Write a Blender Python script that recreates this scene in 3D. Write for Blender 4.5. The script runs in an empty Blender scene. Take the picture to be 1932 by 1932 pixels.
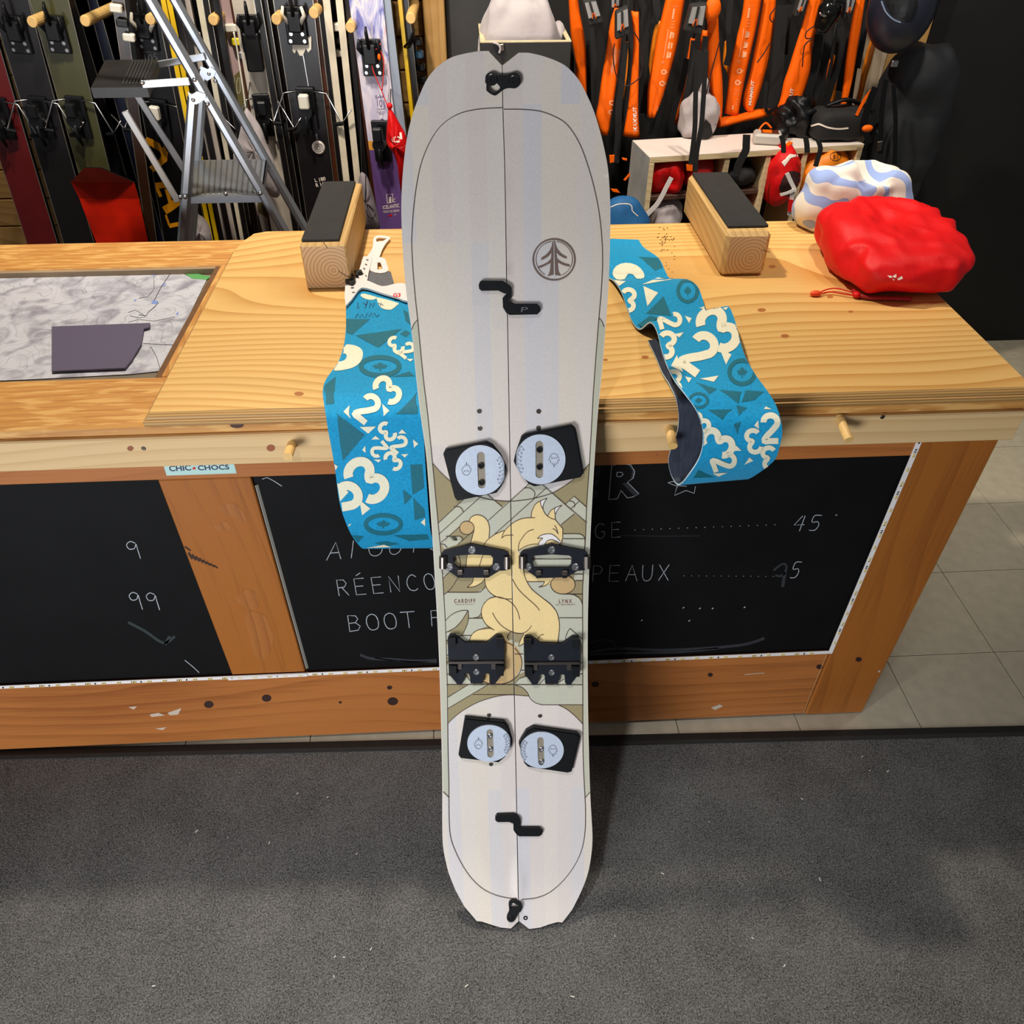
import bpy, bmesh, math, random
from mathutils import Vector as V, Matrix
from mathutils.geometry import delaunay_2d_cdt
from mathutils.bvhtree import BVHTree
random.seed(7)
scene = bpy.context.scene
COL = scene.collection

# ------------------------------------------------------------------ camera
F_PX, PITCH, YAW, CAM_H = 1480.0, math.radians(41.2), math.radians(3.0), 1.69
CAM = V((0, 0, CAM_H))
R_ = V((math.cos(YAW), -math.sin(YAW), 0))
FW0 = V((math.sin(YAW), math.cos(YAW), 0))
FW = FW0 * math.cos(PITCH) + V((0, 0, -math.sin(PITCH)))
DN = FW0 * -math.sin(PITCH) + V((0, 0, -math.cos(PITCH)))
cd = bpy.data.cameras.new('camera'); cam = bpy.data.objects.new('camera', cd); COL.objects.link(cam)
cd.sensor_fit = 'HORIZONTAL'; cd.sensor_width = 36.0; cd.lens = F_PX / 1932 * 36.0
cd.clip_start = 0.02
m3 = Matrix((R_, -DN, -FW)).transposed()
cam.matrix_world = Matrix.Translation(CAM) @ m3.to_4x4()
scene.camera = cam

# ------------------------------------------------------------------ world, lights, exposure
w = bpy.data.worlds.new('world'); scene.world = w; w.use_nodes = True
w.node_tree.nodes['Background'].inputs[0].default_value = (0.93, 0.95, 1.0, 1)
w.node_tree.nodes['Background'].inputs[1].default_value = 0.10
vs = scene.view_settings
vs.view_transform = 'Standard'; vs.look = 'None'; vs.exposure = 0.0; vs.gamma = 1.0; vs.use_curve_mapping = False

def lamp(name, kind, loc, target, power, color, size=0.12, cone=60, blend=0.5):
    l = bpy.data.lights.new(name, kind); o = bpy.data.objects.new(name, l); COL.objects.link(o)
    l.energy = power; l.color = color; o.location = loc
    if kind == 'AREA': l.shape = 'DISK'; l.size = size
    else: l.shadow_soft_size = size
    if kind == 'SPOT': l.spot_size = math.radians(cone); l.spot_blend = blend
    o.rotation_euler = (V(target) - V(loc)).to_track_quat('-Z', 'Y').to_euler()
    return o
lamp('ceiling_spot_counter', 'SPOT', (-0.45, 1.80, 2.85), (0.0, 1.45, 0.5), 168, (1.0, 0.90, 0.76), 0.05, 130, 0.5)
lamp('ceiling_spot_floor', 'SPOT', (-0.42, 0.30, 2.85), (0.05, 0.60, 0.1), 95, (0.96, 0.97, 1.0), 0.05, 50, 1.0)
lamp('ceiling_spot_right', 'SPOT', (1.35, 1.35, 2.85), (0.8, 1.45, 0.9), 26, (1.0, 0.93, 0.82), 0.06, 90, 0.8)
lamp('ceiling_spot_skis', 'SPOT', (-0.9, 1.7, 2.9), (-0.75, 2.85, 0.9), 70, (1.0, 0.92, 0.80), 0.06, 75, 0.8)
lamp('ceiling_spot_gear', 'SPOT', (0.7, 1.5, 2.9), (0.95, 2.75, 0.9), 110, (1.0, 0.92, 0.80), 0.06, 80, 0.8)
lamp('added_front_fill', 'AREA', (-1.45, -1.45, 0.75), (0.0, 0.8, 0.30), 72, (0.92, 0.95, 1.0), 1.1)  # cool fill added low in front to brighten the board's lower half

# ------------------------------------------------------------------ helpers
def ray(u, v):
    return FW + R_ * ((u - 966) / F_PX) + DN * ((v - 966) / F_PX)
def aty(u, v, y):
    d = ray(u, v); return CAM + d * (y / d.y)
def atz(u, v, z):
    d = ray(u, v); return CAM + d * ((z - CAM_H) / d.z)
def frame(x0, y0, s):                 # coordinates measured in an enlarged detail of the photograph
    return lambda pts: [(x0 + x * s, y0 + y * s) for x, y in pts]
def lerp(a, b, t): return a + (b - a) * t
def catmull(pts, n=6, closed=False):
    P = [V(p) for p in pts]; out = []; N = len(P)
    rng = range(N) if closed else range(N - 1)
    for i in rng:
        if closed: a, b, c, d = P[i - 1], P[i], P[(i + 1) % N], P[(i + 2) % N]
        else: a, b, c, d = P[max(i - 1, 0)], P[i], P[i + 1], P[min(i + 2, N - 1)]
        for k in range(n):
            t = k / n
            out.append(0.5 * ((2 * b) + (c - a) * t + (2 * a - 5 * b + 4 * c - d) * t * t + (3 * b - a - 3 * c + d) * t ** 3))
    if not closed: out.append(P[-1])
    return out
def sm(pts, n=5, closed=False): return [(p[0], p[1]) for p in catmull([(a, b, 0) for a, b in pts], n, closed)]
def ellipse(cx, cy, rx, ry=None, n=32, a0=0, a1=360):
    ry = rx if ry is None else ry
    full = abs(a1 - a0) >= 360
    return [(cx + rx * math.cos(math.radians(a0 + (a1 - a0) * k / (n if full else n - 1))),
             cy + ry * math.sin(math.radians(a0 + (a1 - a0) * k / (n if full else n - 1)))) for k in range(n)]

def root_off(p):
    o = V((0, 0, 0))
    while p is not None: o += p.location; p = p.parent
    return o
MATS = {}
class MB:
    def __init__(s): s.v = []; s.f = []; s.mi = []
    def add(s, vs_, fs, mi=0):
        b = len(s.v); s.v += [V(p) for p in vs_]; s.f += [tuple(i + b for i in f) for f in fs]; s.mi += [mi] * len(fs)
        return s
    def obox(s, c, X, Y, Z, h, ch=0.0, mi=0):
        c, X, Y, Z = V(c), V(X).normalized(), V(Y).normalized(), V(Z).normalized()
        ax = (X, Y, Z)
        if ch <= 0:
            vs_ = [c + X * h[0] * a + Y * h[1] * b + Z * h[2] * d for a in (-1, 1) for b in (-1, 1) for d in (-1, 1)]
            return s.add(vs_, [(0, 1, 3, 2), (4, 6, 7, 5), (0, 4, 5, 1), (2, 3, 7, 6), (0, 2, 6, 4), (1, 5, 7, 3)], mi)
        vs_ = []; idx = {}
        for a in (-1, 1):
            for b in (-1, 1):
                for d in (-1, 1):
                    sg = (a, b, d)
                    for k in range(3):
                        idx[(a, b, d, k)] = len(vs_)
                        vs_.append(c + sum((ax[j] * sg[j] * (h[j] - (0 if j == k else ch)) for j in range(3)), V((0, 0, 0))))
        fs = []
        for k in range(3):
            i, j = [q for q in range(3) if q != k]
            for sgn in (-1, 1):
                q = []
                for (p, r) in ((-1, -1), (1, -1), (1, 1), (-1, 1)):
                    t = [0, 0, 0]; t[k] = sgn; t[i] = p; t[j] = r; q.append(idx[(*t, k)])
                fs.append(tuple(q))
            for p in (-1, 1):
                for r in (-1, 1):
                    q = []
                    for (e, kk) in ((-1, i), (1, i), (1, j), (-1, j)):
                        t = [0, 0, 0]; t[k] = e; t[i] = p; t[j] = r; q.append(idx[(*t, kk)])
                    fs.append(tuple(q))
        for a in (-1, 1):
            for b in (-1, 1):
                for d in (-1, 1): fs.append(tuple(idx[(a, b, d, k)] for k in range(3)))
        return s.add(vs_, fs, mi)
    def box(s, lo, hi, ch=0.0, mi=0):
        lo, hi = V(lo), V(hi)
        return s.obox((lo + hi) / 2, (1, 0, 0), (0, 1, 0), (0, 0, 1), (hi - lo) / 2, ch, mi)
    def tube(s, pts, r, n=8, closed=False, mi=0, flat=None):
        P = [V(p) for p in pts]; N = len(P); rings = []; up = None
        for i in range(N):
            t = (P[(i + 1) % N] - P[i - 1]) if closed else (P[min(i + 1, N - 1)] - P[max(i - 1, 0)])
            t.normalize()
            if up is None:
                up = V((0, 0, 1)) if abs(t.z) < 0.9 else V((1, 0, 0))
            a = t.cross(up).normalized(); b = a.cross(t).normalized(); up = b
            rr = r[i] if isinstance(r, (list, tuple)) else r
            fb = 1.0 if flat is None else flat
            rings.append([P[i] + a * rr * math.cos(6.2832 * k / n) + b * rr * fb * math.sin(6.2832 * k / n) for k in range(n)])
        vs_ = [p for q in rings for p in q]; fs = []
        for i in range(N if closed else N - 1):
            for k in range(n):
                j = (i + 1) % N
                fs.append((i * n + k, i * n + (k + 1) % n, j * n + (k + 1) % n, j * n + k))
        if not closed: fs += [tuple(range(n))[::-1], tuple((N - 1) * n + k for k in range(n))]
        return s.add(vs_, fs, mi)
    def cyl(s, a, b, r, n=14, mi=0): return s.tube([a, b], r, n, mi=mi)
    def grid(s, rows, mi=0, cu=False):
        nr, nc = len(rows), len(rows[0]); vs_ = [p for r in rows for p in r]; fs = []
        for i in range(nr - 1):
            for k in range(nc if cu else nc - 1):
                fs.append((i * nc + k, i * nc + (k + 1) % nc, (i + 1) * nc + (k + 1) % nc, (i + 1) * nc + k))
        return s.add(vs_, fs, mi)
    def prism(s, poly, vec, mi=0):
        P = [V(p) for p in poly]; n = len(P); vec = V(vec)
        return s.add(P + [p + vec for p in P], [tuple(range(n))[::-1], tuple(range(n, 2 * n))] + [(k, (k + 1) % n, n + (k + 1) % n, n + k) for k in range(n)], mi)
    def blob(s, c, r, nu=20, nv=12, f=None, mi=0, power=1.0):
        c = V(c); rows = []
        for i in range(nv + 1):
            th = math.pi * i / nv; row = []
            for k in range(nu):
                ph = 6.2832 * k / nu
                d = V((math.sin(th) * math.cos(ph), math.sin(th) * math.sin(ph), math.cos(th)))
                q = V((math.copysign(abs(d.x) ** power, d.x) * r[0], math.copysign(abs(d.y) ** power, d.y) * r[1], math.copysign(abs(d.z) ** power, d.z) * r[2]))
                if f: q = f(q, d)
                row.append(c + q)
            rows.append(row)
        return s.grid(rows, mi, cu=True)
    def bvh(s): return BVHTree.FromPolygons(s.v, s.f)
    def build(s, name, mat, parent=None, smooth=False, kind=None, label=None, recalc=True):
        off = root_off(parent)
        me = bpy.data.meshes.new(name); me.from_pydata([tuple(p - off) for p in s.v], [], s.f)
        mats = mat if isinstance(mat, (list, tuple)) else [mat]
        for q in mats: me.materials.append(q)
        if len(mats) > 1: me.polygons.foreach_set('material_index', s.mi)
        if recalc:
            b = bmesh.new(); b.from_mesh(me); bmesh.ops.remove_doubles(b, verts=b.verts, dist=1e-6)
            bmesh.ops.recalc_face_normals(b, faces=b.faces); b.to_mesh(me); b.free()
        if smooth: me.polygons.foreach_set('use_smooth', [True] * len(me.polygons))
        me.update()
        o = bpy.data.objects.new(name, me); COL.objects.link(o)
        if parent is not None: o.parent = parent
        if kind: o['kind'] = kind
        if label: o['label'] = label
        return o
def tag(o, label, cat, group=None):
    o['label'] = label; o['category'] = cat
    if group: o['group'] = group
    return o
def thing(name, label, cat, loc=(0, 0, 0), group=None):
    o = bpy.data.objects.new(name, None); o.empty_display_size = 0.05; COL.objects.link(o); o.location = loc
    return tag(o, label, cat, group)
def recenter(o):                                            # origin of a one-mesh thing at its own base
    xs = [v.co for v in o.data.vertices]
    c = V((sum(p.x for p in xs) / len(xs), sum(p.y for p in xs) / len(xs), min(p.z for p in xs)))
    for v in o.data.vertices: v.co -= c
    o.location = o.location + c
    return o
def copy_tree(o, off, parent=None):
    c = o.copy(); COL.objects.link(c); c.parent = parent
    if parent is None: c.location = o.location + V(off)
    for ch in list(o.children): copy_tree(ch, off, c)
    return c

# --- flat print and plates, laid on real surfaces
def inside(p, poly):
    x, y = p; r = False; n = len(poly); j = n - 1
    for i in range(n):
        xi, yi = poly[i]; xj, yj = poly[j]
        if (yi > y) != (yj > y) and x < (xj - xi) * (y - yi) / (yj - yi) + xi: r = not r
        j = i
    return r
def fill2d(outer, holes=(), step=None):
    pts = []; edges = []
    for lp in [outer] + list(holes):
        b = len(pts); n = len(lp)
        pts += [V((p[0], p[1])) for p in lp]; edges += [(b + i, b + (i + 1) % n) for i in range(n)]
    if step:
        xs = [p[0] for p in outer]; ys = [p[1] for p in outer]
        y = min(ys) + step / 2
        while y < max(ys):
            x = min(xs) + step / 2
            while x < max(xs):
                if inside((x, y), outer) and not any(inside((x, y), h) for h in holes): pts.append(V((x, y)))
                x += step
            y += step
    vs_, _, fs, _, _, _ = delaunay_2d_cdt(pts, edges, [], 1, 1e-5)
    ok = []
    for f in fs:
        c = sum((vs_[i] for i in f), V((0, 0))) / len(f)
        if inside(c, outer) and not any(inside(c, h) for h in holes): ok.append(tuple(f))
    return [(p.x, p.y) for p in vs_], ok
def caster(bvh):
    def f(u, v):
        d = ray(u, v).normalized(); h = bvh.ray_cast(CAM, d)
        if h[0] is None: return None
        n = h[1] if h[1].dot(d) < 0 else -h[1]
        return h[0], n
    return f
def plane_cast(p0, n):
    p0, n = V(p0), V(n).normalized()
    def f(u, v):
        d = ray(u, v); t = (p0 - CAM).dot(n) / d.dot(n)
        return CAM + d * t, n
    return f
def print_fill(mb, outer, cast, h, holes=(), step=None, mi=0):
    vs_, fs = fill2d(outer, holes, step)
    hit = [cast(*p) for p in vs_]
    out = [(q[0] + q[1] * h) if q else V((0, 0, 0)) for q in hit]
    mb.add(out, [f for f in fs if all(hit[i] for i in f)], mi)
def print_band(mb, pts, wd, cast, h, across=5):
    P = [V((p[0], p[1])) for p in pts]; N = len(P); rows = []
    for i in range(N):
        t = P[min(i + 1, N - 1)] - P[max(i - 1, 0)]; t.normalize(); nn = V((-t.y, t.x)) * wd
        rows.append([cast(*(P[i] + nn * (k / (across - 1) - 0.5))) for k in range(across)])
    vs_ = [q[0] + q[1] * h if q else V((0, 0, 0)) for r in rows for q in r]; ok = [bool(q) for r in rows for q in r]; fs = []
    for i in range(N - 1):
        for k in range(across - 1):
            f = (i * across + k, i * across + k + 1, (i + 1) * across + k + 1, (i + 1) * across + k)
            if all(ok[j] for j in f): fs.append(f)
    mb.add(vs_, fs)
def print_line(mb, pts, wd, cast, h, closed=False, mi=0):
    P = [V((p[0], p[1])) for p in pts]; N = len(P); L = []; Rr = []
    for i in range(N):
        t = (P[(i + 1) % N] - P[i - 1]) if closed else (P[min(i + 1, N - 1)] - P[max(i - 1, 0)])
        if t.length < 1e-9: t = V((1, 0))
        t.normalize(); nn = V((-t.y, t.x)) * (wd / 2)
        a, b = cast(*(P[i] + nn)), cast(*(P[i] - nn))
        L.append(a); Rr.append(b)
    vs_ = []; ok = []
    for a, b in zip(L, Rr):
        ok.append(bool(a and b))
        vs_ += [a[0] + a[1] * h if a else V((0, 0, 0)), b[0] + b[1] * h if b else V((0, 0, 0))]
    fs = [(2 * i, 2 * ((i + 1) % N), 2 * ((i + 1) % N) + 1, 2 * i + 1) for i in range(N if closed else N - 1) if ok[i] and ok[(i + 1) % N]]
    mb.add(vs_, fs, mi)
def text2d(body, bold=0.0):
    c = bpy.data.curves.new('lettering', 'FONT'); c.body = body; c.size = 1.0; c.offset = bold; c.resolution_u = 3
    o = bpy.data.objects.new('lettering', c); COL.objects.link(o)
    bpy.context.view_layer.update()
    dg = bpy.context.evaluated_depsgraph_get()
    me = bpy.data.meshes.new_from_object(o.evaluated_get(dg))
    vs_ = [(v.co.x, v.co.y) for v in me.vertices]; fs = [tuple(p.vertices) for p in me.polygons]
    bpy.data.objects.remove(o); bpy.data.curves.remove(c); bpy.data.meshes.remove(me)
    x0 = min(p[0] for p in vs_); x1 = max(p[0] for p in vs_); y0 = min(p[1] for p in vs_); y1 = max(p[1] for p in vs_)
    return [((x - x0) / (x1 - x0), (y - y0) / (y1 - y0)) for x, y in vs_], fs
def print_text(mb, body, bl, br, tl, cast, h, bold=0.0, mi=0):   # bottom-left, bottom-right, top-left corners
    vs_, fs = text2d(body, bold)
    bl, br, tl = V(bl), V(br), V(tl)
    hit = [cast(*(bl + (br - bl) * x + (tl - bl) * y)) for x, y in vs_]
    mb.add([q[0] + q[1] * h if q else V((0, 0, 0)) for q in hit], [f for f in fs if all(hit[i] for i in f)], mi)
def plate(mb, outer, cast, h0, h1, holes=(), mi=0, step=None):     # solid plate between heights h0 and h1 over a surface
    vs_, fs = fill2d(outer, holes, step)
    hit = [cast(*p) for p in vs_]; n = len(vs_)
    mb.add([q[0] + q[1] * h1 for q in hit] + [q[0] + q[1] * h0 for q in hit], fs + [tuple(i + n for i in f[::-1]) for f in fs], mi)
    for lp in [outer] + list(holes):
        H = [cast(*p) for p in lp]; k = len(lp)
        mb.add([q[0] + q[1] * h1 for q in H] + [q[0] + q[1] * h0 for q in H], [(i, (i + 1) % k, k + (i + 1) % k, k + i) for i in range(k)], mi)
def disc(mb, c, r, cast, h0, h1, n=20, dish=0.0, mi=0):           # round head standing on a surface; r in metres
    p, nn = cast(*c); a = nn.orthogonal().normalized(); b = nn.cross(a)
    rings = [(h0, r), (h1 - r * 0.18, r), (h1, r * 0.84)]
    if dish: rings += [(h1, r * 0.45), (h1 - dish, r * 0.40), (h1 - dish, 0.0001)]
    else: rings += [(h1, 0.0001)]
    mb.grid([[p + nn * hh + a * rr * math.cos(6.2832 * k / n) + b * rr * math.sin(6.2832 * k / n) for k in range(n)] for hh, rr in rings], mi, cu=True)

# ------------------------------------------------------------------ materials
def S(r, g, b):
    f = lambda c: (c / 12.92 if c <= 0.04045 else ((c + 0.055) / 1.055) ** 2.4)
    return (f(r / 255), f(g / 255), f(b / 255), 1)
def mat(name, col, rough=0.5, metal=0.0, noise=0.0, nscale=40.0, bump=0.0, bscale=200.0, spec=0.5, sheen=0.0, stretch=(1, 1, 1)):
    m = bpy.data.materials.new(name); m.use_nodes = True; nt = m.node_tree; b = nt.nodes['Principled BSDF']
    c = col if len(col) == 4 else S(*col)
    b.inputs['Base Color'].default_value = c; b.inputs['Roughness'].default_value = rough; b.inputs['Metallic'].default_value = metal
    b.inputs['Specular IOR Level'].default_value = spec
    if sheen: b.inputs['Sheen Weight'].default_value = sheen
    L = nt.links.new; N = nt.nodes.new
    if noise or bump:
        tc = N('ShaderNodeTexCoord'); mp = N('ShaderNodeMapping'); mp.inputs['Scale'].default_value = stretch; L(tc.outputs['Object'], mp.inputs[0])
    if noise:
        n = N('ShaderNodeTexNoise'); n.inputs['Scale'].default_value = nscale; n.inputs['Detail'].default_value = 5; L(mp.outputs[0], n.inputs['Vector'])
        r = N('ShaderNodeMapRange'); r.inputs[1].default_value = 0.25; r.inputs[2].default_value = 0.75; r.inputs[3].default_value = 1 - noise; r.inputs[4].default_value = 1 + noise
        L(n.outputs['Fac'], r.inputs[0])
        mx = N('ShaderNodeVectorMath'); mx.operation = 'SCALE'; mx.inputs[0].default_value = c[:3]; L(r.outputs[0], mx.inputs['Scale']); L(mx.outputs[0], b.inputs['Base Color'])
    if bump:
        n2 = N('ShaderNodeTexNoise'); n2.inputs['Scale'].default_value = bscale; n2.inputs['Detail'].default_value = 3; L(mp.outputs[0], n2.inputs['Vector'])
        bp = N('ShaderNodeBump'); bp.inputs['Strength'].default_value = bump; bp.inputs['Distance'].default_value = 0.004; L(n2.outputs['Fac'], bp.inputs['Height']); L(bp.outputs[0], b.inputs['Normal'])
    return m
def wood(name, light, dark, axis='X', rings=55.0, warp=0.06, wscale=2.2, rough=0.5, fibre=0.5, amount=0.7, wear=None, off=0.0, mott=0.5):
    """long-grained timber: growth rings across the board, warped along it, plus fine fibre"""
    m = bpy.data.materials.new(name); m.use_nodes = True; nt = m.node_tree; b = nt.nodes['Principled BSDF']; L = nt.links.new; N = nt.nodes.new
    b.inputs['Roughness'].default_value = rough
    tc = N('ShaderNodeTexCoord'); sx = N('ShaderNodeSeparateXYZ'); L(tc.outputs['Object'], sx.inputs[0])
    ml = N('ShaderNodeMapping'); st = {'X': (0.32, 1, 1), 'Y': (1, 0.32, 1), 'Z': (1, 1, 0.32)}[axis]; ml.inputs['Scale'].default_value = st; ml.inputs['Location'].default_value = (off, off * 0.7, off * 1.3)
    L(tc.outputs['Object'], ml.inputs[0])
    n1 = N('ShaderNodeTexNoise'); n1.inputs['Scale'].default_value = wscale; n1.inputs['Detail'].default_value = 1.2; L(ml.outputs[0], n1.inputs['Vector'])
    def mth(op, a, c_):
        q = N('ShaderNodeMath'); q.operation = op
        for i, x in enumerate((a, c_)):
            if isinstance(x, (int, float)): q.inputs[i].default_value = x
            elif x is not None: L(x, q.inputs[i])
        return q.outputs[0]
    cross = {'X': ('Y', 'Z'), 'Y': ('X', 'Z'), 'Z': ('X', 'Y')}[axis]
    pos = mth('ADD', sx.outputs[cross[0]], mth('MULTIPLY', sx.outputs[cross[1]], 0.9))
    ph = mth('MULTIPLY', mth('ADD', pos, mth('MULTIPLY', n1.outputs['Fac'], warp * 10)), rings)
    fr = mth('FRACT', ph, None)
    tri = mth('POWER', fr, 2.2)
    mf = N('ShaderNodeMapping'); mf.inputs['Scale'].default_value = {'X': (3, 120, 120), 'Y': (120, 3, 120), 'Z': (120, 120, 3)}[axis]; L(tc.outputs['Object'], mf.inputs[0])
    n2 = N('ShaderNodeTexNoise'); n2.inputs['Scale'].default_value = 2.0; n2.inputs['Detail'].default_value = 3; L(mf.outputs[0], n2.inputs['Vector'])
    fac = mth('ADD', mth('MULTIPLY', tri, amount), mth('MULTIPLY', mth('SUBTRACT', n2.outputs['Fac'], 0.5), fibre))
    n3 = N('ShaderNodeTexNoise'); n3.inputs['Scale'].default_value = 5.0; L(ml.outputs[0], n3.inputs['Vector'])
    fac = mth('ADD', fac, mth('MULTIPLY', mth('SUBTRACT', n3.outputs['Fac'], 0.5), mott))
    mx = N('ShaderNodeMix'); mx.data_type = 'RGBA'; L(fac, mx.inputs['Factor']); mx.inputs['A'].default_value = S(*light); mx.inputs['B'].default_value = S(*dark)
    out = mx.outputs['Result']
    if wear:
        mw = N('ShaderNodeMapping'); mw.inputs['Scale'].default_value = {'X': (9, 60, 60), 'Y': (60, 9, 60), 'Z': (60, 60, 9)}[axis]; L(tc.outputs['Object'], mw.inputs[0])
        nw = N('ShaderNodeTexNoise'); nw.inputs['Scale'].default_value = 1.5; nw.inputs['Detail'].default_value = 6; L(mw.outputs[0], nw.inputs['Vector'])
        cr = N('ShaderNodeValToRGB'); cr.color_ramp.elements[0].position = 0.5; cr.color_ramp.elements[1].position = 0.6; L(nw.outputs['Fac'], cr.inputs[0])
        m2 = N('ShaderNodeMix'); m2.data_type = 'RGBA'; L(cr.outputs[0], m2.inputs['Factor']); L(out, m2.inputs['A']); m2.inputs['B'].default_value = S(*wear); out = m2.outputs['Result']
    L(out, b.inputs['Base Color'])
    bp = N('ShaderNodeBump'); bp.inputs['Strength'].default_value = 0.15; bp.inputs['Distance'].default_value = 0.002; L(n2.outputs['Fac'], bp.inputs['Height']); L(bp.outputs[0], b.inputs['Normal'])
    return m

M = dict(
    ply=wood('plywood_face', (230, 186, 114), (194, 136, 62), 'X', 30, 0.075, 2.0, 0.42, 0.3, 0.8),
    ply_edge=wood('plywood_edge', (196, 152, 88), (120, 82, 42), 'X', 170, 0.004, 2.0, 0.6, 0.5, 1.0),
    rim=wood('worn_varnish_rim', (204, 146, 76), (168, 104, 44), 'X', 50, 0.02, 2, 0.5, 0.5, 0.6, wear=(222, 172, 100)),
    pine=wood('pale_pine', (220, 186, 134), (190, 148, 92), 'X', 40, 0.03, 2.0, 0.55, 0.3, 0.5),
    stain=wood('stained_pine_x', (176, 108, 52), (134, 74, 30), 'X', 22, 0.05, 2.2, 0.45, 1.1, 0.5, mott=1.6),
    stainz=wood('stained_pine_z', (162, 96, 34), (122, 66, 20), 'Z', 16, 0.06, 2.2, 0.45, 1.0, 0.4, mott=1.5),
    beam=wood('beam_side', (206, 168, 108), (160, 118, 62), 'Y', 60, 0.02, 3, 0.6, 0.5, 0.6),
    plank=wood('wall_plank', (196, 150, 84), (150, 104, 50), 'X', 40, 0.03, 3, 0.6, 0.4, 0.6),
    post=wood('wall_post', (190, 146, 84), (156, 112, 58), 'Z', 30, 0.04, 3, 0.6, 0.3, 0.6),
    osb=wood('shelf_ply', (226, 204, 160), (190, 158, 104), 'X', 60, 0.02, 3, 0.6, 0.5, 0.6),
    dowel=mat('dowel', (222, 180, 110), 0.5, noise=0.12, nscale=60),
    chalk=mat('chalkboard_black', (13, 13, 14), 0.6, noise=0.25, nscale=9, spec=0.15),
    chalkline=mat('chalk_line', (172, 177, 182), 0.9, noise=0.3, nscale=160),
    chalkdim=mat('chalk_smear', (40, 42, 46), 0.9, noise=0.35, nscale=120),
    black=mat('black_plastic', (14, 15, 18), 0.42, bump=0.05, bscale=900, spec=0.3),
    black2=mat('black_anodised', (20, 23, 32), 0.5, noise=0.12, nscale=60, spec=0.25),
    rubber=mat('black_rubber', (36, 35, 33), 0.75, noise=0.2, nscale=30, bump=0.15, bscale=400),
    steel=mat('steel', (196, 196, 198), 0.28, 1.0),
    dsteel=mat('dark_steel', (120, 112, 106), 0.35, 1.0),
    alu=mat('aluminium', (168, 174, 182), 0.4, 0.85, noise=0.06, nscale=25),
    disc=mat('grey_disc', (196, 206, 222), 0.45, 0.25, noise=0.05, nscale=160),
    white=mat('white_plastic', (236, 230, 226), 0.35),
    whitecloth=mat('white_cloth', (176, 166, 167), 0.85, noise=0.05, nscale=20, bump=0.2, bscale=80, sheen=0.2),
    offwhite=mat('off_white', (226, 220, 205), 0.6),
    red=mat('red_nylon', (214, 12, 16), 0.55, noise=0.06, nscale=15, bump=0.3, bscale=50, spec=0.3),
    orange=mat('orange_nylon', (255, 104, 0), 0.6, noise=0.07, nscale=14, bump=0.25, bscale=45, spec=0.25),
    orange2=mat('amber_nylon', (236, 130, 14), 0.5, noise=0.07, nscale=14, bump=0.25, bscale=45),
    web=mat('black_webbing', (22, 22, 23), 0.8, bump=0.2, bscale=600),
    print_white=mat('print_white', (240, 226, 214), 0.7),
    dark=mat('dark_paint', (15, 14, 14), 0.75, noise=0.25, nscale=6),
)

# ================================================================== SETTING
def mat_carpet():
    m = bpy.data.materials.new('carpet_charcoal'); m.use_nodes = True; nt = m.node_tree; b = nt.nodes['Principled BSDF']; L = nt.links.new; N = nt.nodes.new
    tc = N('ShaderNodeTexCoord'); n = N('ShaderNodeTexNoise'); n.inputs['Scale'].default_value = 330; n.inputs['Detail'].default_value = 4; n.inputs['Roughness'].default_value = 0.75
    L(tc.outputs['Object'], n.inputs['Vector'])
    n2 = N('ShaderNodeTexNoise'); n2.inputs['Scale'].default_value = 9; n2.inputs['Detail'].default_value = 4; L(tc.outputs['Object'], n2.inputs['Vector'])
    ad = N('ShaderNodeMath'); ad.operation = 'MULTIPLY_ADD'; ad.inputs[1].default_value = 0.14; L(n2.outputs['Fac'], ad.inputs[0]); L(n.outputs['Fac'], ad.inputs[2])
    cr = N('ShaderNodeValToRGB'); e = cr.color_ramp.elements; e[0].position = 0.42; e[0].color = S(36, 37, 39); e[1].position = 0.72; e[1].color = S(142, 140, 136); L(ad.outputs[0], cr.inputs[0])
    L(cr.outputs[0], b.inputs['Base Color']); b.inputs['Roughness'].default_value = 0.95; b.inputs['Specular IOR Level'].default_value = 0.1
    bp = N('ShaderNodeBump'); bp.inputs['Strength'].default_value = 0.6; bp.inputs['Distance'].default_value = 0.004; L(n.outputs['Fac'], bp.inputs['Height']); L(bp.outputs[0], b.inputs['Normal'])
    return m
M['carpet'] = mat_carpet()
M['tile'] = mat('vinyl_tile', (196, 186, 162), 0.4, noise=0.1, nscale=30)
M['grout'] = mat('tile_joint', (92, 86, 74), 0.9)

CARPET_Z = 0.006
eL, eR = atz(241, 1405, CARPET_Z), atz(1691, 1372, CARPET_Z)
slope = (eR.y - eL.y) / (eR.x - eL.x)
def edge_y(x): return eL.y + slope * (x - eL.x)
XA, XB = -1.9, 2.3
def struct(o): o['kind'] = 'structure'; return o
floor = struct(MB().box((XA - 0.4, -1.2, -0.03), (XB + 0.4, 3.2, -0.003)).build('floor', M['grout']))
# vinyl tiles where the floor is bare: the strip along the counter and the passage at its right end
tx0 = atz(1277, 1366, 0).x; T = 0.303
tmesh = None
for i in range(-6, 7):
    for j in range(0, 7):
        x0 = tx0 + i * T; y0 = 0.98 + j * T
        if x0 + T < 0.93 and j > 0: continue
        if tmesh is None:
            t = MB().box((0.001, 0.001, -0.004), (T - 0.001, T - 0.001, 0.0), 0.0006).build('tile', M['tile'], floor); tmesh = t.data
        else:
            t = bpy.data.objects.new('tile', tmesh); COL.objects.link(t); t.parent = floor
        t.location = (x0, y0, 0)

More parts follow.
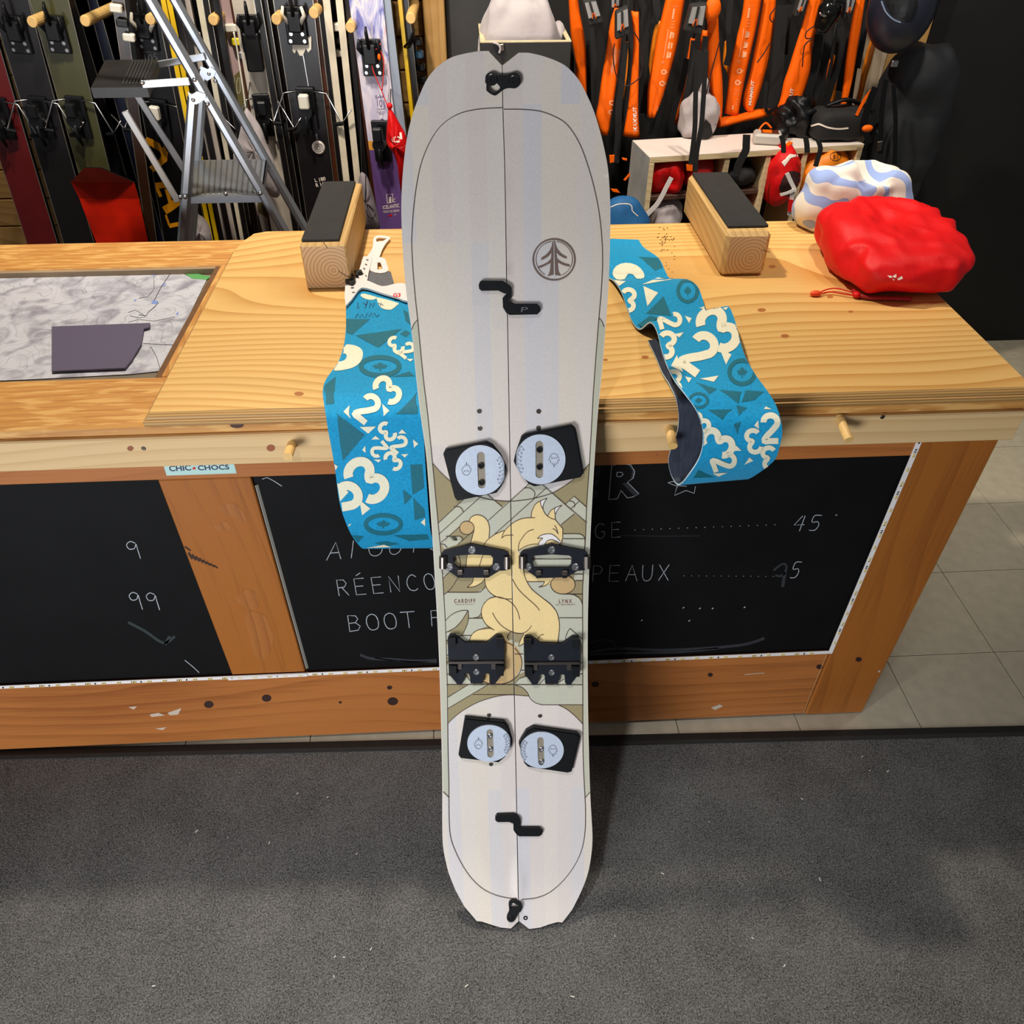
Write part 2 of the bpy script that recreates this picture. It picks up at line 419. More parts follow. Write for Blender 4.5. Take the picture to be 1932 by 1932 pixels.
carpet = thing('carpet', 'charcoal grey carpet in front of the counter', 'carpet', (0, 0.3, 0))
MB().prism([(XA, -1.0, 0.0005), (XB, -1.0, 0.0005), (XB, edge_y(XB) - 0.028, 0.0005), (XA, edge_y(XA) - 0.028, 0.0005)], (0, 0, CARPET_Z)).build('carpet_sheet', M['carpet'], carpet)
eb = MB(); prof = [(-0.034, 0.0007), (-0.034, CARPET_Z + 0.003), (-0.024, CARPET_Z + 0.004), (-0.004, 0.004), (0.0, 0.0007)]
eb.grid([[V((x, edge_y(x) + dy, z)) for dy, z in prof] for x in (XA, -0.6, 0, 0.6, XB)])
eb.build('rubber_edging', M['rubber'], carpet)
pile = MB(); rnd = random.Random(3); pv = []; pf = []
for k in range(95000):
    x = rnd.uniform(-1.2, 1.4); y = rnd.uniform(0.42, edge_y(x) - 0.036)
    a = rnd.uniform(0, 6.283); l = rnd.uniform(0.003, 0.0075); wv = 0.00045
    c, s_ = math.cos(a), math.sin(a); z = CARPET_Z + 0.0006
    b = len(pv); h = rnd.uniform(0.0004, 0.0028)
    pv += [(x - s_ * wv, y + c * wv, z), (x + s_ * wv, y - c * wv, z), (x + c * l, y + s_ * l, z + h)]; pf.append((b, b + 1, b + 2))
me = bpy.data.meshes.new('carpet_pile'); me.from_pydata([(p[0], p[1] - 0.3, p[2]) for p in pv], [], pf); me.materials.append(mat('carpet_fibre', (104, 101, 97), 0.9, noise=0.75, nscale=330, spec=0.1))
o = bpy.data.objects.new('carpet_pile', me); COL.objects.link(o); o.parent = carpet; o['kind'] = 'stuff'
lint = MB()
for q in [(618, 1504), (561, 1497), (371, 1568), (1513, 1507), (1641, 1454), (1675, 1455), (632, 1805), (649, 1806), (630, 1842), (1480, 1822), (1627, 1427), (1547, 1659), (1160, 1766), (430, 1580), (508, 1590), (673, 1611), (290, 1860), (1250, 1648), (1420, 1770), (700, 1790), (1338, 1550), (880, 1860), (1080, 1880)]:
    p = atz(*q, CARPET_Z + 0.004); a = rnd.uniform(0, 3)
    lint.obox(p, (math.cos(a), math.sin(a), 0.1), (-math.sin(a), math.cos(a), 0), (0, 0, 1), (rnd.uniform(0.001, 0.004), 0.0008, 0.0006))
lint.build('lint', M['offwhite'], carpet, kind='stuff')

# back wall with planks, post, black panel
WY = 2.95
wall = struct(MB().box((XA - 0.4, WY, -0.003), (XB + 0.4, WY + 0.1, 2.4)).build('wall_back', M['dark']))
xp0, xp1 = aty(797, 0, WY - 0.06).x, aty(838, 0, WY - 0.06).x
for i in range(19):
    z0 = 0.2 + i * 0.098
    MB().box((XA - 0.2, WY - 0.022, z0), (xp0 + 0.03, WY - 0.001, z0 + 0.093), 0.003).build('plank', M['plank'], wall)
MB().box((xp0, WY - 0.075, 0.0), (xp1, WY - 0.001, 2.1), 0.003).build('post', M['post'], wall)
xb1 = aty(1018, 0, WY - 0.03).x
MB().box((xp1 + 0.002, WY - 0.03, 0.0), (xb1, WY - 0.001, 2.1), 0.003).build('panel', mat('black_panel', (50, 48, 47), 0.55, noise=0.3, nscale=7), wall)
# right wall corner: pale post and board
pr0 = aty(1630, 60, 2.86)
trim = struct(MB().box((aty(1646, 100, 2.84).x, 2.84, 0.0), (aty(1676, 100, 2.84).x, WY - 0.001, 1.9), 0.003).build('trim_1', wood('grey_timber', (168, 150, 128), (128, 110, 90), 'Z', 30)))
struct(MB().box((aty(1676, 100, 2.84).x + 0.003, 2.90, 0.0), (aty(1760, 100, 2.84).x, WY - 0.001, 1.9), 0.002).build('trim_2', M['post']))

# ================================================================== COUNTER
YF = 1.115; YB = 1.872; CXR = 0.945; CXL = -1.75; ZT = 0.967
ctr = thing('service_counter', 'wooden shop counter with black chalkboard panels and worn varnished rim', 'counter', (0, 1.45, 0))
stiles = [(-0.568, -0.406)]
MB().box((CXL, YF + 0.012, 0.012), (CXR - 0.006, YB - 0.03, 0.92)).build('carcass', M['stain'], ctr)
MB().box((CXL, YF - 0.006, 0.012), (0.793, YF + 0.012, 0.250), 0.002).build('bottom_rail', M['stain'], ctr)
MB().box((CXL, YF - 0.006, 0.8205), (0.793, YF + 0.012, 0.930), 0.002).build('top_rail', M['stain'], ctr)
MB().box((-0.568, YF - 0.005, 0.262), (-0.406, YF + 0.012, 0.820), 0.002).build('stile', M['stainz'], ctr)
MB().box((0.796, YF - 0.006, 0.004), (CXR, YF + 0.012, 0.930), 0.004).build('stile', M['stainz'], ctr)
MB().box((CXR - 0.006, YF + 0.0125, 0.004), (CXR, YB - 0.03, 0.925), 0.002).build('end_panel', M['stainz'], ctr)
boards = {}
for nm, x0, x1 in (('a', CXL + 0.2, -0.570), ('b', -0.404, 0.795)):
    boards[nm] = MB().box((x0, YF + 0.001, 0.256), (x1, YF + 0.0115, 0.8195)).build('chalkboard', M['chalk'], ctr)
# bowed edge of the loose right-hand chalkboard against the stile
ed = MB(); ed.grid([[V((-0.404 + dx, YF + 0.001 - b_, z)) for dx, b_ in ((0, 0), (0.0008, 0.004), (0.0022, 0.0045), (0.0060, 0.001))] for z in (0.27, 0.36, 0.5, 0.65, 0.80)])
ed.build('board_edge', mat('paper_edge', (150, 146, 136), 0.8), boards['b'])
# apron with pegs
APY = 1.092
ap = MB().box((CXL, APY, 0.862), (CXR + 0.01, YF - 0.0065, 0.9235), 0.0025).build('apron', M['pine'], ctr)
for (u0, v0, u1, v1) in ((551, 838, 543, 862), (1263, 808, 1270, 842), (1585, 792, 1602, 830)):
    a = aty(u0, v0, APY); e = aty(u1, v1, APY - 0.042)
    MB().tube([a + (a - e) * 0.15, a, lerp(a, e, 0.5), e], 0.0078, 14).build('peg', M['dowel'], ap, smooth=False)
APC = plane_cast((0, APY, 0), (0, -1, 0))
def ring_disc(mb, c, r0, cast, h=0.0004, asp=0.8):
    print_fill(mb, ellipse(c[0], c[1], r0, r0 * asp, 18), cast, h)
for q in [(271, 846), (1665, 787)]:
    sc = MB(); disc(sc, q, 0.004, APC, 0.0, 0.001, 12, 0.0006); sc.build('screw', M['dsteel'], ap)
def knots(lst, cast, asp, m, par, h=0.0004, name='knot'):
    for q, r in lst:
        k_ = MB(); ring_disc(k_, q, r, cast, h, asp); k_.build(name, m, par)
knots([((511, 845), 8), ((246, 846), 6), ((1240, 858), 3)], APC, 0.8, mat('knot_red', (150, 84, 50), 0.6), ap)
# old counter top: frame boards round a sunken map well
RZ = 0.945; MZ = 0.929; RF = 1.098
mfr, mbr = atz(306, 708, RZ), atz(407, 514, RZ)
mx1 = (mfr.x + mbr.x) / 2; my0 = atz(242, 712, RZ).y; my1 = atz(242, 503, RZ).y
rimb = MB().box((CXL, RF, 0.924), (CXR + 0.012, my0, RZ), 0.004).build('rim_board', M['rim'], ctr)
MB().box((CXL, my1, 0.924), (CXR + 0.012, YB, RZ), 0.004).build('rim_board', M['rim'], ctr)
MB().box((mx1, my0 + 0.0005, 0.924), (CXR + 0.012, my1 - 0.0005, RZ), 0.002).build('rim_board', wood('worn_varnish_y', (204, 146, 76), (168, 104, 44), 'Y', 50, wear=(222, 172, 100)), ctr)
MB().box((mx1 - 0.012, my0 + 0.0005, 0.9215), (mx1 - 0.0003, my1 - 0.0005, RZ - 0.003), 0.001).build('well_bead', mat('brown_bead', (112, 78, 48), 0.5, noise=0.2), ctr)
MB().box((CXL, my0 + 0.0005, 0.9205), (mx1 - 0.012, my1 - 0.0005, 0.9275)).build('well_base', mat('well_base', (120, 108, 90), 0.8, noise=0.2, nscale=15), ctr)
MB().box((CXL, my1 - 0.012, 0.9276), (mx1 - 0.012, my1 - 0.0005, RZ - 0.004)).build('well_bead', mat('grey_bead', (150, 128, 100), 0.6, noise=0.3, nscale=25, stretch=(0.2, 1, 1)), ctr)
RFC = plane_cast((0, RF, 0), (0, -1, 0))
knots([((447, 802), 13)], RFC, 0.42, mat('knot_dark', (74, 40, 30), 0.6), rimb)

# front panel marks
FPC = plane_cast((0, YF - 0.006, 0), (0, -1, 0)); SPC = plane_cast((0, YF - 0.005, 0), (0, -1, 0))
knots([((394, 1329), 9), ((503, 1317), 9), ((741, 1323), 10), ((735, 1297), 5), ((1123, 1291), 7), ((1340, 1273), 5), ((1546, 1258), 6), ((1620, 1244), 6), ((642, 1325), 3)], FPC, 0.75, mat('knot_black', (46, 24, 16), 0.6), ctr)
M['bare'] = wood('bare_wood', (164, 100, 42), (132, 74, 28), 'Z', 30)
Z5 = frame(240, 840, 0.31056)
for pl in ([(720, 1020), (830, 1030), (880, 1130), (890, 1180), (850, 1290), (780, 1280), (745, 1180)], [(650, 950), (720, 880), (780, 900), (795, 990), (720, 990), (690, 960)], [(530, 490), (600, 460), (630, 500), (590, 520), (540, 515)], [(560, 380), (640, 350), (700, 400), (720, 460), (650, 440), (600, 410)]):
    scuff = MB(); print_fill(scuff, Z5(sm(pl, 4, True)), SPC, 0.0004); scuff.build('bare_patch', M['bare'], ctr)
sc2 = MB()
for k in range(8): print_line(sc2, Z5([(372 + k * 22, 652 + k * 11), (396 + k * 22, 690 + k * 8)]), 4.2 - k * 0.2, SPC, 0.0005)
print_line(sc2, Z5([(350, 615), (385, 640)]), 3, SPC, 0.0005)
sc2.build('burn_mark', mat('burn', (58, 34, 18), 0.8), ctr, kind='stuff')
sc3 = MB()
for pl in ([(135, 1635), (190, 1625), (230, 1640), (150, 1650)], [(245, 1625), (330, 1595), (310, 1635), (260, 1640)], [(170, 1720), (240, 1712), (215, 1730)], [(6, 1590), (60, 1585), (40, 1605)]):
    print_fill(sc3, Z5(pl), FPC, 0.0005)
Z6 = frame(1090, 830, 0.3116)
for pl in ([(805, 1620), (860, 1600), (880, 1612), (830, 1635)], [(1010, 1418), (1130, 1408), (1130, 1412), (1010, 1422)], [(1815, 1400), (1835, 1390), (1825, 1408)]):
    print_fill(sc3, Z6(pl), FPC, 0.0005)
sc3.build('paint_scuff', mat('paint_scuff', (196, 178, 158), 0.8), ctr, kind='stuff')
sj = MB(); print_line(sj, Z6([(1505, 1300), (1440, 1460), (1368, 1650)]), 1.0, FPC, 0.0007); sj.build('joint_line', mat('joint_pale', (190, 150, 100), 0.8), ctr)

# LED strip round the chalkboards
led = MB(); YL = YF - 0.0075
led.box((CXL + 0.2, YL, 0.2505), (0.788, YL + 0.0012, 0.2605))
led.box((0.7885, YL, 0.2505), (0.7985, YL + 0.0012, 0.86))
led.obox(((-0.49), YL - 0.0012, 0.2545), (1, 0, 0.012), (0, 1, 0), (0, 0, 1), (0.088, 0.0006, 0.005))
lo = led.build('led_strip', M['white'], ctr, label='thin white adhesive light strip along the chalkboard edge')
chip = MB(); x = CXL + 0.3
while x < 0.78:
    for d in (-0.0025, 0.0025): chip.box((x + d - 0.0016, YL - 0.0024, 0.2535), (x + d + 0.0016, YL - 0.0001, 0.2575))
    x += 0.0333
z = 0.29
while z < 0.84:
    for d in (-0.0025, 0.0025): chip.box((0.7915, YL - 0.0014, z + d - 0.0016), (0.7955, YL - 0.0001, z + d + 0.0016))
    z += 0.0333
chip.build('led_chips', mat('led_yellow', (226, 206, 130), 0.4), lo, kind='stuff')
rs = MB(); x = CXL + 0.36
while x < 0.78:
    for d in (0, 0.004, 0.02): rs.box((x + d, YL - 0.002, 0.2538), (x + d + 0.0022, YL - 0.0001, 0.2572))
    x += 0.1
z = 0.33
while z < 0.84:
    for d in (0, 0.005, 0.02): rs.box((0.7918, YL - 0.001, z + d), (0.7952, YL - 0.0001, z + d + 0.0022))
    z += 0.1
rs.build('led_resistors', M['black'], lo, kind='stuff')

# sticker on the top rail
stk = MB(); print_fill(stk, Z5([(195, 40), (630, 40), (665, 170), (240, 184)]), FPC, 0.0004)
st = stk.build('sticker', mat('sticker_mint', (186, 222, 214), 0.4), ctr, label='pale mint sticker with navy lettering, half under the apron')
stt = MB()
print_text(stt, 'CHIC', *Z5([(258, 158), (390, 152), (252, 124)]), FPC, 0.0008, 0.02)
print_text(stt, 'CHOCS', *Z5([(432, 152), (622, 146), (426, 122)]), FPC, 0.0008, 0.02)
print_text(stt, 'SKI', *Z5([(262, 110), (605, 104), (235, 0)]), FPC, 0.0008, 0.04)
stt.build('sticker_lettering', mat('sticker_navy', (46, 42, 84), 0.5), st, kind='stuff')
lf = MB(); print_fill(lf, Z5([(407, 127), (411, 134), (420, 134), (414, 141), (417, 148), (407, 145), (398, 149), (400, 141), (394, 135), (403, 134)]), FPC, 0.0008); lf.build('sticker_leaf', mat('sticker_red', (206, 40, 30), 0.5), st)

# chalk writing
GL = {'A': [[(0, 0), (.35, 1), (.7, 0)], [(.15, .4), (.55, .4)]], 'I': [[(.2, 1), (.2, 0)]], 'E': [[(.6, 1), (0, 1), (0, 0), (.6, 0)], [(0, .52), (.5, .52)]],
      'É': [[(.6, 1), (0, 1), (0, 0), (.6, 0)], [(0, .52), (.5, .52)], [(.15, 1.18), (.45, 1.35)]],
      'G': [[(.62, .85), (.4, 1), (.12, .85), (0, .5), (.12, .12), (.4, 0), (.62, .15), (.64, .42), (.4, .42)]], 'U': [[(0, 1), (.02, .3), (.15, .03), (.4, .02), (.58, .3), (.6, 1)]],
      'S': [[(.55, .85), (.3, 1), (.05, .8), (.2, .55), (.5, .4), (.55, .15), (.3, 0), (.0, .12)]], 'R': [[(0, 0), (0, 1), (.4, .98), (.55, .75), (.4, .53), (0, .5)], [(.25, .5), (.6, 0)]],
      'N': [[(0, 0), (0, 1), (.55, 0), (.6, 1)]], 'C': [[(.6, .85), (.35, 1), (.1, .8), (0, .45), (.12, .1), (.4, 0), (.62, .12)]],
      'O': [[(.3, 1), (.08, .85), (0, .5), (.1, .12), (.3, 0), (.55, .12), (.62, .5), (.52, .88), (.3, 1)]], 'B': [[(0, 0), (0, 1), (.4, .95), (.5, .75), (.35, .53), (0, .5)], [(.35, .53), (.58, .3), (.45, .05), (0, 0)]],
      'T': [[(-.05, 1), (.7, 1)], [(.33, 1), (.33, 0)]], 'P': [[(0, 0), (0, 1), (.42, .97), (.55, .75), (.42, .5), (0, .48)]], 'X': [[(0, 1), (.6, 0)], [(.6, 1), (0, 0)]],
      'F': [[(.6, 1), (0, 1), (0, 0)], [(0, .55), (.5, .55)]], '4': [[(.45, 1), (0, .4), (.65, .42)], [(.6, 1), (.4, 0)]], '5': [[(.65, 1), (.2, 1), (.1, .58), (.45, .6), (.55, .35), (.35, .05), (0, .05)]],
      '9': [[(.5, .9), (.25, 1), (.02, .8), (.12, .55), (.4, .6), (.52, .85), (.56, .5), (.62, 0)]]}
CBC = plane_cast((0, YF + 0.001, 0), (0, -1, 0))
def chalk_word(mb, word, o, du, dv, wd=1.5, sp=1.0):
    o, du, dv = V(o), V(du), V(dv); x = 0.0
    for ch in word:
        if ch == ' ': x += sp; continue
        for st_ in GL[ch]:
            pts = st_ if ch in 'AEÉINTXF4BLRP' else sm(st_, 4)
            print_line(mb, [tuple(o + du * (x + p[0]) + dv * p[1]) for p in pts], wd, CBC, 0.0006)
        x += sp
cw = MB()
chalk_word(cw, 'AIGUISAGE', (616, 1057), (39, -3.6), (4, -33), 1.3, 1.0)
chalk_word(cw, 'RÉENCO', (640, 1124), (31, -2.2), (-5, -30), 1.3, 1.05)
chalk_word(cw, 'BOOT', (660, 1191), (36, -2.2), (-4, -30), 1.4, 0.93); chalk_word(cw, 'F', (815, 1181), (30, -2), (-2, -29), 1.4)
chalk_word(cw, 'GE', (1123, 1016), (27, -2), (0, -28), 1.2, 1.15)
chalk_word(cw, 'PEAUX', (1118, 1097), (31, -0.5), (2, -30), 1.2, 1.0)
chalk_word(cw, '45', (1496, 1002), (30, -0.5), (5, -29), 1.3, 1.0)
chalk_word(cw, '5', (1490, 1091), (26, -1), (6, -30), 1.3, 1.0)
chalk_word(cw, '99', (248, 1149), (34, 1), (-6, -32), 1.5, 0.95)
chalk_word(cw, '9', (243, 1053), (36, 1), (-6, -32), 1.5, 0.9)
for k in range(17):
    u = 1197 + k * 16.5; v = 999.5 - k * 0.6; print_line(cw, [(u, v), (u + 1.6, v - 0.4)], 1.2, CBC, 0.0006)
for k in range(13):
    u = 1290 + k * 14; v = 1086 + k * 0.1; print_line(cw, [(u, v), (u + 1.3, v)], 1.0, CBC, 0.0006)
R1 = [(188, 360), (205, 155), (260, 143), (320, 150), (345, 190), (335, 230), (300, 255), (370, 325), (330, 345), (300, 350), (262, 305), (240, 355), (188, 360)]
print_line(cw, Z6(R1), 1.2, CBC, 0.0006); print_line(cw, Z6([(235, 220), (238, 195), (265, 195), (275, 208), (258, 222), (235, 220)]), 1.1, CBC, 0.0006)
print_line(cw, Z6([(545, 258), (575, 250), (620, 265), (600, 285), (585, 335), (655, 305), (705, 322), (712, 280)]), 1.1, CBC, 0.0006)
print_line(cw, Z6([(545, 258), (590, 275), (660, 280)]), 1.0, CBC, 0.0006)
for q in [(635, 1018), (735, 1022), (812, 1022), (1005, 1016), (383, 1094), (670, 1097), (1560, 457)]:
    a = Z6([q])[0]; print_line(cw, [a, (a[0] + 3, a[1] - 2)], 1.6, CBC, 0.0006)
for pl in ([(820, 205), (850, 195), (890, 215), (940, 248)], [(350, 1305), (400, 1345), (437, 1380)], [(1130, 1085), (1210, 1140)][:0]):
    if pl: print_line(cw, Z5(pl), 1.3, CBC, 0.0006)
cw.build('chalk_writing', M['chalkline'], boards['b'], kind='stuff', label='hand-chalked price list letters and numbers')
cs = MB()
for pl in ([(105, 160), (138, 156), (132, 218), (104, 226)], [(105, 246), (128, 240), (122, 272), (100, 276)], [(98, 300), (124, 305), (116, 350), (92, 352)], [(300, 150), (345, 175), (340, 225), (322, 232), (330, 185)], [(268, 262), (300, 258), (365, 322), (340, 335)]):
    print_fill(cs, Z6(pl), CBC, 0.0004)
for pts, wd in (([(75, 1285), (240, 1262), (500, 1272), (760, 1262), (960, 1245), (1050, 1228), (1130, 1200)], 5), ([(75, 1300), (300, 1290), (600, 1285), (850, 1262)], 4), ([(80, 1225), (150, 1210), (215, 1218), (230, 1262)], 2), ([(250, 578), (500, 582), (740, 580)], 1), ([(1185, 790), (1240, 750), (1265, 770), (1240, 820), (1195, 820)], 4), ([(1255, 800), (1240, 890)], 6)):
    print_line(cs, Z6(sm(pts, 4)), wd, CBC, 0.0003)
for pts, wd in (([(1415, 1272), (1480, 1295), (1600, 1300), (1750, 1310), (1880, 1305)], 5), ([(1500, 1290), (1650, 1310), (1880, 1318)], 2)):
    print_line(cs, Z5(sm(pts, 4)), wd, CBC, 0.0003)
cs.build('chalk_smear', M['chalkdim'], boards['b'], kind='stuff')
sm_l = MB()
for pts, wd in (([(6, 1075), (110, 1130), (220, 1200), (290, 1160)], 5), ([(230, 1210), (260, 1160)], 6)): print_line(sm_l, Z5(sm(pts, 4)), wd, CBC, 0.0003)
sm_l.build('chalk_smear', mat('chalk_faint', (44, 52, 52), 0.9), boards['a'], kind='stuff')

# ------------------------------------------------------------------ plywood worktop lying on the counter
xl = -0.548
out = [(xl, 1.093), (CXR + 0.016, 1.093), (CXR + 0.016, YB), (-0.495, YB), (-0.522, YB - 0.012), (-0.54, YB - 0.06), (xl + 0.001, YB - 0.11)]
ci = V((0.2, 1.48)); 
def inset(p, d): return (p[0] - math.copysign(d, p[0] - ci.x), p[1] - math.copysign(d, p[1] - ci.y))
pw = MB(); n = len(out)
rings = [[V((*p, 0.9455)) for p in out], [V((*p, 0.9545)) for p in out], [V((*inset(p, 0.004), 0.9555)) for p in out], [V((*inset(p, 0.005), 0.961)) for p in out], [V((*inset(p, 0.011), ZT)) for p in out]]
pw.grid(rings, 1, cu=True); pw.add(rings[-1], [tuple(range(n))], 0); pw.add(rings[0], [tuple(range(n))[::-1]], 1)
wt = pw.build('plywood_worktop', [M['ply'], M['ply_edge']])
tag(wt, 'pale plywood worktop with moulded edge lying on the counter', 'worktop'); recenter(wt)
TPC = plane_cast((0, 0, ZT), (0, 0, 1))
knots([((564, 743), 9), ((1437, 585), 8), ((1481, 634), 8), ((1217, 674), 7), ((1142, 679), 5), ((1457, 503), 7), ((1566, 560), 6), ((1518, 417), 4), ((1605, 588), 5)], TPC, 0.42, mat('knot_amber', (176, 108, 52), 0.5), wt, 0.0003)
kn = MB()
rr = random.Random(5)
for k in range(34):
    q = (1252 + rr.gauss(0, 9), 452 + rr.gauss(0, 9)); print_line(kn, [q, (q[0] + 2.5, q[1] - 1.2)], 1.3, TPC, 0.0004)
for k in range(20):
    q = (1255 + rr.uniform(-8, 18), 460 + k * 6); print_line(kn, [q, (q[0] + 2, q[1] - 1)], 1.1, TPC, 0.0004)
kn.build('crumbs', mat('speck_dark', (96, 58, 26), 0.7), wt, kind='stuff')

# ================================================================== SPLITBOARD leaning on the counter
BX = 0.050
c_a = math.radians(22.4)
BT = V((0.004, math.sin(c_a), math.cos(c_a))).normalized(); BN = V((0, -math.cos(c_a), math.sin(c_a)))
BXV = BT.cross(BN).normalized()
if BXV.x < 0: BXV = -BXV
B0 = atz(972, 1753, 0.0122) - BN * 0.034; B0.x = 0.047
BL = 1.66
def curl(s_):
    a = max(0.0, (0.20 - s_) / 0.20); b = max(0.0, (s_ - 1.33) / 0.27)
    return 0.034 * a * a + 0.040 * b * b
sheet = MB()
sheet.grid([[B0 + BT * s_ + BN * curl(s_) + BXV * x for x in (-0.5, 0.5)] for s_ in [k * 0.02 - 0.06 for k in range(94)]])
BC0 = caster(sheet.bvh())
def BC(u, v):
    q = BC0(u, v); return (q[0], q[1])
seam = [(947.6, 123.5), (948.6, 200), (951.9, 300), (954, 400), (955.8, 526), (957.8, 614), (960.6, 780), (963.6, 945), (966, 1110), (968.6, 1220), (970.8, 1330), (974, 1480), (976.2, 1600), (978.8, 1738)]
outL = [(921.5, 96.3), (906, 96.6), (892, 98.5), (861.7, 105), (842, 113.7), (820, 131), (803, 154), (788, 189), (777, 221), (767, 265), (760.6, 319), (757.4, 373.5), (757.6, 420), (761, 490), (767.5, 560), (776, 620), (784, 700), (793, 780), (803, 850), (809, 920), (815.5, 1010), (821.5, 1110), (826, 1190), (830, 1290), (833, 1400), (834.4, 1480), (834.4, 1561.5), (836, 1598), (841, 1625), (847, 1648.5), (860, 1681), (876, 1710), (899.7, 1738), (908.7, 1738.6), (926.8, 1744.5), (945, 1750), (964, 1751.8)]
outR = [(979, 99.6), (996.6, 99.6), (1018, 104), (1044, 112.6), (1066, 123.5), (1083.5, 140), (1096.6, 158), (1109.6, 184), (1120.5, 210), (1131.4, 245), (1140, 280), (1146.6, 315), (1149.8, 352), (1151.6, 400), (1151, 460), (1149.5, 510), (1147, 560), (1142.5, 620), (1136, 700), (1128, 780), (1121, 880), (1114.5, 1000), (1110.5, 1110), (1108.8, 1200), (1109.3, 1330), (1112.8, 1480), (1117.2, 1561.5), (1117.6, 1588.7), (1115, 1617.7), (1109, 1648.5), (1097, 1681), (1080, 1715.5), (1061, 1740.4), (1051.8, 1739.6), (1037, 1743.6), (1019, 1750), (998.4, 1752.7)]
def smo(pts, a, b):   # smooth an outline but keep its corners
    return pts[:a] + sm(pts[a:b], 3) + pts[b:]
gap = 0.75
loopL = smo(outL, 1, 31) + [(x - gap, y) for x, y in seam[::-1]]
loopR = smo(outR, 1, 32) + [(x + gap, y) for x, y in seam[::-1]]

def mat_topsheet(name, tint, amt=1.0):
    """satin topsheet with the faint blue, pink and cream veneer strips showing through"""
    m = bpy.data.materials.new(name); m.use_nodes = True; nt = m.node_tree; b = nt.nodes['Principled BSDF']; L = nt.links.new; N = nt.nodes.new
    tc = N('ShaderNodeTexCoord')
    def dot(vec):
        q = N('ShaderNodeVectorMath'); q.operation = 'DOT_PRODUCT'; q.inputs[1].default_value = vec; L(tc.outputs['Object'], q.inputs[0]); return q.outputs['Value']
    cb = N('ShaderNodeCombineXYZ'); L(dot(BT), cb.inputs[0]); L(dot(BXV), cb.inputs[1])
    br = N('ShaderNodeTexBrick'); L(cb.outputs[0], br.inputs['Vector'])
    br.inputs['Color1'].default_value = (0, 0, 0, 1); br.inputs['Color2'].default_value = (1, 1, 1, 1); br.inputs['Mortar'].default_value = (0.5, 0.5, 0.5, 1)
    br.inputs['Scale'].default_value = 1.0; br.inputs['Mortar Size'].default_value = 0.0; br.inputs['Bias'].default_value = 0.0
    br.inputs['Brick Width'].default_value = 0.5; br.inputs['Row Height'].default_value = 0.027; br.offset = 0.37
    cr = N('ShaderNodeValToRGB'); cr.color_ramp.interpolation = 'CONSTANT'; e = cr.color_ramp.elements
    cols = [(0.0, (0.97, 0.94, 0.96)), (0.22, (0.90, 0.93, 1.04)), (0.42, (1.02, 0.99, 0.94)), (0.56, (1.0, 0.985, 0.975)), (0.82, (0.92, 0.94, 1.02))]
    e[0].color = (*cols[0][1], 1); e[1].position = cols[1][0]; e[1].color = (*cols[1][1], 1)
    for p, c in cols[2:]:
        q = e.new(p); q.color = (*c, 1)
    L(br.outputs['Color'], cr.inputs[0])
    n = N('ShaderNodeTexNoise'); n.inputs['Scale'].default_value = 420; n.inputs['Detail'].default_value = 3; L(tc.outputs['Object'], n.inputs['Vector'])
    mr = N('ShaderNodeMapRange'); mr.inputs[1].default_value = 0.3; mr.inputs[2].default_value = 0.7; mr.inputs[3].default_value = 0.95; mr.inputs[4].default_value = 1.05; L(n.outputs['Fac'], mr.inputs[0])
    mx = N('ShaderNodeMix'); mx.data_type = 'RGBA'; mx.blend_type = 'MULTIPLY'; mx.inputs['Factor'].default_value = amt; mx.inputs['A'].default_value = S(*tint); L(cr.outputs[0], mx.inputs['B'])
    sc_ = N('ShaderNodeVectorMath'); sc_.operation = 'SCALE'; L(mx.outputs['Result'], sc_.inputs[0]); L(mr.outputs[0], sc_.inputs['Scale'])
    L(sc_.outputs[0], b.inputs['Base Color']); b.inputs['Roughness'].default_value = 0.42; b.inputs['Specular IOR Level'].default_value = 0.35
    return m
TS = mat_topsheet('topsheet_stone', (214, 206, 197), 0.95)
SAGE = mat_topsheet('topsheet_sage', (188, 188, 168), 0.5); OLIVE = mat_topsheet('topsheet_olive', (152, 140, 104), 0.5)
TAN = mat_topsheet('topsheet_tan', (232, 206, 146), 0.45); TAN2 = mat_topsheet('topsheet_darktan', (196, 166, 116), 0.4); PALE = mat_topsheet('topsheet_white', (232, 226, 220), 0.4)
LINE = mat('print_brown', (58, 34, 26), 0.5)
sb = thing('splitboard', 'stone-coloured splitboard with lynx graphic and black hardware leaning on the counter', 'snowboard', (0.047, 0.66, 0))
halves = []
for lp, side in ((loopL, 'left'), (loopR, 'right')):
    lp = [p for i, p in enumerate(lp) if i == 0 or (V(p) - V(lp[i - 1])).length > 0.3]
    top = MB(); print_fill(top, lp, BC, 0.0, step=16)
    ho = top.build('board_half', TS, sb, smooth=True); halves.append(ho)
    n = len(lp); H = [BC(*p) for p in lp]
    wl = MB(); hs = [0.0, -0.0012, -0.0050, -0.0078]
    for k in range(3): wl.add([q[0] + q[1] * hs[k] for q in H] + [q[0] + q[1] * hs[k + 1] for q in H], [(i, (i + 1) % n, n + (i + 1) % n, n + i) for i in range(n)], (0, 1, 2)[k])
    wl.build('sidewall', [mat('sidewall_pale', (150, 140, 116), 0.4), mat('sidewall_black', (18, 18, 22), 0.35), M['dsteel']], ho, recalc=False)
    bs = MB(); print_fill(bs, lp, BC, -0.0078, step=22); bs.build('base', mat('ptex_base', (28, 28, 30), 0.3), ho, smooth=True)
HL, HR = halves
gk = MB(); gk.grid([[BC(x + d, y)[0] - BC(x, y)[1] * 0.0045 for d in (-2.2, 2.2)] for x, y in sm(seam, 4)[1:-1]])
gk.build('seam_shade_strip', M['black'], HL, recalc=False)  # black strip added in the seam, standing in for the shade of the gap
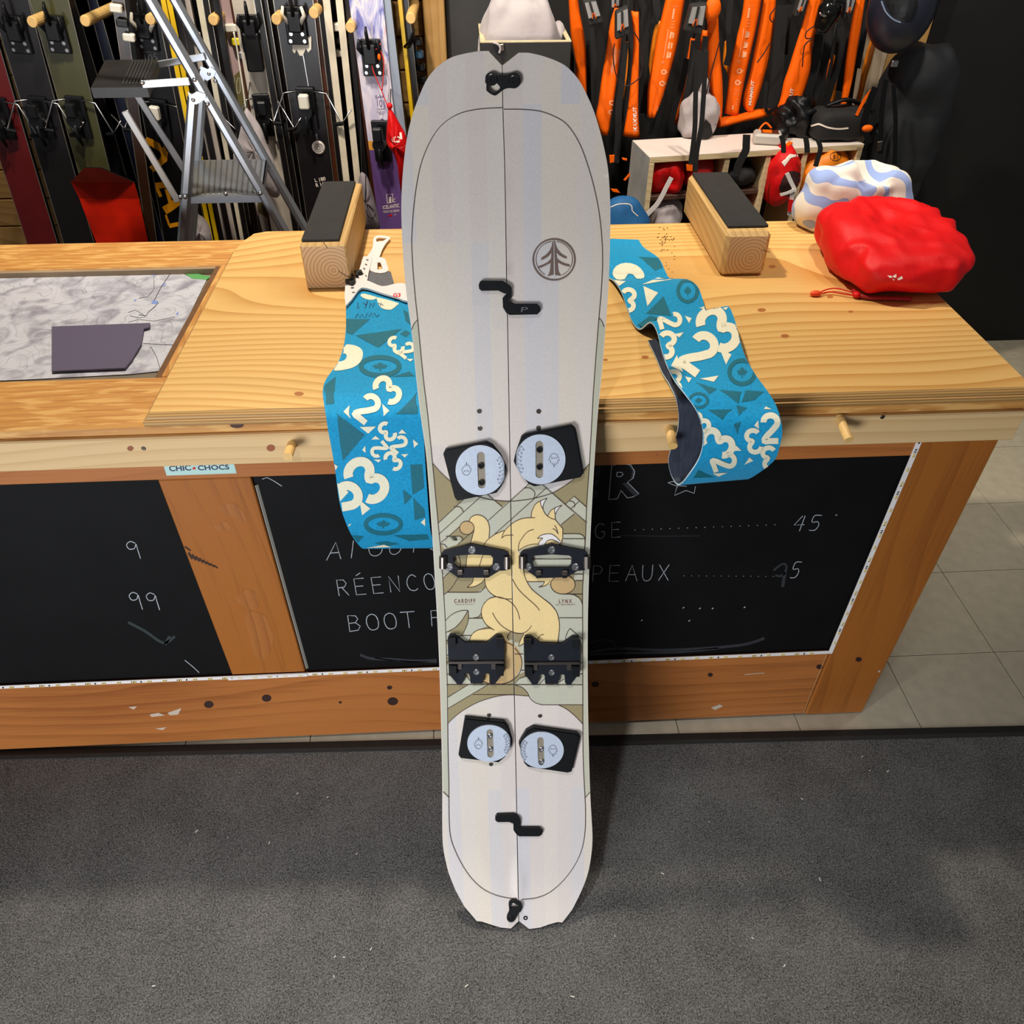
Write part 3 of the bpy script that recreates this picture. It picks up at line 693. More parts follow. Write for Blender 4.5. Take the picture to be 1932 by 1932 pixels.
LVL = [0.00012]
def art(fillmat, polys, name, parent, smooth=0):
    mb = MB()
    for pl in polys: print_fill(mb, sm(pl, smooth, True) if smooth else pl, BC, LVL[0], step=None)
    LVL[0] += 0.00006
    return mb.build(name, fillmat, parent, kind='stuff' if len(polys) > 1 else None, recalc=False)
Z7 = frame(800, 780, 0.17081); Z8 = frame(800, 1000, 0.17081); TA = frame(800, 1280, 0.18116); TB = frame(800, 1480, 0.18116)
ringL = [(947.6, 203.5), (914, 205), (881, 210), (857, 219), (838, 232), (822.6, 248.5), (807, 275.7), (794, 310), (785.7, 349.6), (780, 395), (777, 440), (776.8, 467), (779, 510), (783.8, 566), (787.8, 603), (792.6, 654.7), (799, 719), (806.5, 780), (816, 875.6), (823, 950), (828.5, 1008.5), (832.5, 1053), (836.7, 1116), (841, 1193), (842.6, 1256), (844, 1300), (845, 1407), (846.7, 1480), (846.7, 1503.5), (847.5, 1552.5), (850.7, 1581.5), (859.8, 1606.8), (872.5, 1632), (888.8, 1655.7), (908.7, 1674.8), (930.4, 1686.5), (954, 1693), (977.5, 1695.6)]
ringR = [(950, 206.3), (985.7, 206.7), (1018, 210), (1044, 219), (1066, 232), (1083.5, 254), (1098.7, 284), (1114, 330), (1124.8, 373.5), (1131, 410), (1135, 450), (1136.4, 487), (1135.6, 520), (1133, 560), (1129.5, 600), (1124, 670), (1119, 740), (1116.9, 780), (1111.7, 874), (1106.6, 950.8), (1104, 1017), (1100, 1090), (1098.6, 1119.6), (1099, 1205), (1099.2, 1324.5), (1099.8, 1425), (1102, 1480), (1103.4, 1503.5), (1104.3, 1534), (1103.5, 1567), (1099, 1596), (1089.9, 1621), (1075.4, 1645), (1057, 1666.6), (1035.5, 1684), (1013.8, 1693), (992, 1696), (979.6, 1695.7)]
# sage rails along both edges
def between(pts, v0, v1): return [p for p in pts if v0 <= p[1] <= v1]
insL = [(x + 1.4, y) for x, y in between(outL, 618, 1495)]; insR = [(x - 1.4, y) for x, y in between(outR, 612, 1494)]
art(SAGE, [[(787.8, 603), (781, 612), (776.8, 622)] + insL + [(836, 1493), (846, 1503)] + between(ringL, 610, 1490)[::-1]], 'rail_print', HL)
art(SAGE, [[(1129.8, 600), (1135, 607), (1139, 617)] + insR + [(1112.5, 1494), (1103.6, 1505)] + between(ringR, 610, 1490)[::-1]], 'rail_print', HR)
# --- landscape and lynx; each area split along the seam
def seam_x(v):
    for (a, b), (c, d) in zip(seam, seam[1:]):
        if b <= v <= d: return a + (c - a) * (v - b) / (d - b)
    return seam[-1][0]
def clip(poly, left):
    sgn = 1 if left else -1; g = 1.0
    f = lambda p: sgn * (seam_x(p[1]) - sgn * g - p[0])
    out_ = []; n = len(poly)
    for i in range(n):
        a, b = poly[i], poly[(i + 1) % n]; fa, fb = f(a), f(b)
        if fa >= 0: out_.append(a)
        if (fa >= 0) != (fb >= 0):
            t = fa / (fa - fb); out_.append((a[0] + (b[0] - a[0]) * t, a[1] + (b[1] - a[1]) * t))
    return out_ if len(out_) > 2 else None
def art2(m, polys, name, smooth=0):
    lv = LVL[0]
    for left, par in ((True, HL), (False, HR)):
        ps = [clip(sm(p, smooth, True) if smooth else p, left) for p in polys]; ps = [p for p in ps if p]
        if ps:
            LVL[0] = lv; art(m, ps, name, par)
    LVL[0] = lv + 0.00006
rl = between(ringL, 872, 1345); rr_ = between(ringR, 872, 1345)
arc_top = Z7([(90, 545), (165, 630), (230, 695), (300, 755), (420, 835), (560, 905), (680, 940), (790, 958), (935, 968), (1100, 955), (1260, 925), (1420, 875), (1540, 805), (1640, 735), (1740, 645), (1828, 548)])
art2(OLIVE, [arc_top + [p for p in rr_ if p[1] < 1300] + Z8([(1752, 1705), (248, 1703)]) + [p for p in rl if p[1] < 1285][::-1]], 'sky_print')
art2(SAGE, [Z7([(150, 1215), (440, 945), (640, 895), (690, 888), (862, 1030), (940, 962), (1100, 822), (1165, 770), (1300, 780), (1660, 1105), (1510, 1225), (1530, 1300), (1500, 1450), (1000, 1600), (700, 1450), (400, 1400), (180, 1425)]),
            Z7([(1560, 1002), (1655, 912), (1795, 1035), (1788, 1200), (1662, 1105)]),
            Z7([(1535, 1328), (1700, 1328), (1760, 1350), (1775, 1400), (1770, 1720), (1100, 1720), (1100, 1500), (1530, 1480)]),
            Z7([(180, 1430), (270, 1355), (395, 1355), (425, 1385), (420, 1400), (370, 1445), (230, 1500)])], 'mountain_print')
art2(SAGE, [Z8([(190, 400), (300, 440), (210, 530)]), Z8([(220, 715), (270, 685), (580, 685), (660, 650), (690, 640), (770, 730), (660, 800), (635, 930), (580, 970), (490, 972), (490, 890), (400, 890), (300, 940), (232, 1000)]),
            Z8([(1130, 570), (1330, 570), (1310, 620), (1395, 600), (1420, 660), (1500, 705), (1640, 710), (1720, 760), (1748, 820), (1748, 1700), (1000, 1700), (1000, 1240), (1200, 1240), (1490, 1240), (1495, 1050), (1450, 880), (1200, 670)]),
            Z8([(1660, 430), (1756, 430), (1750, 555), (1660, 555)]), Z8([(236, 1120), (440, 1160), (490, 975), (640, 975), (700, 1060), (560, 1120), (500, 1220), (440, 1220), (248, 1210)]),
            Z8([(245, 1260), (300, 1260), (300, 1400), (247, 1400)]), Z8([(247, 1480), (440, 1560), (560, 1700), (248, 1700)]), Z8([(930, 1215), (985, 1215), (985, 1280), (880, 1230)])], 'ground_print')
art2(OLIVE, [Z8([(1000, 1690), (1040, 1640), (1130, 1610), (1130, 1560), (1075, 1580), (1000, 1620)]), Z7([(270, 1355), (385, 1250), (500, 1200), (550, 1300), (515, 1425), (370, 1442), (425, 1400), (395, 1355)])], 'shade_print')
art2(TAN2, [Z8(ellipse(800, 1445, 282, 255, 40)), Z8(ellipse(1532, 600, 135, 105, 32))], 'round_hill_print')
tail = [(495, 1195), (505, 1160), (540, 1128), (590, 1118), (650, 1135), (700, 1185), (722, 1260), (716, 1370), (700, 1450), (740, 1700), (560, 1720), (470, 1690), (465, 1600), (515, 1425), (545, 1310), (552, 1260), (535, 1215)]
art2(TAN, [Z7(tail)], 'lynx_tail_print')
art2(TAN2, [Z7(ellipse(472, 1262, 80, 74, 32))], 'lynx_tail_tip_print')
body = [(610, 402), (640, 300), (662, 160), (720, 92), (800, 40), (885, 2), (920, -33), (970, -73), (1050, -115), (1120, -135), (1180, -143), (1185, -200), (1205, -260), (1245, -305), (1290, -328), (1357, -353), (1325, -300), (1312, -235), (1330, -190), (1365, -158), (1385, -200), (1420, -235), (1470, -260), (1523, -276), (1480, -225), (1448, -170), (1450, -112), (1500, -55), (1530, -18), (1530, 90), (1515, 150), (1400, 165), (1260, 165), (1150, 185), (1040, 225), (1060, 300), (1095, 400), (1105, 470), (1130, 560), (1190, 660), (1290, 740), (1390, 820), (1460, 900), (1490, 1010), (1495, 1120), (1475, 1235), (1110, 1238), (1045, 1280), (1070, 1200), (1105, 1140), (1010, 1130), (955, 1115), (920, 1170), (935, 1215), (500, 1215), (535, 1145), (600, 1100), (700, 1080), (775, 1105), (690, 1050), (645, 980), (632, 900), (655, 820), (700, 765), (800, 735), (740, 705), (690, 650), (668, 560), (650, 500)]
art2(TAN, [Z8(body), Z8([(1105, 470), (1250, 480), (1430, 520), (1395, 590), (1330, 620), (1270, 630), (1320, 600), (1330, 568), (1130, 565)]), Z8([(480, 630), (540, 580), (550, 520), (670, 500), (668, 550), (610, 600), (550, 625)])], 'lynx_print')
art2(PALE, [Z7([(1285, 968), (1355, 935), (1322, 990), (1312, 1060), (1290, 1020)]), Z7([(1452, 1035), (1522, 1012), (1475, 1060), (1450, 1110), (1440, 1070)]), Z7([(1250, 1375), (1310, 1335), (1390, 1328), (1450, 1355), (1490, 1400), (1520, 1410), (1500, 1440), (1440, 1405), (1390, 1395), (1350, 1420), (1330, 1450), (1265, 1455), (1275, 1410), (1310, 1380)])], 'lynx_white_print')
art2(SAGE, [Z8([(232, 1000), (300, 930), (400, 890), (485, 885), (420, 990), (340, 1075), (235, 1130)]), Z8([(1558, 1200), (1610, 1085), (1740, 1190), (1700, 1200)])], 'leaf_print')
# lower bands
art2(SAGE, [TA([(245, 195), (460, 62), (665, 62), (245, 312)]), TA([(950, 66), (1650, 66), (1652, 270), (1230, 270), (1165, 250), (1110, 205), (1085, 160), (1040, 105)])], 'band_print')
art2(OLIVE, [TA([(245, 64), (455, 63), (245, 190)]), TA([(665, 62), (960, 62), (1035, 100), (1085, 160), (1092, 180), (950, 172), (820, 175), (690, 200), (560, 245), (420, 320), (320, 395), (248, 465), (245, 315)]), TA([(1400, 275), (1652, 272), (1655, 475), (1580, 395), (1490, 320)])], 'band_print')
# line work
def lines(lst, wd, name, parent):
    mb = MB()
    for pl in lst: print_line(mb, pl, wd, BC, 0.00012 + 0.0012)
    return mb.build(name, LINE, parent, kind='stuff', recalc=False)
S7 = lambda p: sm(Z7(p), 4); S8 = lambda p: sm(Z8(p), 4)
LINES = [sm(ringL, 4), sm(ringR, 4), sm([(787.8, 603), (781, 611), (776.4, 622)], 4), sm([(1129.8, 600), (1135.5, 607), (1139.5, 617)], 4), [(836, 1493), (846.5, 1503.5)], [(1112.8, 1494), (1103.5, 1505)], sm(arc_top, 3),
    Z7([(150, 1215), (440, 945)]), Z7([(160, 1335), (645, 900)]), Z7([(185, 1425), (300, 1330), (390, 1250)]), Z7([(690, 888), (862, 1030)]), Z7([(710, 1180), (1165, 770)]), Z7([(780, 1330), (1345, 825)]), Z7([(1300, 780), (1795, 1205)]), Z7([(1555, 1005), (1655, 912), (1798, 1038)]), Z7([(1510, 1228), (1662, 1105)]), Z7([(1622, 1050), (1715, 965)]),
    S7([(330, 1030), (390, 1030), (425, 1065), (430, 1090)]), S7([(1100, 825), (1160, 820), (1215, 860), (1220, 910), (1205, 945)]), S7([(1605, 965), (1645, 975), (1665, 1005), (1655, 1035)]), Z7([(240, 1355), (395, 1355)]), S7([(395, 1355), (425, 1375), (425, 1405)]), Z7([(370, 1445), (550, 1290)]), S7([(1530, 1328), (1700, 1328), (1755, 1350), (1775, 1395), (1772, 1490)]), Z7([(1535, 1382), (1770, 1382)]), S7([(175, 1440), (220, 1445), (255, 1480)]),
    sm(Z7(ellipse(472, 1262, 80, 74, 24)) + [Z7([(552, 1262)])[0]], 1), S7([(495, 1195), (510, 1155), (545, 1128), (590, 1118), (650, 1135), (700, 1185), (722, 1260), (716, 1370)]), S7([(552, 1285), (535, 1350), (515, 1425)]),
    S7([(660, 1450), (700, 1395), (780, 1335), (885, 1290)]), S7([(858, 1375), (880, 1310), (930, 1250), (1000, 1195), (1100, 1155), (1225, 1150)]), S7([(858, 1375), (900, 1345), (985, 1342)]), S7([(1183, 1145), (1190, 1080), (1230, 1000), (1290, 962), (1357, 935)]), S7([(1357, 935), (1322, 990), (1312, 1050), (1340, 1110), (1390, 1150), (1448, 1172)]), S7([(1285, 968), (1290, 1010), (1315, 1060)]), S7([(1365, 1130), (1400, 1070), (1460, 1035), (1523, 1012)]), S7([(1523, 1012), (1475, 1060), (1448, 1120), (1450, 1172)]), S7([(1452, 1035), (1440, 1070), (1445, 1110)]), Z7([(1448, 1172), (1530, 1272), (1530, 1375), (1500, 1445)]), S7([(1440, 1232), (1465, 1275), (1480, 1330)]), S7([(1420, 1270), (1450, 1285), (1478, 1325)]), S7([(1040, 1515), (1050, 1430), (1100, 1350), (1150, 1300), (1210, 1278)]), S7([(1040, 1515), (1110, 1470), (1190, 1445), (1260, 1440)]), S7([(1250, 1378), (1300, 1340), (1390, 1327), (1450, 1355), (1500, 1405)]), S7([(1250, 1378), (1310, 1375), (1275, 1410), (1263, 1450)]), S7([(1330, 1445), (1360, 1405), (1410, 1392), (1460, 1410), (1505, 1445)]),
    S8([(610, 402), (640, 300), (668, 255)]), S8([(668, 530), (680, 610), (720, 680), (790, 730), (880, 755), (972, 760)]), S8([(475, 630), (530, 580), (545, 515)]), S8([(475, 630), (560, 620), (640, 575), (668, 540)]), S8([(465, 400), (468, 330), (480, 250)]), S8([(400, 400), (395, 330), (370, 260)]),
    S8([(210, 530), (300, 440)]), S8([(218, 715), (300, 640), (370, 530)]), S8([(260, 685), (580, 685), (640, 665), (672, 620)]), S8([(775, 1103), (690, 1045), (645, 970), (632, 890), (660, 815), (720, 755), (810, 735), (910, 765), (980, 815), (1030, 890), (1057, 985)]), S8([(755, 910), (800, 990), (870, 1065), (980, 1125), (1080, 1138), (1140, 1110), (1187, 1055)]), S8([(500, 1218), (530, 1150), (600, 1100), (740, 1080)]), S8([(935, 1215), (920, 1165), (955, 1118)]), S8([(1105, 1145), (1070, 1200), (1045, 1280), (1115, 1240)]), S8([(975, 540), (1040, 650), (1140, 750), (1230, 830), (1275, 887)]), S8([(1097, 430), (1115, 520), (1180, 640), (1290, 735), (1400, 820), (1470, 920), (1495, 1060), (1475, 1235)]), S8([(1255, 1200), (1285, 1160), (1322, 1150)]),
    Z8([(1130, 568), (1330, 568)]), S8([(1330, 568), (1310, 605), (1265, 628)]), S8([(1265, 628), (1340, 610), (1395, 560)]), Z8(ellipse(1532, 600, 135, 105, 32)) + [Z8([(1667, 600)])[0]], Z8([(1190, 400), (1600, 400)])[:0], Z8([(1185, 318), (1625, 318)]), Z8([(1640, 485), (1755, 485)]), Z8([(1665, 555), (1755, 555)]), S8([(1530, 705), (1640, 710), (1715, 750), (1748, 820)]), Z8([(1585, 705), (1752, 705)]), Z8([(1492, 967), (1748, 967)]), Z8([(490, 972), (648, 972)]), S8([(540, 970), (600, 955), (635, 905)]), S8([(232, 1005), (300, 935), (400, 890), (485, 886)]), S8([(485, 886), (400, 1020), (320, 1090), (235, 1130)]), S8([(485, 886), (490, 980), (460, 1080), (410, 1160)]), Z8([(345, 1162), (520, 1162)]), Z8([(245, 1220), (280, 1220)]),
    S8([(1560, 1200), (1580, 1130), (1610, 1085)]), Z8([(1610, 1085), (1748, 1198)]), S8([(880, 1230), (940, 1250), (985, 1278)]), S8([(1000, 1300), (1055, 1370), (1080, 1450), (1065, 1550), (1010, 1630), (930, 1680), (830, 1698), (700, 1690), (600, 1640)]), S8([(440, 1570), (500, 1650), (560, 1700)]), S8([(1005, 1690), (1050, 1640), (1130, 1612)]), Z8([(1000, 1366), (1095, 1366)]), Z8([(1070, 1545), (1105, 1545)]), Z8([(248, 1703), (1752, 1706)]), Z8([(1270, 1700), (1330, 1640)]), S8([(1380, 1703), (1480, 1680), (1545, 1640)]), Z8([(245, 1380), (275, 1380)]), Z8([(247, 1460), (275, 1460)]), Z8([(247, 1588), (300, 1588)]), Z8([(1710, 1588), (1750, 1588)]), Z8([(1710, 1460), (1750, 1460)]),
    TA([(245, 195), (460, 62)]), TA([(245, 312), (665, 62)]), TA([(510, 165), (935, 165)]), sm(TA([(248, 465), (320, 395), (420, 320), (560, 245), (690, 200), (820, 172), (940, 168), (1092, 180)]), 3), sm(TA([(950, 68), (1020, 90), (1075, 145), (1105, 205), (1160, 250), (1230, 271)]), 4), TA([(1225, 271), (1652, 271)]), sm(TA([(1400, 273), (1490, 320), (1580, 395), (1655, 475)]), 3)]
lines([l for l in LINES if l], 1.15, 'line_art', HL)
# maker's words and the tree emblem
tx = MB()
print_text(tx, 'C A R D I F F', *Z8([(333, 804), (565, 800), (331, 762)]), BC, 0.0013, 0.015); print_text(tx, 'S N O W C R A F T', *Z8([(348, 828), (546, 824), (348, 815)]), BC, 0.0013)
print_text(tx, 'L Y N X', *Z8([(1490, 806), (1630, 804), (1490, 765)]), BC, 0.0013, 0.015); print_text(tx, '162 : BOUNDARY', *Z8([(1452, 829), (1670, 827), (1452, 816)]), BC, 0.0013)
tx.build('board_lettering', mat('print_maroon', (120, 76, 66), 0.5), HR, kind='stuff', recalc=False)
TL = frame(990, 430, 0.056936)
em = MB()
print_line(em, TL(ellipse(965, 1050, 690, 676, 56)), 2.8, BC, 0.0013, True)
print_line(em, TL(ellipse(965, 1030, 598, 576, 40, -262, -98))[:0] or TL(ellipse(968, 1040, 602, 590, 30, 120, 262)), 1.1, BC, 0.0013); print_line(em, TL(ellipse(964, 1036, 610, 590, 30, -82, 64)), 1.1, BC, 0.0013)
for pl in ([(918, 430), (940, 430), (945, 1555), (900, 1562), (740, 1605), (800, 1520), (835, 1400), (855, 1160), (700, 1240), (560, 1310), (430, 1330), (440, 1280), (600, 1220), (750, 1140), (860, 1030), (885, 830), (760, 960), (640, 1030), (535, 1065), (550, 990), (700, 890), (830, 740), (890, 600)],
           [(970, 430), (992, 430), (1010, 560), (1070, 700), (1180, 840), (1280, 910), (1365, 950), (1395, 1020), (1280, 990), (1130, 900), (1035, 800), (1050, 980), (1080, 1040), (1200, 1130), (1330, 1185), (1460, 1215), (1500, 1275), (1440, 1280), (1260, 1230), (1085, 1140), (1090, 1300), (1110, 1440), (1160, 1540), (1215, 1590), (1150, 1580), (1000, 1560)]):
    print_fill(em, TL(pl), BC, 0.0013)
em.build('tree_emblem', mat('print_umber', (112, 92, 82), 0.5), HR, kind='stuff', recalc=False)

# --- hardware
def part(mb, name, m, parent=sb, **k): return mb.build(name, m, parent, **k)
def screws(lst, r, h, parent, m=None, dish=0.0012):
    for q in lst:
        mb = MB(); disc(mb, q, r, BC, h - 0.001, h + 0.0016, 18, dish); part(mb, 'screw', m or M['steel'], parent)
# insert holes
for q in [(904.5, 775.5), (1016.5, 776), (905.8, 808), (1016.2, 807.5), (922.8, 1349), (1019, 1350.5), (926.6, 1442)]:
    mb = MB(); disc(mb, q, 0.0042, BC, 0.0, 0.0009, 16, 0.0008); part(mb, 'insert', M['dsteel'], HL if q[0] < 960 else HR)
mb = MB(); disc(mb, TB([(1058, 1390)])[0], 0.0048, BC, 0.0, 0.0009, 16, 0.0008); part(mb, 'insert', M['black'], HR)
def slot(c0, c1, r, n=8):
    a0 = math.degrees(math.atan2(c1[1] - c0[1], c1[0] - c0[0]))
    return ellipse(c1[0], c1[1], r, r, n, a0 - 90, a0 + 90) + ellipse(c0[0], c0[1], r, r, n, a0 + 90, a0 + 270)
FLAME = [(0, -1), (.12, -.45), (.3, -.75), (.38, -.3), (.6, -.5), (.62, .05), (.85, -.1), (.7, .4), (.45, .8), (.2, .95), (-.25, .95), (-.55, .75), (-.75, .4), (-.85, -.05), (-.6, .02), (-.62, -.4), (-.35, -.3), (-.28, -.7), (-.1, -.45), (0, -1)]
def puck(fr, outline, dc, drx, dry, s0, s1, sr, scr, scr_mat, tick_side, flame, flip, chord):
    pm = MB(); o = fr(outline)
    plate(pm, o, BC, 0.0, 0.0085); 
    cx, cy = sum(p[0] for p in o) / len(o), sum(p[1] for p in o) / len(o)
    ins = [(cx + (p[0] - cx) * 0.955, cy + (p[1] - cy) * 0.955) for p in o]
    plate(pm, ins, BC, 0.0085, 0.0105)
    po = part(pm, 'puck', M['black'])
    ell = ellipse(dc[0], dc[1], drx, dry, 48)
    ell = [(min(x, chord[1]) if chord[0] > 0 else max(x, chord[1]), y) for x, y in ell]
    ell = fr([p for i, p in enumerate(ell) if i == 0 or (V(p) - V(ell[i - 1])).length > 1])
    sl = fr(slot(s0, s1, sr))
    rg = MB(); rgo = fr(ellipse(dc[0] - tick_side * drx * 0.05, dc[1], drx * 1.10, dry * 1.10, 40)); rgi = fr(ellipse(dc[0] - tick_side * drx * 0.05, dc[1], drx * 1.04, dry * 1.04, 40))
    part(rg, 'puck_ring', M['black'], po) if False else None
    dm = MB(); plate(dm, ell, BC, 0.0105, 0.0128, [sl]); do = part(dm, 'disc', M['disc'], po)
    sm_ = MB(); print_fill(sm_, sl, BC, 0.0108); part(sm_, 'slot_floor', mat('slot_floor', (150, 140, 124), 0.5, 0.4), do)
    for q in scr:
        mb = MB(); disc(mb, fr([q])[0], 0.0052, BC, 0.0106, 0.0142, 18, 0.0016); part(mb, 'screw', scr_mat, po)
    tk = MB(); k = 0
    while k < 19:
        a = math.radians((-34 + k * 3.8)); L0 = 0.86 if k % 3 == 0 else (0.92 if k % 3 == 1 else 0.90)
        p0 = (dc[0] + tick_side * drx * 0.99 * math.cos(a), dc[1] + dry * 0.99 * math.sin(a)); p1 = (dc[0] + tick_side * drx * L0 * math.cos(a), dc[1] + dry * L0 * math.sin(a))
        print_line(tk, fr([p0, p1]), 0.9, BC, 0.0130)
        if k % 3 == 1:
            pn = (dc[0] + tick_side * drx * 0.80 * math.cos(a), dc[1] + dry * 0.80 * math.sin(a)); print_line(tk, fr(ellipse(pn[0], pn[1], 9, 9, 8)), 0.7, BC, 0.0130, True)
        k += 1
    fx, fy, fs = flame
    pts = [(fx + p[0] * fs, fy + (p[1] if not flip else -p[1]) * fs * 1.15) for p in FLAME]
    print_line(tk, fr(pts), 0.8, BC, 0.0130)
    pts = [(fx + p[0] * fs, fy + p[1] * fs * (1 if not flip else -1)) for p in [(-.45, .6), (-.3, .2), (-.1, .45), (.05, .2), (.2, .5), (.35, .25), (.45, .55)]]
    print_line(tk, fr(pts), 0.8, BC, 0.0130)
    tk.build('disc_markings', mat('mark_black', (28, 28, 34), 0.6), do, kind='stuff', recalc=False)
    return po
z7 = Z7; ta = TA
puck(z7, [(215, 435), (240, 382), (690, 295), (760, 330), (850, 440), (905, 560), (890, 650), (850, 790), (800, 860), (372, 947), (340, 912)], (622, 605), 272, 272, (628, 445), (638, 762), 42, [(630, 555), (635, 740)], M['black'], 1, (470, 590, 62), False, (1, 884))
puck(z7, [(990, 520), (1010, 430), (1075, 240), (1110, 215), (1628, 112), (1668, 150), (1757, 640), (1722, 690), (1215, 790), (1150, 760), (1040, 620)], (1280, 487), 273, 273, (1268, 325), (1268, 650), 42, [(1270, 380), (1270, 568)], M['black'], -1, (1428, 495, 66), True, (-1, 1015))
puck(ta, [(425, 383), (838, 425), (880, 480), (915, 600), (912, 660), (840, 790), (775, 845), (385, 800), (360, 768)], (677, 635), 226, 188, (685, 520), (692, 750), 33, [(683, 560), (690, 697)], M['steel'], 1, (567, 632, 52), False, (1, 894))
puck(ta, [(985, 650), (1010, 600), (1060, 520), (1130, 480), (1590, 545), (1622, 572), (1532, 940), (1490, 952), (1080, 890), (1040, 850)], (1221, 705), 227, 187, (1208, 602), (1216, 830), 33, [(1213, 697), (1217, 826)], M['steel'], -1, (1336, 712, 54), True, (-1, 1003))
# touring toe brackets
def toe(outl, hole, scr, ends, studs):
    mb = MB(); plate(mb, Z8(outl), BC, 0.0, 0.0085, [Z8(hole)]); t = part(mb, 'toe_bracket', M['black2'])
    screws(Z8(scr), 0.0070, 0.0085, t)
    for x0, x1, y0, y1 in ends:
        a, b = Z8([((x0 + x1) / 2, y0)])[0], Z8([((x0 + x1) / 2, y1)])[0]
        pa, na = BC(*a); pb, _ = BC(*b)
        mb = MB(); mb.tube([pa + na * 0.009, pb + na * 0.009], 0.0068, 16); part(mb, 'pivot_pin', M['dsteel'], t)
    for x, y in studs:
        p, nn = BC(*Z8([(x, y)])[0]); mb = MB(); mb.obox(p + nn * 0.008, BXV, BT, nn, (0.0050, 0.0046, 0.0055), 0.0012); part(mb, 'stud', M['dsteel'], t)
        p2, _ = BC(*Z8([(x, y + 45)])[0]); mb = MB(); mb.obox(p2 + nn * 0.005, BXV, BT, nn, (0.0042, 0.0036, 0.005), 0.0012); part(mb, 'stud_foot', M['black'], t)
toe([(195, 250), (215, 222), (380, 180), (530, 138), (700, 175), (890, 212), (932, 235), (945, 290), (935, 400), (908, 425), (830, 430), (710, 505), (430, 507), (370, 500), (270, 430), (195, 392), (185, 330)], [(320, 290), (350, 264), (540, 250), (735, 260), (762, 290), (755, 375), (725, 402), (380, 402), (340, 368)], [(530, 203), (280, 388), (797, 388)], [(185, 240, 270, 395), (892, 938, 265, 400)], [(398, 440), (683, 440)])
toe([(1060, 250), (1085, 222), (1250, 180), (1405, 138), (1580, 175), (1770, 212), (1800, 240), (1815, 290), (1808, 395), (1760, 425), (1690, 430), (1575, 500), (1300, 510), (1235, 500), (1150, 440), (1065, 385), (1060, 320)], [(1185, 290), (1212, 264), (1405, 250), (1600, 262), (1630, 288), (1620, 370), (1592, 402), (1222, 402), (1200, 368)], [(1405, 203), (1145, 390), (1665, 390)], [(1062, 1108, 262, 395), (1768, 1815, 262, 395)], [(1260, 445), (1548, 445)])
# heel rests
def heel(dx, dy, outl, scr):
    mb = MB(); plate(mb, Z8(outl), BC, 0.0, 0.0095); t = part(mb, 'heel_rest', M['black2'])
    screws(Z8(scr), 0.0062, 0.0095, t)
    f = lambda x, y: BC(*Z8([(x + dx, y + dy)])[0])
    for (x0, y0, x1, y1, h) in ((270, 1150, 350, 1235, 0.017), (795, 1150, 877, 1235, 0.017), (278, 1450, 360, 1555, 0.018), (795, 1450, 877, 1555, 0.018)):
        mb = MB(); plate(mb, Z8([(x0 + dx, y0 + dy), (x1 + dx, y0 + dy), (x1 + dx, y1 + dy), (x0 + dx, y1 + dy)]), BC, 0.009, h); part(mb, 'lug', M['black'], t)
    mb = MB(); plate(mb, Z8([(272 + dx, 1415 + dy), (875 + dx, 1410 + dy), (878 + dx, 1436 + dy), (272 + dx, 1440 + dy)]), BC, 0.0095, 0.0135); part(mb, 'cross_bar', M['dsteel'], t)
    for x0 in (372, 742):
        mb = MB(); plate(mb, Z8([(x0 + dx, 1440 + dy), (x0 + 45 + dx, 1440 + dy), (x0 + 45 + dx, 1500 + dy), (x0 + dx, 1500 + dy)]), BC, 0.0095, 0.0125); part(mb, 'tab', M['dsteel'], t)
heel(0, 0, [(262, 1180), (285, 1140), (345, 1140), (455, 1222), (690, 1226), (795, 1140), (855, 1140), (882, 1175), (885, 1530), (780, 1675), (742, 1675), (722, 1658), (722, 1575), (712, 1558), (675, 1556), (658, 1572), (650, 1665), (515, 1665), (505, 1572), (490, 1556), (452, 1556), (440, 1572), (440, 1640), (420, 1675), (370, 1675), (275, 1560)], [(575, 1378), (580, 1540)])
heel(830, 10, [(1098, 1190), (1118, 1152), (1180, 1152), (1288, 1228), (1520, 1236), (1630, 1156), (1700, 1158), (1718, 1190), (1712, 1540), (1615, 1681), (1572, 1681), (1553, 1660), (1550, 1585), (1538, 1568), (1505, 1566), (1485, 1582), (1478, 1670), (1335, 1670), (1330, 1582), (1315, 1566), (1280, 1566), (1265, 1582), (1262, 1650), (1245, 1681), (1195, 1681), (1108, 1560)], [(1402, 1380), (1407, 1546)])
# hooks across the seam
Q = frame(860, 500, 0.10352)
def hook(fr, p1, p2, scr):
    for pl, nm in ((p1, 'hook'), (p2, 'hook_catch')):
        mb = MB(); plate(mb, fr(pl), BC, 0.0, 0.0062); t = part(mb, nm, M['black'])
        cx = sum(p[0] for p in pl) / len(pl)
        for q in scr:
            if (q in scr[:2]) == (nm == 'hook'):
                s_ = MB(); disc(s_, fr([q])[0], 0.0030, BC, 0.0052, 0.0071, 14, 0.0012); part(s_, 'screw', M['black2'], t)
hook(Q, [(415, 370), (435, 305), (480, 282), (850, 285), (985, 365), (1015, 410), (1010, 600), (975, 622), (942, 605), (938, 525), (880, 515), (770, 462), (470, 468), (425, 430)], [(850, 600), (885, 558), (935, 575), (945, 640), (1080, 702), (1480, 702), (1535, 760), (1535, 840), (1480, 895), (980, 905), (920, 870), (858, 770)], [(485, 380), (750, 375), (1110, 800), (1375, 800)])
hook(TB, [(740, 325), (757, 296), (930, 290), (985, 320), (1003, 350), (997, 425), (950, 412), (930, 387), (885, 369), (765, 370), (741, 350)], [(930, 402), (985, 425), (1010, 432), (1200, 432), (1235, 465), (1226, 500), (1195, 518), (990, 518), (957, 492), (930, 452)], [(770, 342), (888, 342), (1040, 485), (1155, 487)])
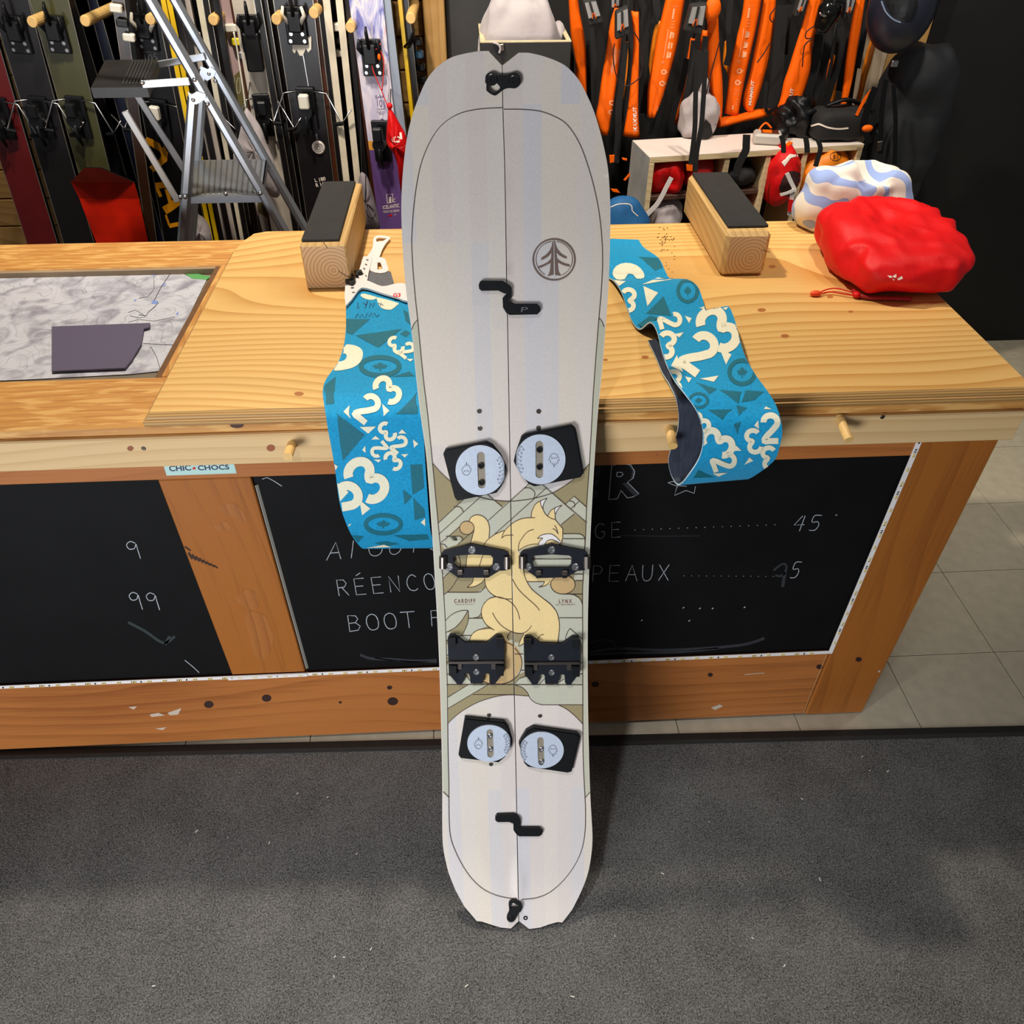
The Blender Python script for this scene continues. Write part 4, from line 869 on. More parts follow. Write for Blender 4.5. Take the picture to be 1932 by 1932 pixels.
pm = MB(); print_text(pm, 'P', *Q([(1180, 850), (1300, 850), (1195, 760)]), BC, 0.0066); part(pm, 'hook_lettering', mat('engrave_grey', (92, 94, 100), 0.5), HR)
NC = frame(890, 120, 0.062112)
def clipset(fr, outl, hole, buts, name):
    mb = MB(); plate(mb, fr(sm(outl, 3, True)), BC, 0.002, 0.0068, [fr(hole)]); t = part(mb, name, M['black'])
    for q, r in buts:
        s_ = MB(); disc(s_, fr([q])[0], r, BC, 0.0, 0.0084, 20, 0.0010); part(s_, 'clip_button', M['black'], t)
clipset(NC, [(405, 520), (415, 400), (440, 330), (540, 275), (650, 275), (780, 340), (930, 345), (1080, 330), (1250, 275), (1340, 285), (1440, 360), (1480, 480), (1470, 600), (1400, 700), (1290, 750), (1120, 740), (960, 790), (780, 930), (685, 965), (560, 910), (470, 840), (440, 780), (440, 620), (410, 570)], [(520, 640), (560, 600), (690, 585), (740, 570), (840, 680), (855, 740), (820, 810), (740, 850), (680, 890), (600, 860), (520, 780)], [((620, 480), 0.0075), ((1275, 510), 0.0070)], 'nose_clip')
clipset(TB, [(880, 1230), (890, 1200), (920, 1187), (960, 1190), (1005, 1210), (1022, 1250), (1010, 1300), (975, 1330), (950, 1390), (920, 1415), (885, 1412), (862, 1385), (865, 1345), (885, 1300)], [(900, 1222), (930, 1214), (985, 1246), (980, 1262), (930, 1262), (897, 1268)], [((895, 1375), 0.0060)], 'tail_clip')

# ================================================================== CLIMBING SKINS
def strip3d(stations, nsub=4, cols=9):
    L3, R3 = [], []
    for (l, r, mode, val) in stations:
        f = (lambda q: atz(*q, val)) if mode == 'z' else (lambda q: aty(*q, val))
        L3.append(f(l)); R3.append(f(r))
    Lc, Rc = catmull(L3, nsub), catmull(R3, nsub)
    return [[a.lerp(b, k / (cols - 1)) for k in range(cols)] for a, b in zip(Lc, Rc)]
def rows_offset(rows, d):
    nr, nc = len(rows), len(rows[0]); out_ = []
    for i in range(nr):
        q = []
        for k in range(nc):
            a = rows[min(i + 1, nr - 1)][k] - rows[max(i - 1, 0)][k]; b = rows[i][min(k + 1, nc - 1)] - rows[i][max(k - 1, 0)]
            n_ = b.cross(a).normalized(); q.append(rows[i][k] + n_ * d)
        out_.append(q)
    return out_
M['plush'] = mat('skin_blue_plush', (0, 150, 200), 0.6, noise=0.2, nscale=260, bump=0.35, bscale=900, sheen=0.1, spec=0.3)
M['glue'] = mat('skin_glue_side', (44, 50, 66), 0.55, noise=0.35, nscale=50, stretch=(6, 0.6, 0.6), bump=0.1, bscale=300)
M['cream'] = mat('skin_print_cream', (234, 228, 200), 0.7, noise=0.05, nscale=200, bump=0.2, bscale=900)
M['teal'] = mat('skin_print_teal', (0, 104, 122), 0.65, noise=0.15, nscale=260, bump=0.3, bscale=900)
def skin(name, label, rows, flip):
    b = rows[0][len(rows[0]) // 2]
    t = thing(name, label, 'climbing skin', (b.x, b.y, ZT), 'climbing skins on the counter')
    sg = flip
    top = MB(); top.grid(rows); bot = MB(); ro = rows_offset(rows, -0.0026 * sg); bot.grid(ro)
    ed_ = MB()
    for k in (0, -1): ed_.grid([[r[k], q[k]] for r, q in zip(rows, ro)])
    ed_.grid([[p, q] for p, q in zip(rows[0], ro[0])]); ed_.grid([[p, q] for p, q in zip(rows[-1], ro[-1])])
    p = top.build('plush_face', M['plush'], t, smooth=True); bot.build('glue_face', M['glue'], t, smooth=True); ed_.build('cut_edge', mat('skin_edge', (196, 214, 220), 0.7), t)
    return t, p, caster(top.bvh())
z = ZT
RS = [((1080, 448), (1205, 452), 'z', z + .005), ((1092, 458), (1215, 467), 'z', z + .010), ((1112, 482), (1243, 487), 'z', z + .022), ((1130, 508), (1255, 511), 'z', z + .013), ((1146, 522), (1265, 525), 'z', z + .005),
      ((1158, 529), (1297, 527), 'z', z + .016), ((1172, 549), (1316, 540), 'z', z + .024), ((1182, 577), (1325, 562), 'z', z + .017), ((1193, 606), (1331, 583), 'z', z + .009), ((1207, 620), (1340, 590), 'z', z + .010),
      ((1226, 607), (1371, 577), 'z', z + .036), ((1239, 623), (1384, 597), 'z', z + .048), ((1249, 661), (1394, 633), 'z', z + .054), ((1260, 692), (1406, 673), 'z', z + .057), ((1273, 717), (1427, 709), 'z', z + .058), ((1292, 742), (1444, 732), 'z', z + .055), ((1312, 770), (1462, 760), 'z', z + .042),
      ((1324, 800), (1472, 788), 'y', .992), ((1327, 830), (1476, 815), 'y', .984), ((1321, 861), (1470, 846), 'y', .982), ((1305, 889), (1458, 872), 'y', .994), ((1282, 915.5), (1412, 904), 'y', 1.026),
      ((1268, 901), (1402, 893), 'y', 1.052), ((1261, 874), (1398, 866), 'y', 1.068), ((1264, 851), (1402, 844), 'y', 1.076), ((1276, 820), (1412, 812), 'y', 1.079), ((1280, 787), (1415, 780), 'y', 1.080), ((1276, 757), (1410, 748), 'y', 1.084), ((1264, 729), (1400, 720), 'z', z + .006), ((1249, 704), (1385, 692), 'z', z + .005), ((1236, 673), (1370, 660), 'z', z + .005), ((1226, 652), (1355, 638), 'z', z + .005), ((1222, 644), (1350, 630), 'z', z + .005)]
rskin, rsp, RC = skin('climbing_skin', 'blue patterned climbing skin rippling over the counter edge, dark underside showing', strip3d(RS), -1)
LS = [((668, 550), (780, 545), 'z', z + .005), ((654, 575), (782, 560), 'z', z + .005), ((653, 606), (784, 590), 'z', z + .005), ((652, 627), (786, 612), 'z', z + .006), ((648, 655), (790, 642), 'z', z + .006), ((637, 685), (792, 680), 'z', z + .008), ((616, 714), (793, 710), 'z', z + .014), ((609, 736), (794, 733), 'z', z + .017), ((611, 760), (795, 758), 'z', z + .010),
      ((615, 785), (797, 783), 'y', 1.078), ((619, 812), (799, 812), 'y', 1.072), ((626, 849), (801, 850), 'y', 1.068), ((633.5, 896), (804, 898), 'y', 1.064), ((639, 939), (807, 940), 'y', 1.060), ((646, 968), (809, 970), 'y', 1.058), ((657, 997), (812, 1000), 'y', 1.060), ((668, 1017), (816, 1018), 'y', 1.068), ((684, 1035), (820, 1034), 'y', 1.080), ((690, 1028), (824, 1026), 'y', 1.094), ((682, 1000), (822, 996), 'y', 1.098), ((672, 950), (816, 945), 'y', 1.1)]
lskin, lsp, LC = skin('climbing_skin', 'blue patterned climbing skin with white tip hook hanging behind the splitboard', strip3d(LS), -1)

# printed pattern: figure motifs, corner darts, leaf roundels, dark facets
def glyph(mb, cast, c, size, ang, kind):
    a = math.radians(ang); ca, sa = math.cos(a), math.sin(a)
    tr = lambda p: (c[0] + size * (p[0] * ca - p[1] * sa), c[1] + size * (p[0] * sa + p[1] * ca))
    if kind == '3':
        pts = [(0.42 * math.cos(math.radians(t)) + 0.02, -0.40 + 0.36 * math.sin(math.radians(t))) for t in range(-165, 75, 15)] + [(0.42 * math.cos(math.radians(t)) + 0.02, 0.40 + 0.36 * math.sin(math.radians(t))) for t in range(-75, 166, 15)]
    else:
        pts = [(0.40 * math.cos(math.radians(t)), -0.36 + 0.36 * math.sin(math.radians(t))) for t in range(-185, 45, 15)] + [(0.1, 0.12), (-0.22, 0.45), (-0.36, 0.72), (0.0, 0.72), (0.45, 0.72)]
    print_band(mb, sm([tr(p) for p in pts], 3), size * 0.34, cast, 0.0009, 9)
def dart(mb, cast, a, b, c): print_fill(mb, [a, b, c], cast, 0.0008, step=4)
LEAF = [(0, -1), (.18, -.6), (.42, -.72), (.36, -.2), (.7, -.45), (.78, -.2), (1, -.1), (.6, .25), (.66, .45), (.12, .42), (.1, .95), (-.1, .95), (-.12, .42), (-.66, .45), (-.6, .25), (-1, -.1), (-.78, -.2), (-.7, -.45), (-.36, -.2), (-.42, -.72), (-.18, -.6)]
def roundel(mb, cast, c, rx, ry, wd):
    e_ = ellipse(c[0], c[1], rx, ry, 60); print_band(mb, e_ + e_[:1], wd, cast, 0.0006, 5)
    print_fill(mb, [(c[0] + p[0] * rx * 0.42, c[1] + p[1] * ry * 0.5) for p in LEAF], cast, 0.0005)
K1 = frame(600, 430, 0.16049); K2 = frame(590, 700, 0.18121); K3 = frame(1130, 440, 0.25361)
cr_ = MB(); tl_ = MB()
p1 = lambda x, y: K1([(x, y)])[0]; p2 = lambda x, y: K2([(x, y)])[0]; p3 = lambda x, y: K3([(x, y)])[0]
for c, s_, a, k in [(p2(775, 205), 33, -45, '3'), (p2(570, 385), 33, 38, '2'), (p2(780, 625), 22, 140, '3'), (p2(900, 760), 21, 40, '2'), (p2(690, 815), 20, -130, '2'), (p2(835, 935), 22, -40, '3'), (p2(555, 1140), 52, -42, '3'), (p2(305, 1370), 50, 40, '2'), (p1(920, 1380), 20, 142, '3'), (p1(1050, 1440), 19, 40, '2')]: glyph(cr_, LC, c, s_, a, k)
print_fill(cr_, sm(K1([(300, 1385), (400, 1378), (490, 1410), (528, 1470), (510, 1560), (440, 1630), (330, 1668), (190, 1680), (232, 1600), (262, 1500)]), 3, True), LC, 0.0007, step=4, holes=[sm(K1([(265, 1490), (320, 1482), (340, 1510), (310, 1560), (225, 1572)]), 2, True)])
for t_ in [[(320, 425), (385, 360), (395, 495)], [(725, 345), (800, 415), (740, 470)], [(490, 580), (660, 575), (578, 650)], [(890, 650), (930, 605), (975, 648)], [(610, 710), (655, 672), (700, 710)], [(515, 820), (548, 775), (552, 850)], [(1045, 710), (1100, 755), (1055, 795)], [(920, 865), (995, 860), (960, 898)], [(635, 918), (715, 920), (685, 950)], [(485, 1335), (600, 1430), (515, 1500)], [(1170, 1530), (1172, 1610), (1125, 1575)], [(225, 965), (262, 992), (238, 1030)], [(255, 1160), (375, 1258), (285, 1355)], [(340, 1605), (405, 1585), (355, 1640)], [(560, 1838), (740, 1805), (820, 1830)]]: dart(cr_, LC, *K2(t_))
for t_ in [[(905, 1478), (950, 1432), (945, 1500)], [(1020, 1390), (1060, 1352), (1105, 1370)], [(1040, 1545), (1125, 1545), (1085, 1575)]]: dart(cr_, LC, *K1(t_))
print_fill(cr_, sm(K1([(500, 800), (540, 775), (700, 820), (690, 830), (640, 850), (560, 838)]), 2, True), LC, 0.0007, step=4)
print_fill(cr_, sm(K1([(690, 830), (740, 828), (940, 885), (930, 910), (860, 965), (770, 955), (720, 915)]), 2, True), LC, 0.0007, step=4)
cr_.build('cream_print', M['cream'], lsp, kind='stuff', recalc=False)
roundel(tl_, LC, p1(730, 1630), 36, 17, 9); roundel(tl_, LC, p2(735, 1595), 33, 17, 8)
for t_ in [[(330, 1070), (610, 1075), (400, 1260), (332, 1230)], [(440, 1265), (985, 1188), (710, 1410)], [(1000, 960), (1060, 1000), (1090, 1150), (1030, 1090)], [(860, 1755), (1070, 1690), (1140, 1745)], [(960, 1250), (1030, 1205), (1085, 1235), (1040, 1285)]]: print_fill(tl_, K1(t_), LC, 0.0004, step=4)
for t_ in [[(110, 150), (240, 60), (225, 340), (140, 350)], [(250, 440), (540, 665), (315, 935), (285, 760)], [(860, 450), (1085, 220), (1095, 450)], [(1015, 975), (1140, 970), (1160, 1215), (1040, 1290)], [(940, 1235), (1035, 1310), (955, 1395)], [(1045, 1320), (1165, 1440), (1170, 1520), (1060, 1555)], [(395, 1700), (530, 1720), (470, 1790), (420, 1740)], [(640, 1790), (760, 1770), (900, 1800), (760, 1825)], [(840, 1710), (1190, 1700), (1215, 1750), (1010, 1770)]]: print_fill(tl_, K2(t_), LC, 0.0004, step=4)
tl_.build('teal_print', M['teal'], lsp, kind='stuff', recalc=False)
ink = MB()
for pts in ([(470, 880), (465, 945), (490, 940)], [(530, 880), (560, 910), (585, 860), (555, 950)], [(605, 945), (615, 890), (650, 935), (665, 880)], [(710, 890), (770, 915), (740, 880), (735, 925)], [(440, 1060), (470, 1010), (490, 1060), (520, 1015), (540, 1060)], [(560, 1060), (575, 1005), (600, 1050), (630, 1000), (645, 1050)], [(660, 1000), (690, 1050), (720, 1020)]): print_line(ink, K1(pts), 1.1, LC, 0.001)
ink.build('pen_writing', mat('pen_ink', (24, 48, 84), 0.6), lsp, kind='stuff', recalc=False)
cr_ = MB(); tl_ = MB()
for c, s_, a, k in [(p3(885, 720), 52, -40, '3'), (p3(745, 890), 48, 36, '2'), (p3(500, 835), 30, 10, '3'), (p3(530, 655), 26, 75, '2'), (p3(880, 1560), 38, -60, '3'), (p3(1275, 1450), 33, 0, '2'), (p3(1155, 1545), 27, 165, '3'), (p3(930, 1700), 28, 70, '2'), (p3(215, 500), 26, 5, '3'), (p3(555, 1110), 26, 0, '3'), (p3(745, 1410), 26, -50, '3'), (p3(1270, 1670), 26, 170, '3')]: glyph(cr_, RC, c, s_, a, k)
print_fill(cr_, sm(K3([(100, 300), (130, 245), (200, 222), (280, 240), (330, 290), (335, 335), (280, 340), (255, 310), (215, 305), (190, 345), (130, 345)]), 2, True), RC, 0.0008, step=4)
for t_ in [[(320, 385), (440, 330), (550, 345)], [(330, 395), (440, 445), (360, 545)], [(110, 350), (200, 360), (150, 395)], [(640, 618), (690, 635), (670, 672)], [(555, 755), (630, 740), (600, 778)], [(895, 855), (985, 905), (945, 980)], [(535, 990), (580, 910), (625, 1035)], [(750, 1085), (890, 1062), (855, 1108)], [(640, 1068), (690, 1080), (668, 1115)], [(1240, 1290), (1225, 1310), (1285, 1312)], [(965, 1620), (1020, 1578), (1060, 1615)], [(845, 1785), (955, 1778), (890, 1808)], [(1080, 1720), (1120, 1665), (1148, 1690)], [(1185, 1390), (1155, 1430), (1190, 1455)], [(745, 560), (785, 545), (780, 565)], [(920, 560), (965, 545), (945, 575)], [(520, 1005), (525, 1035), (560, 1035)]]: dart(cr_, RC, *K3(t_))
cr_.build('cream_print', M['cream'], rsp, kind='stuff', recalc=False)
roundel(tl_, RC, p3(660, 430), 18, 20, 7); roundel(tl_, RC, p3(1065, 1035), 24, 22, 8); roundel(tl_, RC, p3(740, 1245), 17, 13, 5)
for t_ in [[(290, 175), (440, 185), (490, 270), (420, 280)], [(350, 600), (480, 470), (540, 615)], [(270, 690), (380, 615), (450, 630), (330, 700)], [(720, 1110), (880, 1160), (820, 1200)], [(890, 1165), (1060, 1180), (1040, 1270)], [(1090, 1170), (1225, 1180), (1160, 1240), (1060, 1260)], [(810, 1315), (990, 1310), (920, 1390)], [(1020, 1280), (1100, 1300), (1040, 1360)], [(740, 1760), (860, 1815), (700, 1820)], [(1000, 1420), (1060, 1400), (1030, 1500)]]: print_fill(tl_, K3(t_), RC, 0.0004, step=4)
tl_.build('teal_print', M['teal'], rsp, kind='stuff', recalc=False)

# tip hardware of the left skin, lying on the plywood
def flat(outl, h0, h1, name, m, par, holes=()):
    mb = MB(); plate(mb, outl, TPC, h0, h1, holes); return mb.build(name, m, par)
hk = flat(sm(K1([(330, 735), (345, 705), (450, 650), (545, 668), (650, 710), (760, 752), (860, 735), (950, 715), (1035, 725), (1052, 810), (1062, 928), (940, 885), (740, 825), (640, 790), (545, 768), (480, 800), (335, 985)]), 2, True), 0.0085, 0.0125, 'tip_hook', M['white'], lskin)
mk = MB(); print_text(mk, 'G3', *K1([(880, 815), (968, 812), (885, 768)]), plane_cast((0, 0, ZT + 0.0128), (0, 0, 1)), 0.0, 0.03); mk.build('hook_lettering', M['red'], hk, kind='stuff')
lv = flat(sm(K1([(290, 650), (305, 628), (390, 605), (405, 640), (440, 668), (452, 705), (430, 740), (395, 748), (330, 712), (285, 690)]), 2, True), 0.0127, 0.021, 'cam_lever', M['rubber'], lskin)
mb = MB(); disc(mb, p1(405, 708), 0.0035, plane_cast((0, 0, ZT + 0.021), (0, 0, 1)), 0, 0.0015, 14, 0.0008); mb.build('rivet', M['steel'], lv)
flat(K1([(440, 600), (520, 588), (535, 615), (480, 625), (490, 662), (455, 650)]), 0.0127, 0.019, 'cam_jaw', M['rubber'], lskin)
flat(sm(K1([(612, 548), (740, 585), (858, 548), (908, 728), (760, 752), (580, 692)]), 1, True), 0.0045, 0.0075, 'fabric_tab', mat('grey_canvas', (104, 104, 108), 0.9, noise=0.3, nscale=120, stretch=(6, 1, 1)), lskin)
flat(sm(K1([(640, 392), (700, 385), (790, 410), (815, 480), (832, 552), (740, 582), (622, 552), (615, 470)]), 2, True), 0.0076, 0.0096, 'end_plate', M['white'], lskin, [K1([(705, 455), (740, 455), (765, 530), (705, 540)])])
ls_ = flat(sm(K1([(482, 605), (515, 480), (545, 395), (600, 400), (640, 385), (635, 450), (600, 600), (580, 690), (500, 670)]), 2, True), 0.0098, 0.0118, 'ladder_strap', M['white'], lskin)
nt_ = MB()
for a, b in (((575, 440), (602, 437)), ((560, 488), (586, 498)), ((540, 535), (562, 552)), ((525, 590), (545, 606)), ((565, 622), (582, 634))): print_line(nt_, K1([a, b]), 1.8, TPC, 0.0122)
nt_.build('strap_notches', M['rubber'], ls_, kind='stuff')
flat(sm(K1([(575, 395), (620, 320), (650, 250), (655, 165), (690, 132), (760, 128), (830, 140), (853, 155), (800, 220), (750, 310), (715, 388)]), 2, True), 0.006, 0.0076, 'tip_strap', M['white'], lskin, [K1([(685, 165), (720, 150), (820, 160), (765, 192), (692, 200)])])

# ================================================================== BLOCKS
def mat_endgrain(cx, cz):
    m = bpy.data.materials.new('end_grain'); m.use_nodes = True; nt = m.node_tree; b = nt.nodes['Principled BSDF']; L = nt.links.new; N = nt.nodes.new
    tc = N('ShaderNodeTexCoord'); mp = N('ShaderNodeMapping'); mp.inputs['Location'].default_value = (-cx, 0, -cz); L(tc.outputs['Object'], mp.inputs[0])
    wv = N('ShaderNodeTexWave'); wv.wave_type = 'RINGS'; wv.rings_direction = 'Y'; wv.inputs['Scale'].default_value = 44; wv.inputs['Distortion'].default_value = 1.2; wv.inputs['Detail'].default_value = 2; wv.inputs['Detail Scale'].default_value = 0.3; L(mp.outputs[0], wv.inputs['Vector'])
    mx = N('ShaderNodeMix'); mx.data_type = 'RGBA'; mx.inputs['A'].default_value = S(218, 184, 142); mx.inputs['B'].default_value = S(188, 148, 106)
    pw_ = N('ShaderNodeMath'); pw_.operation = 'POWER'; pw_.inputs[1].default_value = 2.5; L(wv.outputs['Fac'], pw_.inputs[0]); L(pw_.outputs[0], mx.inputs['Factor'])
    L(mx.outputs['Result'], b.inputs['Base Color']); b.inputs['Roughness'].default_value = 0.75
    return m
def block(label, x0, x1, y0, y1, h, ch, pad, ring, crack):
    t = thing('support_block', label, 'wood block', ((x0 + x1) / 2, (y0 + y1) / 2, ZT), 'padded support blocks')
    mb = MB(); mb.box((x0, y0, ZT + 0.0004), (x1, y1, ZT + h), ch)
    for i, f in enumerate(mb.f):
        if max(mb.v[j].y for j in f) < y0 + 0.0005: mb.mi[i] = 1
    bo = mb.build('beam', [M['beam'], mat_endgrain(*ring)], t)
    px0, px1, py0, py1 = pad
    pb = MB(); pb.box((px0, py0, ZT + h + 0.0002), (px1, py1, ZT + h + 0.0062), 0.0012); pb.build('rubber_pad', M['rubber'], t)
    cb_ = MB(); C_ = plane_cast((0, y0, 0), (0, -1, 0))
    for c in crack: print_line(cb_, c, 1.3, C_, 0.0003)
    cb_.build('crack', mat('crack_dark', (92, 60, 32), 0.8), bo, kind='stuff')
block('square timber block with black rubber top, on the worktop left of the splitboard', -0.343, -0.252, 1.545, 1.905, 0.093, 0.003, (-0.341, -0.266, 1.562, 1.902), (0.014, 0.040), [K1([(240, 505), (300, 545), (350, 570), (415, 582)]), [(609, 452), (612, 460), (618, 468)]])
block('square timber block with black rubber top, between right skin and red sack', 0.524, 0.618, 1.560, 1.925, 0.094, 0.008, (0.531, 0.616, 1.585, 1.915), (0.012, 0.040), [frame(1380, 280, 0.16149)([(360, 1182), (400, 1198), (445, 1212)])])

# ================================================================== MAP WELL
mp_ = MB(); x0 = -1.55
WPC = plane_cast((0, 0, MZ), (0, 0, 1))
def mat_map():
    m = bpy.data.materials.new('topo_map'); m.use_nodes = True; nt = m.node_tree; b = nt.nodes['Principled BSDF']; L = nt.links.new; N = nt.nodes.new
    tc = N('ShaderNodeTexCoord'); n = N('ShaderNodeTexNoise'); n.inputs['Scale'].default_value = 16; n.inputs['Detail'].default_value = 6; n.inputs['Distortion'].default_value = 1.2; L(tc.outputs['Object'], n.inputs['Vector'])
    cr = N('ShaderNodeValToRGB'); e = cr.color_ramp.elements; e[0].position = 0.33; e[0].color = S(150, 148, 160); e[1].position = 0.55; e[1].color = S(206, 206, 214); L(n.outputs['Fac'], cr.inputs[0])
    n2 = N('ShaderNodeTexNoise'); n2.inputs['Scale'].default_value = 5; n2.inputs['Detail'].default_value = 2; L(tc.outputs['Object'], n2.inputs['Vector'])
    mr = N('ShaderNodeMath'); mr.operation = 'MULTIPLY'; mr.inputs[1].default_value = 26; L(n2.outputs['Fac'], mr.inputs[0])
    fr_ = N('ShaderNodeMath'); fr_.operation = 'FRACT'; L(mr.outputs[0], fr_.inputs[0])
    gt = N('ShaderNodeMath'); gt.operation = 'GREATER_THAN'; gt.inputs[1].default_value = 0.93; L(fr_.outputs[0], gt.inputs[0])
    sc_ = N('ShaderNodeMath'); sc_.operation = 'MULTIPLY'; sc_.inputs[1].default_value = 0.35; L(gt.outputs[0], sc_.inputs[0])
    mx = N('ShaderNodeMix'); mx.data_type = 'RGBA'; L(sc_.outputs[0], mx.inputs['Factor']); L(cr.outputs[0], mx.inputs['A']); mx.inputs['B'].default_value = S(96, 92, 108)
    L(mx.outputs['Result'], b.inputs['Base Color']); b.inputs['Roughness'].default_value = 0.25
    return m
far = [(120, 518), (200, 516), (242, 515), (300, 513), (340, 514), (355, 522), (390, 527)]
mb = MB(); pts = [WPC(*p)[0] for p in far] + [WPC(*p)[0] for p in [(388, 532), (306, 700), (250, 706), (60, 716)]] + [V((-1.5, my0 + 0.01, MZ)), V((-1.5, my1 - 0.02, MZ))]
mb.prism(pts, (0, 0, 0.0006)); mpo = mb.build('topographic_map', mat_map()); tag(mpo, 'grey relief map sunk in the counter well left of the plywood', 'map'); recenter(mpo)
mb = MB(); MPC = plane_cast((0, 0, MZ + 0.0006), (0, 0, 1))
for pts, wd in (([(323, 514), (305, 540), (291, 567), (299, 571), (293, 578), (279, 590), (276, 596), (262, 594)], 1.2), ([(242, 640), (290, 648), (318, 652)][:0] or [(270, 648), (300, 650), (328, 651)], 1.0), ([(285, 655), (296, 675), (303, 700)], 1.0), ([(290, 517), (291, 545), (279, 560), (262, 563)], 0.8), ([(242, 590), (255, 585), (268, 592), (275, 598), (262, 600), (245, 596)], 0.8), ([(242, 608), (262, 603), (290, 606), (330, 598)], 0.7)): print_line(mb, pts, wd, MPC, 0.0003)
mb.build('map_roads', mat('map_ink', (58, 52, 62), 0.5), mpo, kind='stuff')
mb = MB()
for pl in ([(288, 567), (298, 568), (296, 574), (286, 573)], [(308, 540), (314, 536), (312, 534), (305, 540)], [(252, 567), (258, 564), (256, 569)], [(331, 593), (337, 588), (336, 595)], [(286, 517), (294, 515), (290, 522)]): print_fill(mb, pl, MPC, 0.0004)
mb.build('map_lakes', mat('map_blue', (128, 152, 214), 0.4), mpo, kind='stuff')
mb = MB(); print_fill(mb, [(120, 512), (242, 510), (300, 508), (345, 509), (370, 516), (398, 522), (390, 528), (362, 526), (350, 518), (338, 513), (300, 513), (242, 517), (120, 520)], MPC, 0.0003)
mb.build('green_border', mat('map_green', (92, 160, 92), 0.5), mpo)
mb = MB(); pts = [WPC(*p)[0] + V((0, 0, 0.004)) for p in [(100, 622), (285, 615), (284, 623), (273, 626), (268, 655), (250, 685), (238, 700), (100, 706)]]
mb.prism(pts, (0, 0, 0.003)); fo = mb.build('folder', mat('slate_card', (92, 84, 106), 0.55)); tag(fo, 'slate purple folder lying on the map', 'folder'); recenter(fo)

# ================================================================== RED SACK and striped cloth
from mathutils import noise as NZ
def wrinkle(p, a, f, seed=0.0):
    q = p * f + V((seed, seed * 1.7, -seed))
    return a * (abs(NZ.noise(q)) * 2 - 0.5 + 0.4 * NZ.noise(q * 2.3))
c0 = V((0.880, 1.572, ZT + 0.052))
def sackf(q, d):
    q = q.copy(); k = -wrinkle(q, 0.013, 8, 3.1) - wrinkle(q, 0.007, 19, 1.7); q += d * k
    if q.y < 0: q.z *= 1 + 0.9 * q.y / 0.2 * 0.45          # mouth end lies lower than the filled back
    q.z = max(q.z, -0.0515)
    return q
rs_ = thing('stuff_sack', 'bright red nylon drawstring sack slumped at the right of the worktop', 'bag', (c0.x, c0.y, ZT))
mb = MB(); mb.blob(c0, (0.128, 0.158, 0.066), 96, 56, sackf, power=0.62); so = mb.build('sack_body', M['red'], rs_, smooth=True)
SC = caster(mb.bvh()); W3 = frame(1380, 280, 0.16149)
mb = MB(); mb.tube(catmull([atz(*p, ZT + 0.006) for p in W3([(1420, 1660), (1500, 1720), (1650, 1745), (1920, 1755), (2100, 1760)])], 4), 0.0045, 8); mb.build('hem', mat('red_hem', (150, 10, 16), 0.5), rs_, smooth=True)
for pts in ([(1440, 1690), (1300, 1650), (1200, 1635), (1110, 1650), (1040, 1680)], [(1440, 1720), (1320, 1700), (1200, 1680), (1120, 1680), (1040, 1695)]):
    mb = MB(); mb.tube(catmull([atz(*p, ZT + 0.006) for p in W3(pts)], 4), 0.0013, 6); mb.build('drawcord', M['red'], rs_, smooth=True)
mb = MB(); mb.blob(atz(*W3([(985, 1695)])[0], ZT + 0.006), (0.012, 0.007, 0.006), 14, 8); mb.build('cord_toggle', mat('toggle_orange', (236, 70, 20), 0.4), rs_, smooth=True)
mb = MB(); mb.blob(atz(*W3([(1462, 1710)])[0], ZT + 0.007), (0.008, 0.009, 0.0065), 14, 8); mb.build('cord_lock', M['red'], rs_, smooth=True)
mb = MB()
for pl in ([(1820, 1482), (1870, 1488), (1880, 1505), (1850, 1512)], [(1880, 1490), (1925, 1468), (1925, 1505), (1900, 1510)], [(1880, 1520), (1905, 1528), (1892, 1545)], [(1935, 1520), (1990, 1490), (2000, 1520), (1950, 1540)]): print_fill(mb, W3(pl), SC, 0.0012)
mb.build('sack_emblem', M['print_white'], so, kind='stuff')
def mat_stripecloth():
    m = bpy.data.materials.new('striped_cloth'); m.use_nodes = True; nt = m.node_tree; b = nt.nodes['Principled BSDF']; L = nt.links.new; N = nt.nodes.new
    tc = N('ShaderNodeTexCoord'); wv = N('ShaderNodeTexWave'); wv.bands_direction = 'DIAGONAL'; wv.inputs['Scale'].default_value = 6; wv.inputs['Distortion'].default_value = 16; wv.inputs['Detail'].default_value = 1; wv.inputs['Detail Scale'].default_value = 1.2; L(tc.outputs['Object'], wv.inputs['Vector'])
    cr = N('ShaderNodeValToRGB'); cr.color_ramp.interpolation = 'CONSTANT'; e = cr.color_ramp.elements; e[0].color = S(146, 166, 214); e[1].position = 0.42; e[1].color = S(226, 218, 204); L(wv.outputs['Fac'], cr.inputs[0])
    L(cr.outputs[0], b.inputs['Base Color']); b.inputs['Roughness'].default_value = 0.9; b.inputs['Sheen Weight'].default_value = 0.2
    return m
c1 = V((0.890, 1.812, ZT + 0.066))
def clothf(q, d):
    q = q + d * wrinkle(q, 0.022, 10, 8.3)
    r = math.hypot(q.x - 0.02, q.y + 0.01)
    if q.z > 0.02 and r < 0.05: q.z -= 0.05 * (1 - (r / 0.05) ** 2)     # hollow in the rolled cloth
    q.z = max(q.z, -0.0655)
    return q
mb = MB(); mb.blob(c1, (0.122, 0.054, 0.088), 60, 36, clothf, power=0.7)
co = mb.build('rolled_cloth', mat_stripecloth(), smooth=True); tag(co, 'blue and cream plush cloth bundled behind the red sack', 'cloth'); recenter(co)

